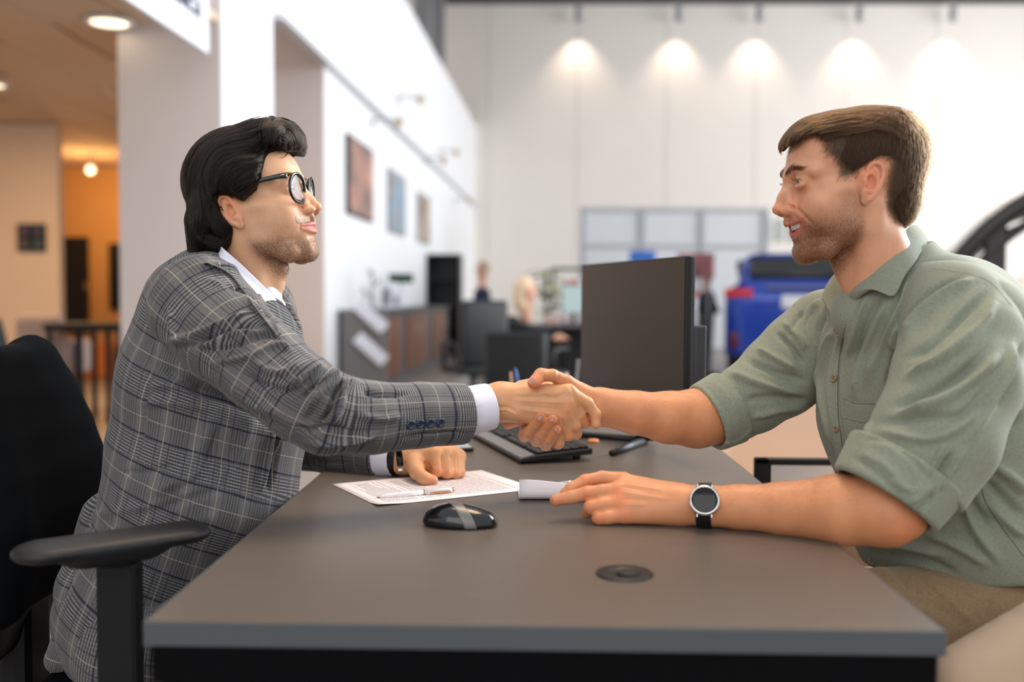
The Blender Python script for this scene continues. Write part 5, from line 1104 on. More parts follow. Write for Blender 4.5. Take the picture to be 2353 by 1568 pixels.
# ------------------------------------------------------------------ heads (local frame in mm: x forward, y to the person's left, z up, origin between the ears)
def rot_z(a): c, s = math.cos(a), math.sin(a); return np.array([[c, -s, 0], [s, c, 0], [0, 0, 1]])
def rot_y(a): c, s = math.cos(a), math.sin(a); return np.array([[c, 0, s], [0, 1, 0], [-s, 0, c]])
def rot_x(a): c, s = math.cos(a), math.sin(a); return np.array([[1, 0, 0], [0, c, -s], [0, s, c]])
EYE = np.array((73.0, 32.0, 18.0))
def head_sdf(smile=False, neck_to=(-38, 0, -190), adam=0):
    s = Sdf(); A = s.add
    A(Ell((-8, 0, 50), (92, 74, 78)) if not smile else Ell((-24, 0, 44), (102, 74, 73)))     # cranium
    A(Ell((27 if smile else 30, 0, 38), (57.5, 60, 54)), 20)                                 # forehead
    A(Ell((40, 0, -18), (47, 53, 62)), 22)                                # face block
    A(Ell((-40, 0, 0) if not smile else (-58, 0, 4), (52, 56, 60)), 25)                                 # occiput
    for q in (-1, 1):
        A(Cone((12, q*50, -62), (-2, q*62, -8), 14, 15), 18)              # jaw ramus
        A(Cone((12, q*50, -64), (56, q*31, -88), 14, 15), 14)             # jaw body
        A(Cone((56, q*31, -88), (77, q*10, -91), 15, 14), 14)
        A(Cone((62, q*46, -12), (24, q*60, -3), 13, 9), 18)               # cheekbone
        A(Ell((60, q*36, -32), (27, 21, 30) if not smile else (29, 24, 26)), 14)   # cheek
        A(Cone((84.5, q*9, 29), (78, q*34, 34), 8.5, 8), 14)                # brow ridge
        A(Cone((78, q*34, 34), (63, q*51, 28), 8, 8), 12)
        s.sub(Ell((95, q*34, 15), (18, 20, 12.5)), 13)                      # eye socket
        s.sub(Ell((36, q*84, 26), (28, 12, 24)), 20); A(Ell((34, q*43, -36), (36, 20, 38)), 18)                      # temple
    A(Ell((67, 0, -46), (31, 36, 36)), 16)                                # muzzle
    cx = -5.5 if smile else -2.5
    A(Ell((82+cx, 0, -82), (14, 22, 22)), 12)                                # chin
    for q in (-1, 1): A(Ell((81.5+cx, q*9, -90), (13.5, 12, 14)), 8)
    # nose
    A(Cone((84, 0, 22), (100.5, 0, -3), 8.2, 7.6), 10)
    A(Cone((100.5, 0, -3), (108, 0, -17), 7.6, 8.6), 5)
    A(Ell((110.0, 0, -18.5), (8.4, 8.4, 7.6)), 4)
    for q in (-1, 1):
        A(Ell((98, q*11.2, -23), (12.5, 7, 7.6)), 4)
        A(Cone((93, q*8, 2), (93, q*15, -21), 8, 8), 9)
        s.sub(Ell((106, q*7.2, -29.5), (6.5, 3.4, 5.0), rot_z(-q*.35)), 2)      # nostril
        s.groove([(100, q*19.5, -14.5), (92, q*21, -19), (89, q*21, -27)], [1.0, 1.3, 1.3], 3)
    A(Cone((97, 0, -30), (100, 0, -40), 5, 5), 5)                         # columella and philtrum
    s.sub(Cone((105.5, 0, -32), (107, 0, -40), 2.2, 2.4), 3)
    # eyelids
    for q in (-1, 1):
        e = EYE*np.array((1, q, 1))
        A(Ell(e, (14.0, 15.0, 13.8)), 5)
        op = 4.6 if not smile else 3.6
        cz = 17.2 if not smile else 16.8
        R = rot_z(q*0.30)@rot_x(-q*0.10)
        s.sub(Ell((e[0]+13, e[1]-q*.5, cz), (15, 14.0, op), R), 1.0)
        # upper lid fold and lower lid bag
        arc = [(e[0]+14.0*math.cos(a)*.98, e[1]+q*15.5*math.sin(a), 25.2-6.5*(math.sin(a)**2)) for a in np.linspace(-.85, .95, 7)]
        s.groove(arc, [0.9]*7, 2.2)
        if smile:
            arc = [(e[0]+12.0*math.cos(a), e[1]+q*15.*math.sin(a), 9.0+3.0*(math.sin(a)**2)) for a in np.linspace(-.8, .9, 6)]
            s.chain(arc, [1.3]*6, 6)
            arc = [(e[0]+14.5*math.cos(a), e[1]+q*16*math.sin(a), 2.5+4.0*(math.sin(a)**2)) for a in np.linspace(-.8, .9, 6)]
            s.groove(arc, [1.0]*6, 4)
            for kk in range(3): s.groove([(67, q*49, 14-kk*3.5), (57, q*57.5, 18-kk*8)], [.5, .4], 2)
    # mouth, laid on the surface
    def on(y, z, off): return (s.fx(y, z)+off, y, z)
    if not smile:
        A(Ell((84, 0, -52), (12, 20, 12)), 10)
        n = 23; ys = np.linspace(-33, 33, n); t = np.abs(ys)/33
        zu = -45.4-4.6*t**1.5-1.0*np.exp(-(ys/2.5)**2); zl = -58.6+7.6*t**1.7; zm = -51.6+.8*t-.6*np.exp(-(ys/4.)**2)
        U = [on(y, z, -1.6) for y, z in zip(ys, zu)]; Lw = [on(y, z, -2.0) for y, z in zip(ys, zl)]; Mm = [on(y, z, 1.6) for y, z in zip(ys, zm)]
        s.chain(U, list(3.6-2.4*t**2), 2.0); s.chain(Lw, list(4.9-3.6*t**1.6), 2.5)
        s.groove(Mm, list(1.5-.6*t), 1.5)
        s.groove([on(12, -67.5, 1.5), on(0, -68.5, 2.0), on(-12, -67.5, 1.5)], [2.5, 3, 2.5], 7)
        for q in (-1, 1): s.groove([on(q*33.5, -49, .5), on(q*34.5, -54, .8)], [1.4, 1.1], 4)
    else:
        for q in (-1, 1):
            f = [on(q*yy, zz, .4) for yy, zz in ((23, -20), (33, -25), (42, -31), (49, -40), (50, -50))]
            s.groove(crom(f, 11), list(1.9*np.sin(np.linspace(.5, 2.6, 11))), 4.5)    # smile fold
            A(Ell((60, q*46, -20), (15, 14, 14)), 14)
        n = 31; ys = np.linspace(-45, 45, n); t = np.abs(ys)/45
        zu = -43.4+6.2*t**2.0-1.0*np.exp(-(ys/2.5)**2); zl = -62.0+24.5*t**1.9; zm = (zu+zl)/2+.6
        sx = [s.fx(y, z) for y, z in zip(ys, zm)]
        U = [(s.fx(y, z)-2.2, y, z) for y, z in zip(ys, zu)]; Lw = [(s.fx(y, z)-2.8-3.5*(1-a), y, z) for y, z, a in zip(ys, zl, t)]
        gap = np.clip((zu-zl)/2-2.6, .9, 9)
        for i in range(n-1):
            for dx in (2.0, -3.0, -8.0):
                s.sub(Cone((sx[i]+dx, ys[i], zm[i]), (sx[i+1]+dx, ys[i+1], zm[i+1]), gap[i], gap[i+1]), .8)
        s.chain(U, list(2.8-1.6*t**2), 1.6); s.chain(Lw, list(3.9-2.5*t**1.6), 1.8)
        s.groove([on(12, -74, 1.0), on(0, -75.5, 1.5), on(-12, -74, 1.0)], [2.4, 3, 2.4], 8)
    s.corner = None
    # ears
    for q in (-1, 1):
        o = np.array(((-2 if smile else -5), q*72, (0. if smile else -5.)))
        Rm = rot_y(-0.27)@rot_z(q*0.38)                                                 # ears flare backwards
        def E(p): return o+(Rm@np.array((p[0], q*p[1], p[2])))
        s.add(Cone(E((-2, -4, 8)), E((-6, -4, -18)), 12, 8), 6)
        n = Rm@np.array((0, q, 0))
        sh = Sdf()
        # plate
        s.add(Cone(E((-10, 4, 12)), E((-4, 3, -18)), 14.5, 9.5, n, .24), 3)
        s.add(Cone(E((-2, 3, -20)), E((-1.5, 3, -28)), 8.5, 7.0, n, .42), 3)   # lobe
        rim = [(2, 3.5, 9), (1.5, 5, 19), (-5, 7, 27), (-14, 8.5, 28), (-21.5, 9, 21), (-23.5, 9, 9), (-20, 8.5, -4), (-13.5, 7.5, -16), (-6, 5, -27)]
        rp = crom([E(p) for p in rim], 22)
        s.chain(rp, [3.1]*22, 1.4)
        ah = crom([E(p) for p in [(-8, 6, 20), (-14.5, 7, 14), (-15.5, 7, 3), (-12, 7, -9), (-6, 6.5, -15), (-1, 6, -13.5)]], 14)
        s.chain(ah, [2.4]*14, 2.5)
        s.sub(Ell(E((-5.5, 8, -1)), (8.5, 9.5, 11.5), Rm), 1.6)               # concha
        s.sub(Ell(E((-4, 5, -3)), (4, 8, 5), Rm), 2)
        s.add(Cone(E((3.5, 4.5, 1)), E((2, 5, -4.5)), 3.2, 2.6), 2.5)          # tragus
    # neck
    nt = np.array(neck_to, float)
    A(Cone((-20, 0, -70), nt+np.array((-4, 0, 0)), 50, 56), 26)
    for q in (-1, 1):
        A(Cone((-20, q*50, -34), (nt[0]+56, q*20, nt[2]+10), 12, 12), 26)     # neck muscle
    A(Cone((22, 0, -112), (nt[0]+48, 0, nt[2]), 16, 16), 22)
    A(Ell((nt[0]+76+adam, 0, -134), (9, 9, 11)), 12)                               # adam's apple
    return s
def head_attrs(V, smile, tone, stub, hairline):
    "own colour of the skin (not light): lips, flush, stubble mask"
    x, y, z = V[:, 0], V[:, 1], V[:, 2]; ay = np.abs(y)
    col = np.tile(np.array(tone, float), (len(V), 1))
    def blob(c, r, w=1.0):
        q = ((x-c[0])/r[0])**2+((ay-c[1])/r[1])**2+((z-c[2])/r[2])**2; return w*np.exp(-q)
    red = blob((88, 36, -18), (26, 20, 18), .36)+blob((112, 0, -19), (13, 14, 11), .6)+blob((-8, 80, 4), (18, 16, 34), .75)+blob((88, 0, -92), (18, 20, 14), .25)+blob((92, 14, -24), (12, 8, 9), .4)
    m = np.clip(red, 0, 1)[:, None]
    col = col*(1-m)+col*np.array((1.12, .72, .66))*m
    # lips
    if not smile:
        t = np.clip(ay/33., 0, 1)
        top = -42.6-1.0*np.exp(-(ay/2.5)**2)-6.4*t**1.5; bot = -63.2+11.2*t**1.7
    else:
        t = np.clip(ay/47, 0, 1); top = -40.9-1.0*np.exp(-(ay/2.5)**2)+4.6*t**2; bot = -66.0+27*t**1.9
    lip = 1/(1+np.exp(-(top-z)/.55))*1/(1+np.exp(-(z-bot)/.6))*(t < 1)*(x > 62)
    lp = lip[:, None]*.85
    col = col*(1-lp)+np.array(srgb(*((196, 112, 104) if not smile else (190, 100, 95)))[:3])*lp
    # stubble mask
    f = 1/(1+np.exp(-(-(z+30)-(x-30)*.22)/6.)) if False else None
    line = -34+np.clip((46-x)*.75, 0, 62)                                 # cheek line rises to the sideburn
    be = 1/(1+np.exp(-(line-z)/6.))
    be *= 1/(1+np.exp(-(x-(4+np.clip((-z-60)*.3, 0, 30)))/3.))
    be *= 1/(1+np.exp(-((z+128)/7.)))
    must = np.exp(-((z+38)/6.5)**2)*np.exp(-(ay/27.)**4)*(x > 80)
    be = np.maximum(be*(1-.55*np.exp(-((z+60)/11)**2-((ay-0)/26)**2)), must)
    be *= (1-lip)
    nolip = np.exp(-((z+36)/5.)**2-(ay/3.2)**2)*(x > 95); be *= 1-.5*nolip
    chin = np.clip(be, 0, 1)
    return np.concatenate([col, np.ones((len(V), 1))], 1), chin*stub
def skin_material(name, rough=.48, freck=.10, stub_col=(60, 40, 30)):
    m = bpy.data.materials.new(name); m.use_nodes = True; nt = m.node_tree; b = nt.nodes['Principled BSDF']; L = nt.links.new
    at = nt.nodes.new('ShaderNodeAttribute'); at.attribute_name = 'tone'
    sb = nt.nodes.new('ShaderNodeAttribute'); sb.attribute_name = 'stubble'; sc_ = nt.nodes.new('ShaderNodeAttribute'); sc_.attribute_name = 'scalp'
    tc = nt.nodes.new('ShaderNodeTexCoord')
    n1 = nt.nodes.new('ShaderNodeTexNoise'); n1.inputs['Scale'].default_value = 38; n1.inputs['Detail'].default_value = 5; L(tc.outputs['Object'], n1.inputs['Vector'])
    hsv = nt.nodes.new('ShaderNodeHueSaturation'); mr = nt.nodes.new('ShaderNodeMapRange'); mr.inputs[1].default_value = .3; mr.inputs[2].default_value = .7
    mr.inputs[3].default_value = 1-freck; mr.inputs[4].default_value = 1+freck; L(n1.outputs['Fac'], mr.inputs[0]); L(mr.outputs[0], hsv.inputs['Value']); L(at.outputs['Color'], hsv.inputs['Color'])
    n2 = nt.nodes.new('ShaderNodeTexNoise'); n2.inputs['Scale'].default_value = 900; n2.inputs['Detail'].default_value = 2; L(tc.outputs['Object'], n2.inputs['Vector'])
    mr2 = nt.nodes.new('ShaderNodeMapRange'); mr2.inputs[1].default_value = .38; mr2.inputs[2].default_value = .58; mr2.inputs[3].default_value = .45; mr2.inputs[4].default_value = .95; L(n2.outputs['Fac'], mr2.inputs[0])
    mu = nt.nodes.new('ShaderNodeMath'); mu.operation = 'MULTIPLY'; L(mr2.outputs[0], mu.inputs[0]); L(sb.outputs['Fac'], mu.inputs[1])
    mx = nt.nodes.new('ShaderNodeMix'); mx.data_type = 'RGBA'; mx.inputs[7].default_value = srgb(*stub_col); L(mu.outputs[0], mx.inputs[0]); L(hsv.outputs[0], mx.inputs[6]); my = nt.nodes.new('ShaderNodeMix'); my.data_type = 'RGBA'; my.inputs[7].default_value = (.040, .024, .015, 1); L(sc_.outputs['Fac'], my.inputs[0]); L(mx.outputs[2], my.inputs[6]); L(my.outputs[2], b.inputs['Base Color'])
    n3 = nt.nodes.new('ShaderNodeTexNoise'); n3.inputs['Scale'].default_value = 420; n3.inputs['Detail'].default_value = 4; L(tc.outputs['Object'], n3.inputs['Vector'])
    bp = nt.nodes.new('ShaderNodeBump'); bp.inputs['Strength'].default_value = .22; bp.inputs['Distance'].default_value = .0008; L(n3.outputs['Fac'], bp.inputs['Height']); L(bp.outputs['Normal'], b.inputs['Normal'])
    b.inputs['Roughness'].default_value = rough; b.inputs['Subsurface Weight'].default_value = .25; b.inputs['Subsurface Radius'].default_value = (1.0, .35, .2); b.inputs['Subsurface Scale'].default_value = .006
    b.inputs['Specular IOR Level'].default_value = .42
    return m
class Pose:
    def __init__(s, base, yaw, pitch, roll, loc, sc):
        a, b, c = base+math.radians(yaw), math.radians(pitch), math.radians(roll)
        s.M = rot_z(a)@rot_y(b)@rot_x(c); s.t = np.array(loc, float); s.s = sc
    def w(s, p): return (np.atleast_2d(np.asarray(p, float))/1000*s.s)@s.M.T+s.t
    def l(s, p): return ((np.atleast_2d(np.asarray(p, float))-s.t)@s.M)/s.s*1000
POSE_A = Pose(0, -7, -10.89, -.11, (-.4613, 1.6596, 1.2135), .960)
POSE_B = Pose(math.pi, 1, 8.77, .25, (.4843, 1.5486, 1.2414), .999)
# ------------------------------------------------------------------ hair
class PolyXZ:
    "outline in the local x,z plane, extruded sideways"
    def __init__(s, pts): s.p = np.array(pts, float); s.lo = None
    def __call__(s, p):
        x, z = p[..., 0], p[..., 2]; d = np.full(x.shape, 1e9); ins = np.zeros(x.shape, bool); n = len(s.p)
        for i in range(n):
            a, b = s.p[i], s.p[(i+1) % n]; e = b-a
            t = np.clip(((x-a[0])*e[0]+(z-a[1])*e[1])/(e@e), 0, 1)
            d = np.minimum(d, (x-a[0]-t*e[0])**2+(z-a[1]-t*e[1])**2)
            c = ((a[1] > z) != (b[1] > z))
            with np.errstate(divide='ignore', invalid='ignore'): xi = a[0]+(z-a[1])*e[0]/np.where(e[1] == 0, 1e-9, e[1])
            ins ^= c & (x < xi)
        return np.where(ins, -1, 1)*np.sqrt(d)
def curves_obj(name, S, rad, m, parent):
    "S = list/array (N, M, 3) of strands in world metres; rad (N,) root radius"
    S = np.asarray(S, np.float32); N, M = S.shape[:2]
    c = bpy.data.hair_curves.new(name); c.add_curves([M]*N)
    c.attributes['position'].data.foreach_set('vector', S.reshape(-1))
    ra = c.attributes.get('radius') or c.attributes.new('radius', 'FLOAT', 'POINT')
    t = np.linspace(0, 1, M); prof = np.clip(1.15-t**3, .12, 1)
    ra.data.foreach_set('value', (np.asarray(rad)[:, None]*prof[None]).astype(np.float32).ravel())
    c.materials.append(m); o = bpy.data.objects.new(name, c); COL.objects.link(o); o.parent = parent
    return o
def hair_material(name, col, rough=.32, tint2=None):
    m = bpy.data.materials.new(name); m.use_nodes = True; nt = m.node_tree; L = nt.links.new
    nt.nodes.remove(nt.nodes['Principled BSDF']); h = nt.nodes.new('ShaderNodeBsdfHairPrincipled'); h.parametrization = 'COLOR'
    h.inputs['Roughness'].default_value = rough; h.inputs['Radial Roughness'].default_value = .4; h.inputs['IOR'].default_value = 1.38
    hi = nt.nodes.new('ShaderNodeHairInfo'); mx = nt.nodes.new('ShaderNodeMix'); mx.data_type = 'RGBA'
    mx.inputs[6].default_value = col; mx.inputs[7].default_value = tint2 or tuple(min(1, c*2.2) for c in col[:3])+(1,)
    L(hi.outputs['Random'], mx.inputs[0]); L(mx.outputs[2], h.inputs['Color'])
    L(h.outputs[0], nt.nodes['Material Output'].inputs[0]); return m
def cast(sdf, pose, uv, near=350.0):
    "rays through pixels uv (N,2) onto an implicit surface given in the head's local mm; returns local points and the miss distance"
    uv = np.asarray(uv, float)
    Fn, Rn, Un, Cn = np3(_F), np3(_R), np3(_U), np3(CAM)
    d = Fn+(uv[:, :1]-1176.5)/FPX*Rn-(uv[:, 1:]-784.0)/FPX*Un
    o = pose.l(Cn)[0]; dl = (d@pose.M); dl /= np.linalg.norm(dl, axis=1)[:, None]
    c = -(dl@o); t = c-near*.45; best = np.full(len(uv), 1e9); bt = t.copy()
    for _ in range(26):
        v = sdf.ev(o+dl*t[:, None]); m = v < best; best = np.where(m, v, best); bt = np.where(m, t, bt)
        t = t+np.where(v > .15, np.clip(v*.9, .1, 30), np.minimum(v, 0)*.5)
    return o+dl*bt[:, None], best, dl
def strands_from_guides(rng, sdf, pose, guides, per, width, npt=12, clump=9, lift=(0., 4.), spread=1.6, trim=(.0, .35), wave=0.0, tip_lift=0.0):
    "guides: list of pixel polylines lying on the near side of the head"
    out = []
    for gi, g in enumerate(guides):
        w = g[1] if isinstance(g[0], list) else width; pts = g[0] if isinstance(g[0], list) else g
        G_ = crom(pts, 40); n = int(per*(w/width))
        tan = np.gradient(G_, axis=0); nor = np.stack([-tan[:, 1], tan[:, 0]], 1); nor /= np.linalg.norm(nor, axis=1)[:, None]+1e-9
        for cidx in range(max(1, n//clump)):
            off = rng.uniform(-w, w); t0 = rng.uniform(0, trim[1]); t1 = 1-rng.uniform(0, trim[1])*.6
            ph = rng.uniform(0, 6.28); li = rng.uniform(*lift); wv = rng.normal(0, wave)
            for k in range(clump):
                a = np.clip(t0+rng.normal(0, .02), 0, .6); b = np.clip(t1+rng.normal(0, .03), a+.2, 1)
                t = np.linspace(a, b, npt); idx = t*39
                P_ = np.stack([np.interp(idx, np.arange(40), G_[:, j]) for j in (0, 1)], 1); N_ = np.stack([np.interp(idx, np.arange(40), nor[:, j]) for j in (0, 1)], 1)
                s_ = rng.normal(0, spread)
                o = off+s_*(.6+.9*np.abs(t-.5))+wv*np.sin(ph+t*7)+rng.normal(0, .5)*np.sin(t*9+rng.uniform(0, 6))
                out.append((P_+N_*o[:, None], li+rng.normal(0, .5)+1.2*np.sin(ph+t*5)+tip_lift*t**2))
    uv = np.array([o[0] for o in out]); lf = np.array([o[1] for o in out])
    p, miss, dl = cast(sdf, pose, uv.reshape(-1, 2))
    lf = lf.reshape(-1); p = p-dl*np.clip(lf, -1.5, 9)[:, None]
    ok = (miss.reshape(uv.shape[:2]) < 3.0).all(1)
    L_ = p.reshape(uv.shape[0], npt, 3)[ok]
    return L_
def mirror(L_): M_ = L_.copy(); M_[..., 1] *= -1; return M_
def grow(rng, V, N, w, n, length, direc, npt=5, curl=.25, jit=.25, lean=.5):
    "short hairs rooted on mesh vertices V (local mm) with weight w; direc(p)->dir"
    pr = w/w.sum(); idx = rng.choice(len(V), n, p=pr)
    root = V[idx]+rng.normal(0, .6, (n, 3)); nn = N[idx]; d = direc(root)+rng.normal(0, jit, (n, 3))
    d -= nn*(d*nn).sum(1)[:, None]; d /= np.linalg.norm(d, axis=1)[:, None]+1e-9
    L_ = (length(root) if callable(length) else np.full(n, length))*rng.uniform(.6, 1.25, n)
    t = np.linspace(0, 1, npt)[None, :, None]
    return root[:, None]-nn[:, None]*.3+(d[:, None]*t*(1-lean*.3)+nn[:, None]*(lean*t-curl*t*t))*L_[:, None, None]
def flow(rng, sdf, roots, direc, L_, npt=10, lift=(0., 3.), clump=8, spread=3.0, wob=.15):
    "long strands that walk over an implicit surface"
    n = len(roots); st = roots.repeat(clump, 0)+rng.normal(0, spread, (n*clump, 3)); out = [st.copy()]; p = st
    tw = rng.normal(0, wob, (n, 3)).repeat(clump, 0); Ls = (L_*rng.uniform(.6, 1.2, n)).repeat(clump)
    def grad(p):
        e = .8; g = np.stack([sdf.ev(p+np.eye(3)[i]*e)-sdf.ev(p-np.eye(3)[i]*e) for i in range(3)], 1); return g/(np.linalg.norm(g, axis=1)[:, None]+1e-9)
    N_ = []
    for k in range(npt):
        g = grad(p); p = p-g*sdf.ev(p)[:, None]; N_.append(g); out[-1] = p
        if k == npt-1: break
        d = direc(p)+tw; d -= g*(d*g).sum(1)[:, None]; d /= np.linalg.norm(d, axis=1)[:, None]+1e-9
        p = p+d*(Ls/npt)[:, None]; out.append(p)
    li = rng.uniform(lift[0], lift[1], n).repeat(clump)+rng.normal(0, .4, n*clump)
    return np.stack(out, 1)+np.stack(N_, 1)*li[:, None, None]
P_HEAD = {}
ZA = lambda L: [(380+a/2.85, 230+b/2.85) for a, b in L]
ZB = lambda L: [(1720+a/2.75, 210+b/2.75) for a, b in L]
def eye_material(name, iris):
    m = bpy.data.materials.new(name); m.use_nodes = True; nt = m.node_tree; b = nt.nodes['Principled BSDF']; L = nt.links.new
    tc = nt.nodes.new('ShaderNodeTexCoord'); sp = nt.nodes.new('ShaderNodeSeparateXYZ'); L(tc.outputs['Object'], sp.inputs[0])
    vm = nt.nodes.new('ShaderNodeCombineXYZ'); L(sp.outputs['Y'], vm.inputs[0]); L(sp.outputs['Z'], vm.inputs[1])
    ln = nt.nodes.new('ShaderNodeVectorMath'); ln.operation = 'LENGTH'; L(vm.outputs[0], ln.inputs[0])
    mr = nt.nodes.new('ShaderNodeMapRange'); mr.inputs[2].default_value = .010; L(ln.outputs['Value'], mr.inputs[0])
    cr = nt.nodes.new('ShaderNodeValToRGB'); e = cr.color_ramp.elements; e[0].position = 0; e[0].color = (.005, .005, .005, 1); e[1].position = 1; e[1].color = (.72, .66, .63, 1)
    for p_, c in ((.20, (.005, .005, .005, 1)), (.24, iris), (.50, tuple(x*.7 for x in iris[:3])+(1,)), (.56, (.05, .04, .04, 1)), (.62, (.70, .66, .64, 1))):
        q = e.new(p_); q.color = c
    L(mr.outputs[0], cr.inputs[0]); L(cr.outputs[0], b.inputs['Base Color']); b.inputs['Roughness'].default_value = .08; b.inputs['Coat Weight'].default_value = .6
    return m
def brows(rng, pts, n, L0, rad, sdf, q):
    "eyebrow hairs along local y,z,(half height) control points"
    c = crom(pts, 60); out = []
    for _ in range(n):
        t = rng.beta(1.1, 1.1); i = t*59; y, z, h = [np.interp(i, np.arange(60), c[:, j]) for j in range(3)]
        zz = z+rng.normal(0, h*.5); x = sdf.fx(q*y, zz) if False else None
        out.append((t, q*y+rng.normal(0, .5), zz))
    ys = np.linspace(4, 60, 29); zs = np.linspace(20, 48, 15)
    if getattr(sdf, '_brow', None) is None:
        xs = np.linspace(110, 34, 96); gp = np.stack(np.meshgrid(ys, zs, xs, indexing='ij'), -1)[..., [2, 0, 1]]; d_ = sdf.ev(gp); i_ = np.maximum(np.argmax(d_ < 0, axis=2), 1)
        d0 = np.take_along_axis(d_, i_[..., None]-1, 2)[..., 0]; d1 = np.take_along_axis(d_, i_[..., None], 2)[..., 0]; f_ = np.clip(d0/np.where(d0 == d1, 1, d0-d1), 0, 1); sdf._brow = xs[i_-1]+(xs[1]-xs[0])*f_
    g = sdf._brow
    S = []
    for t, y, z in out:
        def X(y_, z_):
            a = np.clip((abs(y_)-4)/2, 0, 27.99); b = np.clip((z_-20)/2, 0, 13.99); i, j = int(a), int(b); u, v = a-i, b-j
            return g[i, j]*(1-u)*(1-v)+g[i+1, j]*u*(1-v)+g[i, j+1]*(1-u)*v+g[i+1, j+1]*u*v
        an = math.radians(70-75*t)+rng.normal(0, .15); l = L0*rng.uniform(.6, 1.1)
        pts_ = []
        for k in range(5):
            s_ = k/4; yy = y+q*math.cos(an)*l*s_; zz = z+math.sin(an)*l*s_*(1-.3*s_)
            pts_.append((X(yy, zz)+.2+1.3*s_, yy, zz))
        S.append(pts_)
    return np.array(S)
def build_head(P_, root, skin):
    rng = np.random.default_rng(P_['seed']); pose = P_['pose']; smile = P_['smile']
    s = head_sdf(smile, P_['neck'], P_.get('adam', 0))
    V, Q = s.mesh(HEAD_H); V = smooth_mesh(V, Q, 1, .4); N = normals(V, Q)
    col, st = head_attrs(V, smile, P_['tone'], P_['stub'], None)
    sc_ = np.zeros(len(V)); st = st*np.clip(P_['bdens'](V)*.8+.12, 0, 1)
    if P_.get('scalp'):
        pd = PolyXZ(P_['scalp'])(V); sc_ = .97/(1+np.exp((pd+2.5)/2.4))*(V[:, 2] > -78)
    data = (V, Q, col, st, sc_)
    # eyes
    for q in (-1, 1):
        bm = bmesh.new(); bmesh.ops.create_uvsphere(bm, u_segments=28, v_segments=20, radius=12.3*pose.s/1000)
        e = obj('eye', bm, P_['eye_mat'], root, True); e.location = pose.w(EYE*np.array((1, q, 1)))[0]
        Mx = pose.M@rot_z(math.radians(P_.get('gaze', 0)))
        e.rotation_euler = Matrix([list(r) for r in Mx]).to_euler()
    P_HEAD.update(V=V, N=N, s=s)
    # hair volume and strands
    hs = P_['hull'](); hv, hq = hs.mesh(2.5); hv = smooth_mesh(hv, hq, 3, .5)
    hull = link('hair', to_mesh('hair', pose.w(hv), hq), P_['hull_mat'], root)
    S = P_['strands'](rng, hs, pose, hv, normals(hv, hq))
    for nm, A_, r0 in S:
        W_ = pose.w(A_.reshape(-1, 3)).reshape(A_.shape)
        curves_obj(nm, W_, rng.uniform(.75, 1.2, len(W_))*r0, P_['hair_mat'], hull)
    # brows, lashes, stubble
    B_ = [brows(rng, P_['brow'], P_.get('nbrow', 420), 8.0, .1, s, q) for q in (-1, 1)]
    for A_ in B_: curves_obj('eyebrow', pose.w(A_.reshape(-1, 3)).reshape(A_.shape), np.full(len(A_), .00011), P_['brow_mat'], root)
    lash = []
    for q in (-1, 1):
        e = EYE*np.array((1, q, 1))
        for k in range(46):
            a = rng.uniform(-.75, 1.0); r = 14.2; z0 = EYE[2]+3.2-4.4*(math.sin(a)**2)*.9
            b = np.array((e[0]+r*math.cos(a)*.97, e[1]+q*r*math.sin(a), z0)); d = np.array((math.cos(a)*.9, q*math.sin(a)+q*.25, -.15)); L0 = rng.uniform(5, 7.5)
            t = np.linspace(0, 1, 5)[:, None]; lash.append(b+d*L0*t+np.array((0, 0, 1))*L0*.55*t**2)
    lash = np.array(lash); curves_obj('eyelashes', pose.w(lash.reshape(-1, 3)).reshape(lash.shape), np.full(len(lash), .00011), P_['brow_mat'], root)
    w = np.clip(st/max(P_['stub'], 1e-6), 0, 1)**1.3; w *= P_['bdens'](V)
    def bd(p):
        d = np.tile(np.array((.35, 0, -1.)), (len(p), 1)); d[:, 1] += np.sign(p[:, 1])*.2; return d
    Bd = grow(rng, V, N, w+1e-12, P_['nbeard'], P_['blen'], bd, 4, .3, .35, .55)
    curves_obj('beard', pose.w(Bd.reshape(-1, 3)).reshape(Bd.shape), rng.uniform(.6, 1.1, len(Bd))*P_['brad'], P_['beard_mat'], root)
    return data
# ---- the man in the checked jacket
def hull_A():
    s = Sdf(); A = s.add
    A(Ell((-16, 0, 54), (99, 83, 91)))
    A(Ell((40, 0, 104), (56, 56, 46)), 14); A(Ell((70, 0, 112), (36, 44, 34)), 12)
    A(Cone((70, 30, 100), (70, -38, 100), 24, 24), 14)
    for q in (-1, 1):
        A(Ell((4, q*68, 40), (62, 19, 40)), 14); A(Ell((-52, q*48, -14), (42, 34, 56)), 18)
        A(Cone((-80, q*26, -10), (-96, q*24, -84), 34, 24), 14)
    poly = [(93, 74), (107, 92), (107, 113), (94, 134), (72, 143), (56, 151), (35, 158), (7, 156), (-30, 150), (-66, 140), (-94, 112), (-113, 85), (-122, 56), (-130, -13), (-134, -50), (-132, -92),
            (-100, -92), (-78, -76), (-50, -66), (-33, -58), (-18, -34), (-26, -10), (-37, 18), (-30, 22), (-6, 18), (10, 8), (30, 20), (42, 35), (55, 62), (60, 80), (74, 84)]
    s.cut(PolyXZ(poly), 7)
    s.sub(Ell((60, 0, 40), (62, 58, 51)), 4)
    return s
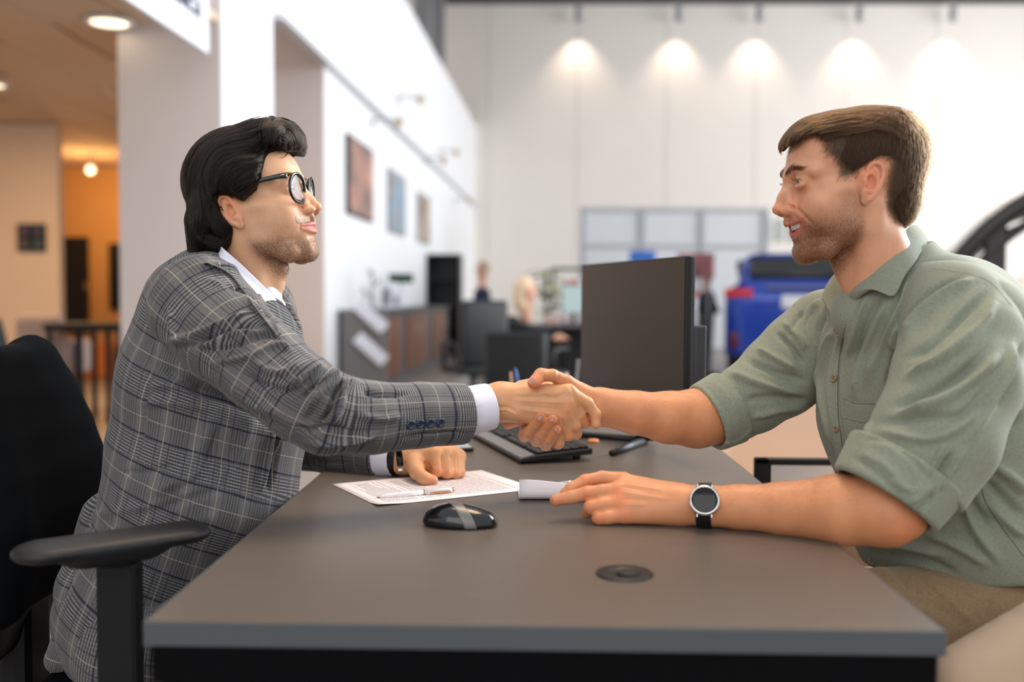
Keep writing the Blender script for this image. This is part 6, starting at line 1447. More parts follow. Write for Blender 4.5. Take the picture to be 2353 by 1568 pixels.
def strands_A(rng, hs, pose, hv, hn):
    g = [([(700, 300), (685, 200), (740, 135), (820, 150), (880, 215), (897, 300), (860, 372)], 9), ([(722, 310), (725, 225), (785, 175), (850, 225), (868, 300), (852, 362)], 9),
         ([(705, 290), (745, 235), (800, 260), (810, 320), (790, 345)], 8), ([(660, 300), (665, 215), (700, 150), (770, 128), (850, 170), (890, 240)], 9),
         ([(640, 330), (640, 240), (655, 160), (690, 110), (760, 118)], 8),
         ([(690, 108), (560, 106), (420, 155), (280, 216), (190, 330), (130, 470), (112, 620), (128, 800), (150, 1010)], 10),
         ([(690, 125), (560, 140), (400, 200), (260, 310), (170, 450), (150, 620), (165, 800), (185, 1010)], 10),
         ([(690, 150), (570, 180), (430, 230), (300, 300), (220, 420), (190, 600), (200, 800), (205, 1010)], 10),
         ([(680, 180), (560, 240), (430, 265), (320, 310), (245, 430), (222, 580), (240, 720), (228, 860), (225, 1015)], 10),
         ([(650, 230), (560, 290), (450, 320), (350, 340), (285, 430), (270, 560), (300, 650), (255, 780), (238, 900), (245, 1010)], 10),
         ([(650, 300), (570, 340), (460, 350), (370, 390), (310, 480), (300, 580), (310, 660), (265, 780)], 10),
         ([(645, 350), (560, 385), (460, 390), (385, 440), (340, 540), (320, 640), (290, 740)], 9),
         ([(640, 400), (565, 420), (490, 440), (420, 500), (375, 580), (335, 640)], 9),
         ([(630, 430), (560, 455), (500, 500), (450, 560), (400, 610), (345, 635)], 8),
         ([(610, 470), (570, 520), (540, 590), (490, 625), (430, 622)], 8), ([(600, 430), (605, 520), (580, 590), (535, 635), (490, 640)], 7),
         ([(590, 500), (540, 520), (480, 560), (430, 600), (360, 622)], 8),
         ([(540, 480), (480, 520), (450, 580), (480, 620), (520, 632)], 7),
         ([(320, 650), (290, 760), (225, 860), (300, 925), (385, 935), (432, 870), (420, 800)], 8), ([(350, 700), (395, 790), (428, 870), (380, 940), (290, 965), (240, 1010)], 9),
         ([(330, 640), (310, 720), (330, 820), (380, 880), (400, 930), (340, 960)], 9), ([(260, 700), (215, 830), (190, 930), (190, 1020)], 10),
         ([(300, 740), (250, 860), (240, 950), (260, 1000), (330, 975)], 9), ([(290, 640), (240, 760), (170, 880), (160, 1000)], 9),
         ([(420, 640), (345, 660), (310, 700), (290, 800)], 7)]
    G_ = [[ZA(a), w/2.85*3.6] for a, w in g]
    G_ = [[list(map(list, a)), w] for a, w in G_]
    L_ = strands_from_guides(rng, hs, pose, G_, 620, 12, 14, 11, (0., 7.5), 1.9, (0, .45), 2.4)
    m = np.abs(hv[:, 1]) < 50; m &= (hv[:, 0] < 45); cand = hv[m]
    r_ = cand[rng.choice(len(cand), 1100)]
    def da(p):
        d = np.zeros_like(p); b = np.clip((-p[:, 0]-20)/70, 0, 1); d[:, 0] = -1+b*.9; d[:, 2] = -.15-b; d[:, 1] = np.sign(p[:, 1])*.25*(1-b); return d
    Fl = flow(rng, hs, r_, da, 70., 14, (.3, 3.5), 7, 1.6, .18)
    L_ = np.concatenate([L_, Fl])
    wisps = [[list(map(list, ZA(a))), .7] for a in ([(800, 300), (802, 345), (775, 385), (728, 390)], [(740, 290), (785, 315), (798, 350), (770, 378), (745, 372)], [(640, 470), (610, 560), (575, 640), (560, 690)], [(590, 560), (575, 620), (560, 668)], [(560, 105), (640, 80), (700, 100), (740, 125)], [(430, 820), (445, 870), (425, 930)])]
    W_ = strands_from_guides(rng, P_HEAD['s'], pose, wisps[:2], 16, 1.0, 14, 8, (.6, 2.), .5, (0, .1), .3); W_ = np.concatenate([W_, strands_from_guides(rng, hs, pose, wisps[2:], 10, .7, 14, 5, (1., 4.), .5, (0, .1), .3)])
    # loose fringe hairs along the back
    Fz = grow(rng, hv, hn, ((hv[:, 2] < -20) & (hv[:, 0] < -40) | (hv[:, 2] > 90)).astype(float), 500, 14., lambda p: np.where(p[:, 2:3] > 60, np.array((-1., 0, .0)), np.array((-.35, 0, -1.))), 6, .1, .35, .8)
    return [('hair_strands', np.concatenate([L_[:-len(Fl)], mirror(L_[:-len(Fl)]), Fl]), .00016), ('loose_strands', np.concatenate([W_, Fz.repeat(1, 0)]) if W_.shape[1] == Fz.shape[1] else W_, .00011)]
# ---- the man in the green shirt
POLY_B = [(84, 64), (92, 84), (80, 102), (52, 116), (14, 121), (-40, 119), (-84, 106), (-118, 84), (-142, 52), (-150, 20), (-140, -10), (-120, -39), (-98, -76), (-66, -77), (-48, -66), (-34, -42), (-36, -16), (-40, 8), (-42, 22), (-30, 33), (-12, 26), (10, 10), (24, 8), (33, 12), (30, 24), (36, 40), (48, 52), (44, 68), (50, 82), (66, 82), (76, 74)]
def hull_B():
    s = Sdf(); A = s.add
    A(Ell((-27, 0, 43), (105, 76, 73)))
    A(Ell((34, 0, 74), (52, 57, 40)), 12); A(Cone((70, 26, 76), (70, -26, 76), 15, 15), 10)
    A(Cone((10, 28, 83), (-70, 32, 75), 28, 26), 14); A(Cone((10, -28, 83), (-70, -32, 75), 28, 26), 14)
    A(Ell((-60, 0, 4), (55, 57, 61)), 18); A(Ell((-66, 0, -36), (36, 44, 40)), 18)
    c = np.array(POLY_B); s.cut(PolyXZ(POLY_B), 5)
    # thin the sides where the hair is clipped short
    for q in (-1, 1): s.sub(Ell((34, q*84, 8), (34, 22, 34)), 8)
    for q in (-1, 1): s.sub(Ell((-40, q*74, -28), (24, 30, 58)), 8)
    s.sub(Ell((60, 0, 30), (60, 58, 50)), 4)
    return s
def strands_B(rng, hs, pose, hv, hn):
    g = [([(1110, 300), (1000, 195), (850, 120), (690, 105), (500, 120), (340, 160), (260, 255), (235, 340)], 9), ([(1100, 320), (980, 220), (840, 150), (690, 125), (500, 150), (350, 195), (275, 270), (245, 350)], 9),
         ([(1080, 330), (960, 240), (830, 180), (680, 150), (520, 175), (380, 215), (290, 280), (262, 335)], 9), ([(1060, 340), (940, 250), (820, 205), (680, 185), (540, 205), (400, 240), (310, 290)], 9),
         ([(1020, 320), (900, 245), (780, 220), (650, 215), (520, 235), (420, 255)], 8), ([(960, 130), (830, 170), (720, 200), (600, 230), (480, 255)], 8),
         ([(1000, 170), (880, 180), (760, 225), (640, 245), (520, 262)], 8), ([(760, 105), (640, 130), (520, 190), (420, 245)], 8)]
    G_ = [[list(map(list, ZB(a))), w/2.75*3.0] for a, w in g]
    T_ = strands_from_guides(rng, hs, pose, G_, 520, 9.8, 10, 7, (0., 3.5), 1.1, (0, .55), 1.2)
    cand = hv[(np.abs(hv[:, 1]) < 50) & (hv[:, 2] > 84) & (hv[:, 0] > -110)]; r_ = cand[rng.choice(len(cand), 600)]
    def db(p):
        d = np.zeros_like(p); d[:, 0] = 1; d[:, 1] = -.25; d[:, 2] = -.2; return d
    Fl = flow(rng, hs, r_, db, 45., 10, (.2, 3.0), 7, 1.4, .2)
    hV, hN = P_HEAD['V'], P_HEAD['N']
    pd = PolyXZ(POLY_B)(hV)
    wh = 1/(1+np.exp((pd+1.5)/1.6))*(hV[:, 2] < 96)
    w = (hv[:, 2] < 100).astype(float)*(hv[:, 0] < 58)
    def dr(p):
        d = np.zeros_like(p); b = np.clip((-p[:, 0]-10)/60, 0, 1)
        d[:, 0] = .55*(1-b)+.28*b; d[:, 2] = -1; u = np.clip((p[:, 2]-60)/30, 0, 1)*(1-b); d[:, 0] += u*.9
        return d
    Ls = lambda p: 8+9*np.clip((p[:, 2]-10)/70, 0, 1)+4*(p[:, 0] < -60)
    S_ = grow(rng, hv, hn, w, 17000, Ls, dr, 6, .3, .22, .42)
    H_ = grow(rng, hV, hN, wh+1e-9, 26000, lambda p: 7+3*(p[:, 2] > 30), dr, 6, .3, .22, .42)
    S_ = np.concatenate([S_, H_])
    # feathered edge outside the hull
    return [('hair_strands', np.concatenate([T_, mirror(T_), Fl]), .00015), ('short_hair', S_, .00013)]

def teeth(pose, root, s, m):
    bm = bmesh.new(); w = [8.6, 6.8, 7.8, 7.4, 7.2]; R_ = np.array
    for q in (-1, 1):
        a = 0.0; x, y, ang = 88.5, 0.0, 0.0
        for k, tw in enumerate(w):
            ang += (.05, .12, .20, .20, .14)[k]
            cx, cy = x-math.sin(ang)*tw*.5, y+math.cos(ang)*tw*.5
            h = (10.5, 9.4, 10.2, 8.6, 8.0)[k]; top = -43.5
            Mx = Matrix((Vector((math.cos(ang), -q*math.sin(ang)*-1 if False else q*math.sin(ang), 0)), Vector((-math.sin(ang)*1.0, q*math.cos(ang), 0)), Vector((0, 0, 1)))).transposed()
            vs = add_box(bm, (0, 0, 0), (5.0, tw*.97, h), 1.5, 3, Mx.to_4x4())
            bmesh.ops.translate(bm, vec=(cx, q*cy, top-h/2+k*.5), verts=vs)
            x, y = x-math.sin(ang)*tw, y+math.cos(ang)*tw
    me = bpy.data.meshes.new('teeth'); bm.to_mesh(me); bm.free()
    co = np.zeros(len(me.vertices)*3); me.vertices.foreach_get('co', co); me.vertices.foreach_set('co', pose.w(co.reshape(-1, 3)).astype(np.float32).ravel())
    link('teeth', me, m, root, True)
def glasses(pose, m_frame, m_lens, m_metal):
    g = thing('eyeglasses', 'black rounded eyeglasses worn by the man in the checked jacket', 'glasses', tuple(pose.w((95, 0, 14))[0]))
    def lens_ring(q):
        pts = []
        for k in range(40):
            a = k*2*math.pi/40; cx, sz = math.cos(a), math.sin(a)
            y = 34+24.0*np.sign(cx)*abs(cx)**.88; z = 13+22.5*np.sign(sz)*abs(sz)**.88+(2.0*max(0, sz))*(1 if cx > 0 else .3)
            x = 97.5-((y-10)/48)**2*7.5+(z-13)*.10
            pts.append((x, q*y, z))
        return pts
    for q in (-1, 1):
        p = pose.w(lens_ring(q)); bm = bmesh.new()
        n = len(p); c = p.mean(0); nx = pose.M@np.array((1, 0, 0)); rings = []
        for i in range(n):
            t = p[(i+1) % n]-p[i-1]; t /= np.linalg.norm(t); o = np.cross(t, nx); o /= np.linalg.norm(o)
            if o@(p[i]-c) < 0: o = -o
            sec = [(-.0014, -.0022), (.0018, -.0022), (.0030, -.0014), (.0030, .0014), (.0018, .0022), (-.0014, .0022)]
            rings.append([bm.verts.new(Vector(p[i]+o*a+nx*b)) for a, b in sec])
        for i in range(n):
            for k in range(6): bm.faces.new((rings[i][k], rings[i][(k+1) % 6], rings[(i+1) % n][(k+1) % 6], rings[(i+1) % n][k]))
        bmesh.ops.recalc_face_normals(bm, faces=bm.faces); wparent(obj('lens_rim', bm, m_frame, None, True), g)
        bm = bmesh.new(); f = [bm.verts.new(Vector(c+(v-c)*.98+nx*.0008)) for v in p]; b = [bm.verts.new(Vector(c+(v-c)*.98-nx*.0008)) for v in p]
        bm.faces.new(f); bm.faces.new(b[::-1])
        for i in range(n): bm.faces.new((f[i], b[i], b[(i+1) % n], f[(i+1) % n]))
        bmesh.ops.recalc_face_normals(bm, faces=bm.faces); wparent(obj('lens', bm, m_lens), g)
        pts = pose.w(crom([(89, q*60, 33), (80, q*67, 33.5), (60, q*71.5, 32.5), (36, q*75, 31), (10, q*76, 29), (-7, q*72.5, 25), (-19, q*68, 8)], 18))
        bm = bmesh.new(); up = pose.M@np.array((0, 0, 1)); rg = []
        for i in range(len(pts)):
            t = pts[min(i+1, 17)]-pts[max(i-1, 0)]; t /= np.linalg.norm(t); sd = np.cross(t, up); u2 = np.cross(sd, t); hh = .0042*(1-.35*i/17)
            rg.append([bm.verts.new(Vector(pts[i]+sd*a*.0014+u2*b*hh)) for a, b in ((-1, -.8), (-.6, -1), (.6, -1), (1, -.8), (1, .8), (.6, 1), (-.6, 1), (-1, .8))])
        for i in range(17):
            for k in range(8): bm.faces.new((rg[i][k], rg[i][(k+1) % 8], rg[i+1][(k+1) % 8], rg[i+1][k]))
        bm.faces.new(rg[0]); bm.faces.new(rg[-1][::-1]); bmesh.ops.recalc_face_normals(bm, faces=bm.faces); tm = wparent(obj('temple_arm', bm, m_frame, None, True), g)
        hm = pose.w([(86, q*64.8, 35.0), (80, q*68.6, 34.6)])
        wparent(tube('hinge_pin', [Vector(h_) for h_ in hm], .0007, m_metal, None, 6), g)
    br = pose.w([(97, -10.5, 21), (98.5, -5, 24), (99, 0, 24.8), (98.5, 5, 24), (97, 10.5, 21)])
    wparent(tube('bridge', [Vector(b) for b in br], [.0021, .0019, .0018, .0019, .0021], m_frame, None, 8), g)
    for q in (-1, 1):
        b = pose.w([(95, q*11, 14), (91, q*12.5, 7)]); wparent(tube('nose_pad', [Vector(x) for x in b], [.0016, .002], m_frame, None, 8), g)
    return g
HEAD_H = 1.4; HAND_H = .0013
PERSON_A = dict(seed=3, pose=POSE_A, smile=False, neck=(-64, 0, -175), adam=2, tone=srgb(220, 170, 134)[:3], stub=.72, gaze=0,
    brow=[(8, 30, 2.6), (20, 35.5, 3.2), (36, 38.5, 2.8), (50, 33, 1.6)], hull=hull_A, strands=strands_A,
    nbeard=17000, blen=2.9, brad=.00009, bdens=lambda V: .25+1.0*np.clip((-58-V[:, 2]-(V[:, 0]-40)*.1)/18, 0, 1)+.9*((V[:, 2] > -46) & (V[:, 0] > 84)),
    eye_mat=eye_material('brown_eye', (.06, .03, .015, 1)), hull_mat=mat('hair_base_black', (.004, .003, .003, 1), .8, spec=.1), hair_mat=hair_material('hair_black', (.0028, .0018, .0013, 1), .26, (.009, .005, .003, 1)),
    brow_mat=hair_material('brow_black', (.005, .003, .002, 1), .4), beard_mat=hair_material('beard_black', (.010, .006, .004, 1), .4), skin=skin_material('skin_light', .46, .07, (72, 48, 36)))
PERSON_B = dict(seed=5, pose=POSE_B, smile=True, neck=(-50, 0, -200), adam=-6, tone=srgb(216, 158, 124)[:3], stub=.9, gaze=6,
    brow=[(9, 33, 4.6), (19, 36, 6.2), (33, 37.5, 5.2), (46, 34, 2.6)], nbrow=600, hull=hull_B, scalp=POLY_B, strands=strands_B,
    nbeard=20000, blen=3.8, brad=.00009, bdens=lambda V: .55+.6*np.clip((-40-V[:, 2])/30, 0, 1),
    eye_mat=eye_material('grey_eye', (.16, .20, .19, 1)), hull_mat=mat('hair_base_brown', (.040, .024, .015, 1), .8, spec=.1), hair_mat=hair_material('hair_brown', (.024, .011, .005, 1), .32, (.085, .042, .018, 1)),
    brow_mat=hair_material('brow_brown', (.022, .012, .007, 1), .45), beard_mat=hair_material('beard_brown', (.03, .014, .007, 1), .4, (.10, .05, .025, 1)), skin=skin_material('skin_rosy', .46, .07, (98, 62, 44)))
# ------------------------------------------------------------------ the man in the checked jacket
def build_man_a():
    rootA = thing('person', 'dark-haired man in grey checked jacket and black eyeglasses, fist on the printed document', 'person', tuple(P(330, 1440, 1.64)))
    V, Q, col, st, sc_ = build_head(PERSON_A, rootA, None)
    parts = [(PERSON_A['pose'].w(V), Q, col, st, sc_)]; tone = srgb(216, 160, 116)[:3]
    # right hand, back towards the viewer, in the handshake
    s = Sdf()
    hand_from(s, [((1060, 945, 1.60), (1150, 925, 1.60), .030, .029), ((1060, 935, 1.60), (1150, 916, 1.60), .026, .0235),
                  ((1150, 908, 1.60), (1306, 901, 1.583), .0175, .0125), ((1150, 922, 1.60), (1305, 926, 1.580), .019, .0125), ((1150, 934, 1.60), (1296, 951, 1.583), .019, .0122), ((1160, 942, 1.60), (1278, 972, 1.588), .0155, .0115),
                  ((1160, 910, 1.615), (1255, 893, 1.61), .018, .013)],
              [([(1306, 901, 1.583), (1350, 927, 1.590), (1369, 953, 1.592), (1369, 976, 1.590)], [.0112, .0096, .0088, .0078]),
               ([(1305, 926, 1.580), (1332, 954, 1.592), (1345, 974, 1.602)], [.0112, .0092, .0082]),
               ([(1303, 940, 1.580), (1322, 978, 1.588), (1324, 997, 1.600), (1312, 985, 1.635)], [.0112, .0094, .0090, .0080]),
               ([(1292, 958, 1.583), (1306, 1001, 1.594), (1296, 990, 1.63)], [.0110, .0088, .0080]),
               ([(1276, 975, 1.588), (1284, 1020, 1.598), (1276, 1006, 1.63)], [.0104, .0082, .0075]),
               ([(1200, 896, 1.625), (1262, 878, 1.63), (1310, 885, 1.64)], [.016, .012, .010])])
    for a, b in () and (((1180, 905, 1.565), (1290, 903, 1.556)), ((1190, 925, 1.565), (1290, 928, 1.552)), ((1190, 942, 1.567), (1280, 955, 1.556))): s.add(Cone(W3(*a), W3(*b), .0022, .0026), .008)
    s.add(Ell(W3(1180, 950, 1.585), (.012, .010, .009)), .014)
    V, Q = s.mesh(HAND_H); V = smooth_mesh(V, Q, 1, .4)
    V = sculpt(V, Q, [([(1130, 938), (1165, 936), (1188, 948)], 3.5, -1.6), ([(1130, 945), (1165, 943), (1185, 955)], 3, 1.2), ([(1305, 880), (1318, 905), (1322, 935)], 4, -1.4), ([(1290, 962), (1296, 985)], 3, -1.6), ([(1306, 948), (1312, 975)], 3, -1.4), ([(1240, 905), (1275, 915), (1300, 900)], 4, -.8), ([(1180, 905), (1290, 903)], 4, .9), ([(1185, 920), (1300, 926)], 4, 1.0), ([(1190, 940), (1285, 955)], 4, 1.0), ([(1180, 912), (1290, 914)], 3, -.6), ([(1190, 931), (1285, 941)], 3, -.6)])
    parts.append((V, Q, skin_attr(V, tone, [(1306, 925, 1.56, .014, RED, .35), (1295, 955, 1.56, .012, RED, .3), (1325, 998, 1.58, .009, RED, .4), (1306, 1003, 1.58, .008, RED, .4), (1345, 970, 1.59, .010, RED, .6), (1283, 1022, 1.59, .008, RED, .4), (1369, 965, 1.58, .010, RED, .35)]), np.zeros(len(V))))
    # left fist on the document
    s = Sdf(); D = 1.795
    hand_from(s, [((860, 1060, D+.06), (935, 1058, D+.04), .026, .025), ((925, 1062, D+.035), (985, 1060, D+.01), .024, .020), ((930, 1050, D+.045), (1000, 1043, D+.005), .020, .0155), ((930, 1052, D+.05), (1022, 1041, D+.015), .020, .0150), ((935, 1055, D+.06), (1042, 1043, D+.025), .019, .0142), ((940, 1062, D+.06), (1056, 1050, D+.035), .018, .0125)],
              [([(1000, 1043, D+.0), (1004, 1082, D-.012), (990, 1094, D+.02)], [.0125, .0115, .0095]), ([(1022, 1041, D+.01), (1027, 1086, D-.006), (1012, 1092, D+.03)], [.0118, .0112, .0095]),
               ([(1042, 1043, D+.02), (1045, 1087, D+.004), (1030, 1092, D+.04)], [.0112, .0104, .009]), ([(1056, 1049, D+.03), (1057, 1086, D+.014), (1045, 1090, D+.04)], [.0105, .0092, .0085]),
               ([(955, 1066, D+.0), (958, 1086, D-.035), (975, 1100, D-.055), (994, 1105, D-.050)], [.019, .0130, .0118, .0100])])
    V, Q = s.mesh(HAND_H*1.1); V = smooth_mesh(V, Q, 1, .4)
    V = sculpt(V, Q, [([(1014, 1045), (1017, 1085)], 2.4, -2.6), ([(1035, 1045), (1037, 1088)], 2.2, -2.2), ([(1051, 1050), (1052, 1088)], 2, -1.8), ([(975, 1060), (985, 1072), (992, 1086)], 4, -3.5)])
    parts.append((V, Q, skin_attr(V, tone, [(1000, 1080, D-.02, .014, RED, .4), (1025, 1085, D-.02, .012, RED, .35), (992, 1106, D-.06, .012, RED, .55), (1045, 1086, D-.01, .011, RED, .3)]), np.zeros(len(V))))
    # arms, trunk and legs under the clothes
    s = Sdf()
    s.add(Cone(W3(505, 720, 1.66), W3(450, 1000, 1.66), .07, .07)).add(Cone(W3(450, 1000, 1.66), W3(350, 1400, 1.66), .07, .08), .03)
    s.add(Cone(W3(525, 640, 1.66), W3(505, 720, 1.66), .05, .07), .03)
    s.chain([W3(470, 700, 1.54), W3(590, 840, 1.475), W3(750, 955, 1.455), W3(1070, 945, 1.60)], [.05, .042, .035, .027], .02)
    s.chain([W3(560, 720, 1.82), W3(640, 900, 1.92), W3(700, 1025, 1.95), W3(870, 1060, 1.856)], [.045, .038, .026, .022], .01)
    V, Q = s.mesh(.006); parts.append((V, Q, skin_attr(V, tone, []), np.zeros(len(V))))
    body = join_meshes('body', parts, PERSON_A['skin']); wparent(body, rootA)
    nails([(991, 1107, D-.0605, 4, 3, -6, 3, .0052, .0040), (1369, 972, 1.584, 0, 5, 8, 2, .004, .0025)], M_NAIL, rootA)
    # ---------------- jacket
    pl = plaid_material('checked_wool')
    s = Sdf(); Yn = (0.12, 1, 0)
    s.add(Cone(W3(512, 745, 1.67), W3(485, 900, 1.67), .108, .118, Yn, 1.42))
    s.add(Cone(W3(485, 900, 1.67), W3(455, 1100, 1.66), .118, .128, Yn, 1.25), .04)
    s.add(Cone(W3(455, 1100, 1.66), W3(350, 1400, 1.66), .130, .145, Yn, 1.2), .04)
    s.add(Cone(W3(452, 690, 1.70), W3(418, 840, 1.68), .072, .075, Yn, 1.6), .05)        # upper back
    s.add(Cone(W3(418, 840, 1.68), W3(378, 1010, 1.66), .075, .072, Yn, 1.5), .04)
    s.add(Cone(W3(462, 668, 1.56), W3(515, 655, 1.63), .050, .040), .03)                  # near shoulder, padded
    s.add(Cone(W3(470, 640, 1.80), W3(570, 690, 1.86), .05, .065), .04)                     # far shoulder
    s.add(Cone(W3(470, 625, 1.70), W3(490, 645, 1.62), .04, .04), .03)
    s.add(Cone(W3(590, 780, 1.66), W3(590, 960, 1.66), .070, .080, Yn, 1.3), .04)        # chest
    s.add(Cone(W3(590, 960, 1.66), W3(560, 1150, 1.66), .080, .085, Yn, 1.3), .03)
    s.sub(Cone(W3(600, 560, 1.66), W3(575, 700, 1.66), .075, .048), .012)                  # neck opening
    s.sub(Cone(W3(700, 600, 1.68), W3(655, 740, 1.68), .05, .030), .012)
    F1 = []
    def fo(L_, w, h): F1.append(([ZJ(*p) for p in L_], w*.75, h*1.8))
    fo([(470, 870), (700, 960), (920, 1060), (1050, 1170)], 16, -9); fo([(330, 760), (480, 870), (700, 990)], 14, -6)      # under the arm
    fo([(260, 900), (420, 900), (560, 930)], 12, 5); fo([(200, 1010), (420, 1010), (640, 1050)], 12, 4); fo([(300, 640), (260, 760), (240, 980), (180, 1400)], 7, -3.5)
    fo([(620, 1100), (560, 1290), (470, 1450), (330, 1568)], 12, 5); fo([(700, 1150), (640, 1330), (560, 1480), (420, 1568)], 11, -4); fo([(80, 1450), (240, 1440), (420, 1400)], 10, -3)
    fo([(900, 1100), (840, 1300), (700, 1500)], 14, 4); fo([(1040, 1180), (1010, 1330), (960, 1568)], 7, 5); fo([(1075, 1190), (1060, 1340), (1010, 1568)], 6, -10)
    fo([(300, 230), (420, 180), (600, 130)], 9, 3); fo([(350, 320), (380, 260), (470, 190)], 8, -3)
    F1 += [([(330, 1130), (420, 1110), (500, 1060)], 12, 4), ([(300, 1190), (400, 1160), (520, 1120)], 10, -4), ([(190, 1190), (300, 1170), (390, 1160)], 10, 3), ([(340, 1250), (420, 1210), (500, 1180)], 14, 4), ([(240, 760), (235, 900), (205, 1050)], 14, -3)]
    ax = [W3(540, 600, 1.66), W3(470, 900, 1.66), W3(430, 1120, 1.66), W3(330, 1420, 1.66)]
    def juv(V):
        F_ = fab_uv(V, ax, (0, 1, 0), .165); F_[:, 1] -= .15*F_[:, 0]; return F_
    jk = cloth('jacket', s, .0032, pl, rootA, F1, ax, (0, 1, 0), .165, 2, wob(.0016, 26), juv)
    # near sleeve
    s = Sdf()
    pts = [W3(452, 712, 1.555), W3(515, 772, 1.515), W3(600, 838, 1.480), W3(690, 912, 1.458), W3(760, 950, 1.456), W3(850, 960, 1.485), W3(960, 955, 1.525), W3(1062, 951, 1.565)]
    rs = [.073, .070, .065, .060, .0565, .0525, .048, .0455]
    s.chain(pts, [r+.0025 for r in rs], .006)
    s.add(Cone(W3(470, 665, 1.565), W3(520, 715, 1.55), .048, .045), .04); s.add(Cone(W3(740, 975, 1.45), W3(700, 950, 1.45), .033, .03), .03)
    e = pts[-1]-pts[-2]; e /= np.linalg.norm(e); s.cut(Half(pts[-1]+e*.002, e), .003); s.sub(Cone(pts[-1]+e*.03, pts[-1]-e*.03, .0415, .039), .002)
    F2 = []
    def fo(L_, w, h): F2.append(([ZJ(*p) for p in L_], w*.70, h*(2.7 if max(p[0] for p in L_) > 1230 else 2.1)))
    fo([(380, 620), (560, 570), (760, 490), (900, 440)], 10, 5); fo([(420, 660), (600, 620), (800, 540), (960, 500)], 9, -5); fo([(500, 600), (620, 640), (760, 580), (980, 560)], 10, 5)
    fo([(620, 690), (800, 640), (1000, 570), (1080, 600)], 9, -4.5); fo([(640, 760), (860, 720), (1060, 640), (1160, 680)], 10, 4); fo([(380, 420), (420, 560), (470, 640)], 9, 4)
    fo([(700, 250), (850, 310), (960, 400), (1050, 510)], 8, -7); fo([(620, 230), (800, 290), (900, 370), (1000, 500)], 9, 3.5); fo([(600, 140), (760, 150), (900, 210), (1010, 350)], 10, 4)
    fo([(1160, 900), (1240, 850), (1350, 790)], 9, 8); fo([(1210, 980), (1290, 900), (1370, 830), (1440, 800)], 8, -7); fo([(1240, 1080), (1330, 960), (1400, 880), (1460, 840)], 9, 8); fo([(1330, 1140), (1400, 1040), (1430, 940), (1480, 850)], 8, -8)
    fo([(1400, 1150), (1460, 1040), (1480, 940), (1560, 870)], 10, 7); fo([(1180, 1150), (1260, 1180), (1400, 1160), (1520, 1190)], 9, -4); fo([(1250, 1250), (1400, 1260), (1560, 1240), (1700, 1200)], 10, 4)
    fo([(1600, 930), (1700, 960), (1900, 950)], 9, -3); fo([(1560, 1080), (1720, 1110), (1850, 1090)], 12, 3); fo([(900, 720), (1000, 800), (1100, 820), (1250, 740)], 12, 4); fo([(860, 820), (1000, 900), (1160, 930), (1300, 820)], 10, -4)
    fo([(760, 880), (900, 1000), (1080, 1080)], 14, 3); fo([(600, 850), (760, 990), (960, 1100), (1150, 1190)], 10, -2.5); fo([(1860, 1230), (2050, 1200), (2230, 1190)], 5, -2); fo([(350, 640), (400, 740), (520, 860)], 9, -4)
    sl = cloth('sleeve', s, .0028, pl, rootA, F2, pts, (0.3, 1, .2), .058, 1, wob(.0012, 34))
    # far sleeve
    s = Sdf(); p2 = [W3(585, 715, 1.84), W3(640, 880, 1.92), W3(700, 1012, 1.955), W3(800, 1043, 1.91), W3(888, 1056, 1.855)]
    s.chain(p2, [.075, .068, .055, .046, .040], .02); e = p2[-1]-p2[-2]; e /= np.linalg.norm(e); s.cut(Half(p2[-1], e), .003); s.sub(Cone(p2[-1]+e*.03, p2[-1]-e*.05, .036, .034), .002)
    cloth('sleeve', s, .004, pl, rootA, [([(690, 1020), (720, 1045), (760, 1050)], 6, 5), ([(705, 1035), (740, 1060), (800, 1062)], 5, -4)], p2, (0, 0, 1), .05, 2, wob(.002, 40))
    # lapel and jacket collar
    def snap(pts, off):
        out = []
        for x, y in crom([ZJ(*p) for p in pts], 16):
            c = [h for h in (surf_at(jk, x, y)[0], surf_at(sl, x, y)[0]) if h is not None]
            if c: l = min(c, key=lambda v: (v-CAM).length); out.append(np3(l+(CAM-l).normalized()*off))
        return out
    tp = snap([(640, 62), (720, 60), (800, 130), (905, 240), (990, 360), (1048, 480), (1085, 565)], .008); bt = snap([(590, 120), (660, 132), (770, 190), (850, 290), (930, 400), (1005, 500), (1080, 590)], .014)
    if len(tp) > 4 and len(bt) > 4: strip('lapel', tp, bt, .003, pl, rootA, 44, .004)
    strip('lapel', [W3(*ZJ(1100, 440), 1.74), W3(*ZJ(1150, 560), 1.745), W3(*ZJ(1200, 660), 1.75)], [W3(*ZJ(1098, 540), 1.70), W3(*ZJ(1120, 640), 1.70), W3(*ZJ(1180, 740), 1.72)], .004, pl, rootA, 16, .006)
    strip('jacket_front', [W3(*ZJ(1085, 1160), 1.62), W3(*ZJ(1060, 1350), 1.60), W3(*ZJ(1000, 1568), 1.60), W3(590, 1200, 1.60)], [W3(*ZJ(1150, 1180), 1.76), W3(*ZJ(1150, 1350), 1.76), W3(*ZJ(1130, 1568), 1.76), W3(640, 1200, 1.76)], .004, pl, rootA, 24, -.004)
    # back tail of the jacket hanging over the seat edge
    s = Sdf(); s.chain([W3(270, 1180, 1.62), W3(215, 1330, 1.60), W3(160, 1500, 1.58)], [.045, .040, .030], .03, (0.2, 1, 0), 1.6); s.cut(Half(W3(150, 1530, 1.58), np3(_U)*-1), .004)
    cloth('jacket_tail', s, .004, pl, rootA, [], [W3(300, 1100, 1.66), W3(230, 1300, 1.66), W3(150, 1530, 1.66)], (0, 1, 0), .165, 2, wob(.003, 30))
    # sleeve buttons
    for x, y in ((943, 977), (965, 975), (988, 973), (1011, 972)):
        l, n = surf_at(sl, x, y)
        if l is not None: disc_button('sleeve_button', l+n*.001, n, .0074, M_NAVY, rootA, M_BLACKM, .002)
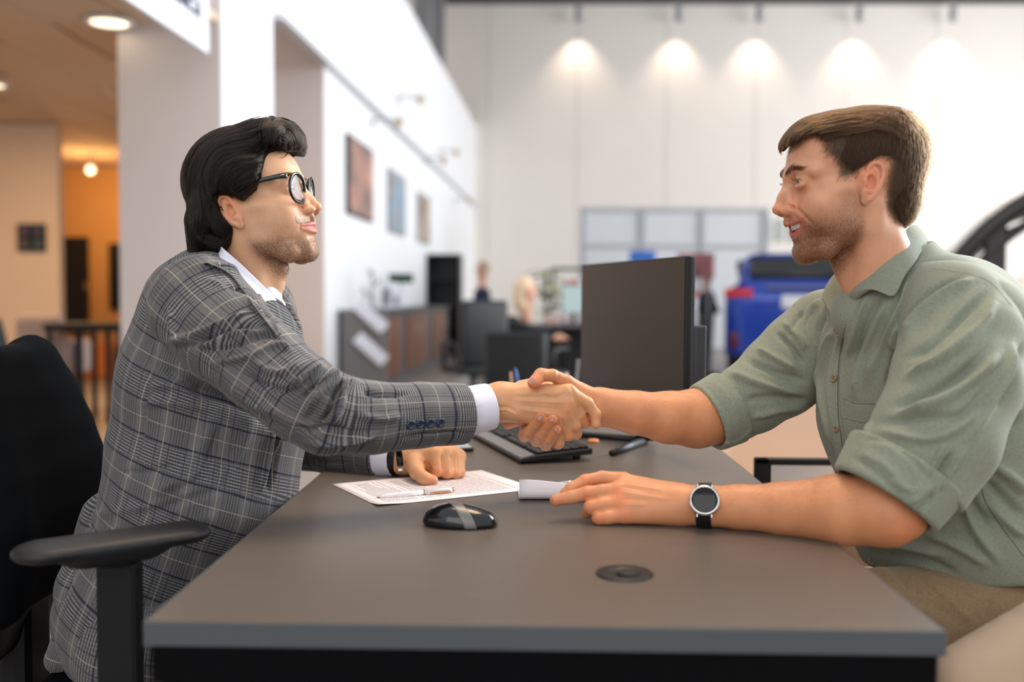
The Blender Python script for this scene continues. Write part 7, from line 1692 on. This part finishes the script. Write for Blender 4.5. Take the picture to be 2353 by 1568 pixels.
    # shirt: collar, cuffs, front
    wh = M_SHIRT
    s = Sdf(); c0, c1 = W3(1045, 952, 1.567), W3(1126, 934, 1.592); s.add(Cone(c0, c1, .0405, .0375)); e = (c1-c0)/np.linalg.norm(c1-c0); s.cut(Half(c1, e), .0015); s.cut(Half(c0, -e), .002); s.sub(Cone(c1-e*.008, c1+e*.03, .0325, .0335), .001)
    cloth('shirt_cuff', s, .0016, wh, rootA, [([(1075, 900), (1085, 960), (1080, 1000)], 6, 1), ([(1100, 930), (1108, 975)], 10, -1)], None)
    s = Sdf(); c0, c1 = W3(872, 1056, 1.86), W3(912, 1055, 1.845); s.add(Cone(c0, c1, .0365, .0350)); e = (c1-c0)/np.linalg.norm(c1-c0); s.cut(Half(c1, e), .0015); s.cut(Half(c0, -e), .002); s.sub(Cone(c1-e*.006, c1+e*.03, .0275, .028), .001)
    cloth('shirt_cuff', s, .0018, wh, rootA, [], None)
    strip('shirt_collar', [W3(505, 572, 1.70), W3(*ZJ(705, 15), 1.60), W3(*ZJ(820, 110), 1.588), W3(*ZJ(930, 215), 1.588), W3(*ZJ(1020, 305), 1.602), W3(*ZJ(1085, 385), 1.632)],
          [W3(480, 600, 1.72), W3(*ZJ(690, 80), 1.59), W3(*ZJ(790, 190), 1.57), W3(*ZJ(900, 300), 1.572), W3(*ZJ(990, 400), 1.590), W3(*ZJ(1042, 418), 1.612)], .0022, wh, rootA, 40, .003)
    strip('shirt_collar', [W3(*ZJ(1060, 300), 1.70), W3(*ZJ(1090, 335), 1.70), W3(*ZJ(1122, 385), 1.69)], [W3(*ZJ(1050, 330), 1.675), W3(*ZJ(1090, 390), 1.675), W3(*ZJ(1118, 395), 1.68)], .0022, wh, rootA, 12, .001)
    s = Sdf(); s.add(Cone(W3(600, 680, 1.66), W3(615, 760, 1.66), .034, .030)); s.add(Cone(W3(634, 725, 1.67), W3(640, 770, 1.67), .008, .010), .02)
    cloth('shirt', s, .003, wh, rootA, [([(640, 700), (648, 730), (650, 760)], 3, 1.2), ([(630, 700), (636, 740)], 3, -1)], None)
    # trousers
    s = Sdf(); s.add(Cone(W3(310, 1400, 1.62), W3(330, 1480, 1.57), .11, .10)); s.add(Cone(W3(330, 1480, 1.57), W3(620, 1500, 1.50), .098, .085), .04); s.add(Cone(W3(330, 1470, 1.72), W3(640, 1500, 1.78), .095, .08), .05)
    s.add(Cone(W3(620, 1500, 1.50), W3(640, 2050, 1.62), .080, .06), .03); s.add(Cone(W3(640, 1500, 1.78), W3(660, 2050, 1.85), .075, .06), .03)
    cloth('trousers', s, .006, pl, rootA, [([(340, 1330), (400, 1290), (470, 1270)], 14, 7), ([(300, 1420), (360, 1380), (440, 1330)], 14, -6), ([(290, 1500), (330, 1440), (360, 1400)], 14, 6)], [W3(200, 1440, 1.6), W3(340, 1470, 1.6), W3(640, 1490, 1.6)], (0, 1, 0), .09, 2, wob(.003, 22))
    for D_ in (1.64, 1.87):
        s = Sdf(); a = W3(650, 2060, D_); a[2] = .045; s.add(Cone(a+np.array((-.06, 0, 0)), a+np.array((.15, 0, -.005)), .045, .038, (0, 0, 1), .8)); s.add(Cone(a+np.array((-.05, 0, 0)), a+np.array((-.05, 0, .08)), .045, .045), .02)
        wparent(link('shoe', to_mesh('shoe', *s.mesh(.008)), M_BLACKM, None), rootA)
    fix_children(rootA)
    # eyeglasses and fitness band are things of their own
    glasses(POSE_A, M_ACETATE, M_LENS, M_STEEL)
    wb = thing('fitness_band', 'narrow black fitness band on the left wrist resting by the document', 'wristband', tuple(P(916, 1054, 1.84)))
    s = Sdf(); c0, c1 = W3(905, 1056, 1.846), W3(926, 1055, 1.838); s.add(Cone(c0, c1, .0335, .0328)); e = (c1-c0)/np.linalg.norm(c1-c0); s.cut(Half(c1, e), .002); s.cut(Half(c0, -e), .002); s.sub(Cone(c0-e*.02, c1+e*.02, .0300, .0295), .001)
    wparent(link('strap', to_mesh('strap', *s.mesh(.0016)), M_BLACKR, None), wb)
    l = W3(918, 1053, 1.803); bm = bmesh.new(); Mx = Matrix.Translation(Vector(l)) @ (CAM-Vector(l)).to_track_quat('Z', 'Y').to_matrix().to_4x4() @ Matrix.Rotation(.12, 4, 'Z')
    vs = add_box(bm, (0, 0, 0), (.012, .030, .006), .003, 3); bmesh.ops.transform(bm, matrix=Mx, verts=bm.verts); wparent(obj('screen', bm, M_GLASSB, None, True), wb)
    bm = bmesh.new(); add_box(bm, (0, -.021, -.002), (.011, .006, .005), .001, 2); bmesh.ops.transform(bm, matrix=Mx, verts=bm.verts); wparent(obj('clasp', bm, M_STEEL, None, True), wb)
    return rootA
# ------------------------------------------------------------------ the man in the green shirt
def build_man_b():
    rootB = thing('person', 'smiling man in sage green shirt with rolled sleeves, black watch on his wrist, shaking hands', 'person', tuple(P(2330, 1440, 1.6)))
    V, Q, col, st, sc_ = build_head(PERSON_B, rootB, None)
    parts = [(PERSON_B['pose'].w(V), Q, col, st, sc_)]; tone = srgb(214, 147, 104)[:3]
    teeth(POSE_B, rootB, None, M_TEETH)
    # right hand behind, gripping
    s = Sdf()
    hand_from(s, [((1460, 949, 1.64), (1378, 934, 1.625), .031, .0275),
                  ((1378, 926, 1.625), (1225, 900, 1.645), .021, .013), ((1378, 936, 1.628), (1215, 925, 1.65), .022, .013), ((1375, 944, 1.628), (1225, 950, 1.648), .021, .013), ((1365, 950, 1.622), (1240, 972, 1.642), .019, .012),
                  ((1360, 955, 1.612), (1322, 962, 1.618), .014, .012)],
              [([(1372, 922, 1.615), (1333, 902, 1.608), (1303, 878, 1.597), (1270, 863, 1.585), (1243, 862, 1.578), (1226, 880, 1.566)], [.019, .0155, .0112, .0098, .0106, .0098]),
               ([(1205, 915, 1.655), (1182, 945, 1.655), (1168, 973, 1.625), (1196, 967, 1.598)], [.012, .0098, .0092, .0088]),
               ([(1218, 955, 1.650), (1206, 1002, 1.620), (1217, 994, 1.592), (1242, 962, 1.570)], [.0118, .0102, .0100, .0092]),
               ([(1232, 970, 1.648), (1232, 1013, 1.618), (1243, 1001, 1.588), (1270, 966, 1.566)], [.0115, .0096, .0095, .0090]),
               ([(1245, 985, 1.642), (1254, 1024, 1.612), (1263, 1012, 1.588), (1280, 988, 1.570)], [.0105, .0088, .0086, .0080])])
    for a_, b_, ra, rb in (((1380, 935, 1.625), (1460, 949, 1.64), .0290, .0345), ((1460, 949, 1.64), (1535, 960, 1.655), .0345, .0425), ((1535, 960, 1.655), (1600, 962, 1.675), .0425, .0490), ((1600, 962, 1.675), (1700, 950, 1.71), .049, .046)): s.add(Cone(W3(*a_), W3(*b_), ra, rb), .008)
    V, Q = s.mesh(HAND_H*1.15); V = smooth_mesh(V, Q, 1, .4)
    V = sculpt(V, Q, [([(1251, 862), (1252, 880)], 2.0, -1.6), ([(1282, 852), (1284, 880)], 3, -.9), ([(1300, 870), (1296, 885)], 2.5, -.8), ([(1224, 985), (1232, 994)], 2, -.9), ([(1250, 988), (1258, 996)], 2, -.9)])
    parts.append((V, Q, skin_attr(V, tone, [(1226, 880, 1.56, .015, RED, .6), (1190, 968, 1.59, .013, RED, .7), (1245, 960, 1.565, .012, RED, .5), (1270, 965, 1.56, .011, RED, .5), (1281, 985, 1.565, .010, RED, .55), (1212, 1000, 1.6, .011, RED, .3), (1236, 1008, 1.6, .010, RED, .3), (1335, 960, 1.61, .014, RED, .55)]), np.zeros(len(V)))); RIGHT = (V, Q)
    # left forearm and hand resting on the desk
    s = Sdf(); D = 1.465
    hand_from(s, [((1560, 1150, 1.46), (1435, 1112, D+.02), .024, .0155), ((1560, 1156, 1.455), (1425, 1133, D), .024, .0150), ((1560, 1164, 1.45), (1430, 1160, D-.012), .024, .0145), ((1565, 1172, 1.445), (1440, 1183, D-.018), .022, .0135), ((1540, 1160, 1.46), (1450, 1150, D+.01), .026, .022)],
              [([(1432, 1105, D+.03), (1384, 1098, D+.03), (1345, 1106, D+.025), (1312, 1123, D+.02), (1298, 1134, D+.02)], [.0135, .0100, .0098, .0086, .0078]),
               ([(1420, 1128, D+.005), (1385, 1130, D+.0), (1350, 1134, D), (1312, 1143, D+.0), (1277, 1150, D+.0)], [.0132, .0106, .0106, .0098, .0088]),
               ([(1425, 1157, D-.010), (1385, 1160, D-.012), (1358, 1166, D-.012), (1348, 1180, D+.005)], [.0125, .0102, .0104, .0086]),
               ([(1432, 1184, D-.02), (1395, 1190, D-.022), (1376, 1191, D-.02), (1372, 1196, D)], [.0115, .0098, .0094, .0080]),
               ([(1520, 1160, D+.02), (1440, 1155, D+.05), (1385, 1155, D+.055)], [.018, .013, .010])])
    ap = [W3(1560, 1160, 1.452), W3(1620, 1163, 1.440), W3(1700, 1166, 1.425), W3(1800, 1170, 1.405), W3(1930, 1172, 1.370), W3(2030, 1175, 1.345)]; ar = [.0275, .0290, .0310, .0370, .0480, .0460]
    for i_ in range(5): s.add(Cone(ap[i_], ap[i_+1], ar[i_], ar[i_+1]), .008)
    s.add(Cone(W3(2045, 1198, 1.345), W3(2080, 1185, 1.345), .0255, .030), .018); s.add(Cone(W3(2030, 1165, 1.345), W3(2120, 1020, 1.37), .044, .050), .02)
    V, Q = s.mesh(HAND_H*1.25); V = smooth_mesh(V, Q, 1, .4)
    V = sculpt(V, Q, [([(1350, 1098), (1352, 1112)], 4, .8), ([(1350, 1126), (1351, 1143)], 4, .8), ([(1420, 1105), (1470, 1118), (1530, 1128)], 4, 1.0), ([(1420, 1130), (1480, 1140), (1540, 1148)], 4, 1.0), ([(1425, 1160), (1490, 1160)], 4, .8), ([(1425, 1118), (1480, 1128)], 3, -.8), ([(1425, 1147), (1490, 1150)], 3, -.8)])
    parts.append((V, Q, skin_attr(V, tone, [(1350, 1134, D-.01, .013, RED, .45), (1280, 1150, D, .012, RED, .5), (1425, 1128, D-.01, .016, RED, .4), (1425, 1158, D-.02, .014, RED, .4), (1430, 1186, D-.03, .014, RED, .4), (1360, 1170, D-.02, .013, RED, .4), (1350, 1104, D+.02, .012, RED, .4), (1380, 1192, D-.03, .011, RED, .4), (2068, 1222, 1.32, .03, RED, .6)]), np.zeros(len(V)))); LEFT = (V, Q)
    s = Sdf()
    s.add(Cone(W3(2105, 640, 1.57), W3(2130, 760, 1.58), .055, .10)); s.add(Cone(W3(2150, 820, 1.57), W3(2250, 1250, 1.58), .10, .10), .03)
    s.chain([W3(2230, 730, 1.42), W3(2150, 950, 1.37), W3(2060, 1150, 1.345)], [.05, .045, .04], .02); s.chain([W3(1900, 760, 1.72), W3(1800, 880, 1.73), W3(1690, 950, 1.71)], [.05, .042, .04], .02)
    V, Q = s.mesh(.006); parts.append((V, Q, skin_attr(V, tone, []), np.zeros(len(V))))
    body = join_meshes('body', parts, PERSON_B['skin']); wparent(body, rootB)
    nails([(1223, 874, 1.5555, -4, 5, -6, -2, .0068, .0056), (1190, 967, 1.5875, 8, 3, 6, 2, .0052, .0042), (1241, 961, 1.5595, 4, -6, 3, -2, .0056, .0050), (1269, 966, 1.5565, 4, -6, 3, -2, .0050, .0045), (1278, 988, 1.5615, 3, -6, 3, 0, .0045, .0038),
           (1277, 1148, D-.0078, -8, 3, -3, -7, .0060, .0048)], M_NAIL, rootB)
    # fine forearm hair
    rng = np.random.default_rng(9)
    for (V_, Q_), x0 in ((RIGHT, 1375), (LEFT, 1600)):
        N_ = normals(V_, Q_); uv, _ = proj(V_); w_ = ((uv[:, 0] > x0) & (N_[:, 2] > -.2)).astype(float)*np.clip(.25+N_[:, 2], 0, 1)+1e-9
        hv_ = grow(rng, V_*1000, N_, w_, 1300, 11., lambda p: np.tile(np.array((-.8, 0, -.5)), (len(p), 1)), 5, .25, .35, .35)/1000
        curves_obj('arm_hair', hv_, np.full(len(hv_), .00005), PERSON_B['beard_mat'], rootB)
    # ---------------- shirt
    gr = weave_material('green_cotton', srgb(122, 128, 112), srgb(152, 158, 140))
    s = Sdf(); Yn = (-.45, 1, 0)
    s.add(Cone(W3(2120, 790, 1.58), W3(2125, 960, 1.58), .135, .135, Yn, 1.35))
    s.add(Cone(W3(2125, 960, 1.58), W3(2190, 1180, 1.58), .135, .138, Yn, 1.2), .05)
    s.add(Cone(W3(2190, 1180, 1.58), W3(2240, 1290, 1.58), .138, .142, Yn, 1.15), .05)
    s.add(Cone(W3(2170, 690, 1.50), W3(2220, 750, 1.45), .060, .080), .05); s.add(Cone(W3(1960, 770, 1.70), W3(1900, 790, 1.72), .085, .075), .05)
    s.add(Cone(W3(2215, 745, 1.58), W3(2330, 900, 1.60), .095, .13), .05); s.add(Cone(W3(2330, 900, 1.60), W3(2340, 1240, 1.60), .14, .13), .06)
    s.add(Cone(W3(2065, 600, 1.57), W3(2080, 700, 1.57), .058, .085), .03); s.add(Cone(W3(2050, 705, 1.52), W3(1978, 722, 1.54), .056, .046), .03); s.sub(Cone(W3(2060, 480, 1.56), W3(2045, 590, 1.57), .070, .046), .008); s.sub(Cone(W3(1985, 600, 1.57), W3(1955, 668, 1.56), .036, .010), .006)
    hm = W3(2150, 1318, 1.52); s.cut(Half(hm, np3(_U)*-1+np3(_R)*.06), .004)
    F3 = []
    def fo(L_, w, h): F3.append(([ZG(*p) for p in L_], w*(.68 if w > 6 else 1), h*(2.0 if w > 6 else 1)))
    fo([(720, 530), (690, 680), (685, 850), (720, 1050), (745, 1110)], 7, 2.5); fo([(745, 500), (722, 640), (718, 850), (735, 1000), (750, 1110)], 3.5, -5)
    fo([(860, 340), (800, 480), (770, 640)], 12, 5); fo([(950, 360), (880, 500), (820, 680), (790, 820)], 14, 5); fo([(900, 350), (840, 500), (800, 650)], 8, -4)
    fo([(1060, 250), (980, 420), (900, 600), (850, 760)], 16, 6); fo([(1010, 330), (940, 480), (880, 640)], 9, -5); fo([(960, 580), (955, 660), (930, 760)], 8, -9); fo([(1000, 480), (970, 560), (950, 640)], 9, 5)
    fo([(640, 370), (590, 450), (570, 560)], 8, 5); fo([(600, 370), (560, 450), (555, 520)], 7, -5); fo([(660, 430), (620, 520), (590, 640)], 9, -4); fo([(700, 500), (650, 600), (620, 760)], 10, 4)
    fo([(630, 700), (650, 850), (700, 1050)], 9, 4); fo([(600, 640), (610, 780), (650, 920)], 8, -3)
    fo([(740, 810), (800, 832), (880, 838)], 2.5, -1.6); fo([(742, 900), (800, 915), (860, 925)], 2, -1.2); fo([(740, 810), (742, 900)], 2, -1.2)
    fo([(1150, 1260), (1250, 1230), (1330, 1400), (1450, 1560)], 16, 5); fo([(1270, 1120), (1300, 1250), (1400, 1400)], 14, -5); fo([(1400, 1100), (1480, 1160), (1554, 1240)], 16, 8); fo([(1380, 1180), (1460, 1260), (1554, 1350)], 14, -7); fo([(1400, 1300), (1480, 1380), (1554, 1440)], 14, 6)
    fo([(1350, 980), (1430, 900), (1554, 850)], 12, 6); fo([(1400, 960), (1480, 930), (1554, 900)], 10, -5); fo([(900, 1500), (1050, 1530), (1250, 1600)], 14, -5); fo([(850, 1470), (1000, 1480), (1200, 1520)], 12, 5); fo([(1100, 1420), (1250, 1480), (1400, 1568)], 14, 4)
    ax = [W3(2060, 640, 1.58), W3(2125, 960, 1.58), W3(2200, 1200, 1.58), W3(2260, 1400, 1.58)]
    sh = cloth('shirt', s, .0032, gr, rootB, F3, ax, (.3, 1, 0), .16, 2, wob(.0018, 24), None, lo=(.30, 1.15, .60), hi=(.98, 1.98, 1.25))
    # near sleeve
    s = Sdf(); pts = [W3(2195, 735, 1.445), W3(2208, 790, 1.418), W3(2195, 880, 1.385), W3(2150, 1000, 1.362), W3(2085, 1105, 1.352)]
    s.chain(pts, [.074, .083, .086, .084, .078], .008); s.add(Cone(W3(2130, 675, 1.50), W3(2190, 715, 1.45), .046, .056), .05)
    e = (W3(2016, 1150, 1.350)-W3(2110, 1010, 1.358)); e /= np.linalg.norm(e); s.cut(Half(W3(2062, 1085, 1.35), e), .004)
    F4 = []
    def fo(L_, w, h): F4.append(([ZG(*p) for p in L_], w*.7, h*1.8))
    fo([(1330, 280), (1200, 340), (1080, 440), (1010, 560)], 14, 7); fo([(1280, 270), (1150, 330), (1050, 420), (990, 540)], 10, -6); fo([(1400, 330), (1280, 440), (1150, 560), (1020, 640)], 14, -6); fo([(1430, 380), (1330, 520), (1180, 640), (1020, 720)], 16, 9)
    fo([(1380, 600), (1250, 720), (1120, 790), (960, 860)], 16, -8); fo([(1440, 620), (1330, 720), (1180, 830), (1000, 880)], 16, 9); fo([(1400, 760), (1280, 880), (1100, 900), (900, 930)], 14, -5); fo([(1350, 860), (1250, 950), (1100, 1000), (900, 960)], 15, 5)
    fo([(1500, 560), (1480, 700), (1400, 850), (1300, 1000)], 14, 6); fo([(1554, 560), (1520, 720), (1440, 860)], 12, -5); fo([(1190, 1030), (1140, 1120), (1120, 1180)], 8, 7); fo([(1230, 1060), (1180, 1150), (1150, 1220)], 7, -7); fo([(1290, 1040), (1220, 1150), (1160, 1240)], 8, 6)
    fo([(860, 920), (850, 970), (840, 990)], 8, 5)
    sl = cloth('sleeve', s, .003, gr, rootB, F4, pts, (0, 1, .2), .08, 2, wob(.0016, 28))
    # rolled cuff of the near sleeve
    s = Sdf(); c0 = W3(2085, 1068, 1.352); c1 = W3(2030, 1150, 1.346); s.add(Cone(c0, c1, .0850, .0765)); s.cut(Half(c1, e), .006); s.cut(Half(c0, -e), .006); s.sub(Cone(c1-e*.012, c1+e*.05, .066, .070), .004)
    F5 = [([ZG(*p) for p in L_], w, h) for L_, w, h in (([(830, 1000), (940, 1010), (1060, 1100), (1130, 1190)], 6, -3), ([(820, 1060), (930, 1120), (1050, 1240)], 10, 3), ([(780, 1080), (900, 1160), (1000, 1270)], 8, -2.5), ([(1040, 1290), (1090, 1250), (1140, 1200)], 7, 6), ([(1060, 1340), (1110, 1300), (1150, 1240)], 6, -6), ([(1030, 1330), (1060, 1380)], 6, 5), ([(950, 1180), (1040, 1230), (1110, 1210)], 8, 3))]
    cloth('rolled_cuff', s, .0028, gr, rootB, F5, [c0, c1], (0, 1, .2), .075, 1)
    # far sleeve and its cuff
    s = Sdf(); p2 = [W3(1905, 770, 1.715), W3(1850, 815, 1.72), W3(1790, 865, 1.72), W3(1730, 910, 1.705), W3(1672, 940, 1.695)]
    s.chain(p2, [.080, .078, .071, .063, .0565], .008); e2 = p2[-1]-p2[-2]; e2 /= np.linalg.norm(e2); s.cut(Half(p2[-1], e2), .004)
    F6 = [([ZG(*p) for p in L_], w, h) for L_, w, h in (([(440, 520), (500, 580), (560, 660)], 9, -6), ([(470, 470), (540, 540), (570, 600)], 8, 5), ([(350, 590), (440, 640), (540, 690)], 10, 6), ([(300, 640), (420, 690), (570, 740)], 10, -6), ([(230, 700), (360, 750), (560, 800)], 12, 6), ([(300, 820), (420, 810), (570, 820)], 10, -5), ([(330, 900), (450, 870), (570, 850)], 10, 4), ([(560, 420), (520, 470), (500, 540)], 8, -4))]
    F6 = [(a, b*.7, c*1.8) for a, b, c in F6]
    cloth('sleeve', s, .0032, gr, rootB, F6, p2, (0, 1, .2), .065, 2, wob(.0014, 34))
    s = Sdf(); c0 = W3(1678, 935, 1.695); c1 = W3(1622, 962, 1.683); s.add(Cone(c0, c1, .0650, .0600)); e2 = (c1-c0)/np.linalg.norm(c1-c0); s.cut(Half(c1, e2), .005); s.cut(Half(c0, -e2), .005); s.sub(Cone(c1-e2*.012, c1+e2*.05, .052, .055), .004)
    F7 = [([ZG(*p) for p in L_], w, h) for L_, w, h in (([(110, 750), (190, 850), (220, 1000)], 6, -2.5), ([(160, 730), (240, 840), (280, 960)], 8, 2), ([(210, 720), (290, 820), (330, 940)], 5, -2), ([(185, 1020), (260, 1010), (335, 950)], 4, 2.5))]
    cloth('rolled_cuff', s, .0028, gr, rootB, F7, [c0, c1], (0, 1, .2), .06, 1)
    # collar
    strip('collar', [W3(2128, 560, 1.66), W3(2100, 518, 1.60), W3(2062, 552, 1.520), W3(2024, 595, 1.497), W3(1988, 640, 1.497), W3(1954, 672, 1.515), W3(1948, 690, 1.530)],
          [W3(2140, 600, 1.66), W3(2128, 566, 1.55), W3(2105, 600, 1.480), W3(2078, 640, 1.455), W3(2054, 682, 1.450), W3(2008, 664, 1.470), W3(1966, 690, 1.512)], .0026, gr, rootB, 46, .004)
    strip('collar', [W3(1952, 668, 1.60), W3(1940, 655, 1.625), W3(1922, 632, 1.635), W3(1915, 640, 1.65)], [W3(1930, 775, 1.555), W3(1912, 735, 1.575), W3(1892, 694, 1.61), W3(1890, 690, 1.64)], .0026, gr, rootB, 20, .003)
    # placket seams, buttons, pocket
    for x, y, r in ((1917, 870, .0066), (1921, 986, .0055), (1923, 768, .0040), (2004, 1289, .0055)):
        l, n = surf_at(sh, x, y)
        if l is not None: disc_button('shirt_button', l+n*.0012, n if abs(n.y) > .3 else (CAM-l), r, M_HORN, rootB, M_DKHOLE, .0016)
    for L_ in ([(752, 480), (722, 640), (716, 850), (732, 1000), (748, 1110)], [(1340, 980), (1360, 1100), (1370, 1250), (1430, 1360), (1554, 1530)]):
        seam('seam', sh, [ZG(*p) for p in L_], .0005, M_GRDARK, rootB)
    seam('pocket_edge', sh, [ZG(*p) for p in [(740, 810), (800, 834), (885, 838)]], .0009, gr, rootB, 20, .0008); seam('pocket_edge', sh, [ZG(*p) for p in [(742, 900), (800, 915), (862, 925)]], .0008, gr, rootB, 20, .0006)
    seam('seam', sl, [ZG(*p) for p in [(1140, 230), (1280, 250), (1400, 290), (1500, 400)]], .0005, gr, rootB)
    # trousers, belt
    kh = weave_material('khaki_cotton', srgb(132, 108, 80), srgb(158, 132, 100))
    s = Sdf(); s.add(Cone(W3(2300, 1400, 1.58), W3(2240, 1460, 1.50), .135, .11)); s.add(Cone(W3(2240, 1450, 1.50), W3(1930, 1450, 1.46), .10, .085), .05); s.add(Cone(W3(2240, 1450, 1.66), W3(1950, 1420, 1.76), .10, .085), .05)
    s.add(Cone(W3(1930, 1450, 1.46), W3(1920, 2050, 1.60), .080, .06), .03); s.add(Cone(W3(1950, 1420, 1.76), W3(1940, 1950, 1.85), .078, .06), .03)
    F8 = [([(2130, 1330), (2180, 1380), (2230, 1430)], 9, 7), ([(2060, 1320), (2120, 1380), (2180, 1420)], 9, -6), ([(2150, 1355), (2220, 1360), (2260, 1375)], 6, 4), ([(2265, 1370), (2270, 1400), (2268, 1420)], 5, -5), ([(2000, 1290), (2080, 1370), (2180, 1440)], 10, 6)]
    cloth('trousers', s, .005, kh, rootB, F8, [W3(2350, 1440, 1.6), W3(2200, 1460, 1.6), W3(1900, 1450, 1.6)], (0, 1, 0), .1, 2, wob(.002, 22))
    s = Sdf(); a, b = W3(2235, 1370, 1.585), W3(2420, 1372, 1.585); R_ = .150
    s.add(Cone(W3(2300, 1332, 1.585), W3(2300, 1392, 1.585), .150, .152, Yn, 1.12)); up = np3(_U); s.cut(Half(W3(2300, 1344, 1.585), up), .003); s.cut(Half(W3(2300, 1392, 1.585), -up), .003)
    cloth('belt', s, .004, M_LEATHER, rootB, [], None)
    for D_ in (1.62, 1.86):
        s = Sdf(); a = W3(1930, 2000, D_); a[2] = .045; s.add(Cone(a+np.array((.06, 0, 0)), a+np.array((-.15, 0, -.005)), .045, .038, (0, 0, 1), .8)); s.add(Cone(a+np.array((.05, 0, 0)), a+np.array((.05, 0, .08)), .045, .045), .02)
        wparent(link('shoe', to_mesh('shoe', *s.mesh(.008)), M_BLACKM, None), rootB)
    # fine hair on the forearm
    fix_children(rootB)
    # round watch
    w = thing('wristwatch', 'round black smartwatch with steel case on the wrist lying on the desk', 'watch', tuple(P(1619, 1153, 1.41)))
    s = Sdf(); c0, c1 = W3(1602, 1163, 1.443), W3(1637, 1164, 1.437); s.add(Cone(c0, c1, .0335, .0335)); e = (c1-c0)/np.linalg.norm(c1-c0); s.cut(Half(c1, e), .0015); s.cut(Half(c0, -e), .0015); s.sub(Cone(c0-e*.02, c1+e*.02, .0296, .0296), .001)
    V, Q = s.mesh(.0016); V[:, 2] = np.maximum(V[:, 2], .7405)
    wparent(link('strap', to_mesh('strap', V, Q), M_BLACKR, None), w)
    l = P(1619, 1151, 1.405); n = (CAM-l).normalized()+Vector((0, 0, .22)); Mx = Matrix.Translation(l) @ n.to_track_quat('Z', 'Y').to_matrix().to_4x4()
    for nm, pr, m_ in (('case', [(0, -.005), (.0205, -.005), (.0218, -.002), (.0218, .0025), (.0205, .0045), (.0190, .0048), (0, .0040)], M_STEEL), ('dial_glass', [(0, .0052), (.0175, .0052), (.0193, .0046), (.0193, .003), (0, .003)], M_GLASSB)):
        bm = bmesh.new(); add_lathe(bm, pr, 48); bmesh.ops.recalc_face_normals(bm, faces=bm.faces); bmesh.ops.transform(bm, matrix=Mx, verts=bm.verts); wparent(obj(nm, bm, m_, None, True), w)
    for sx in (-1, 1):
        for sy in (-1, 1):
            bm = bmesh.new(); add_box(bm, (sx*.0100, sy*.0205, -.002), (.0026, .007, .004), .001, 2); bmesh.ops.transform(bm, matrix=Mx, verts=bm.verts); wparent(obj('lug', bm, M_STEEL, None, True), w)
    return rootB
build_man_a(); build_man_b()
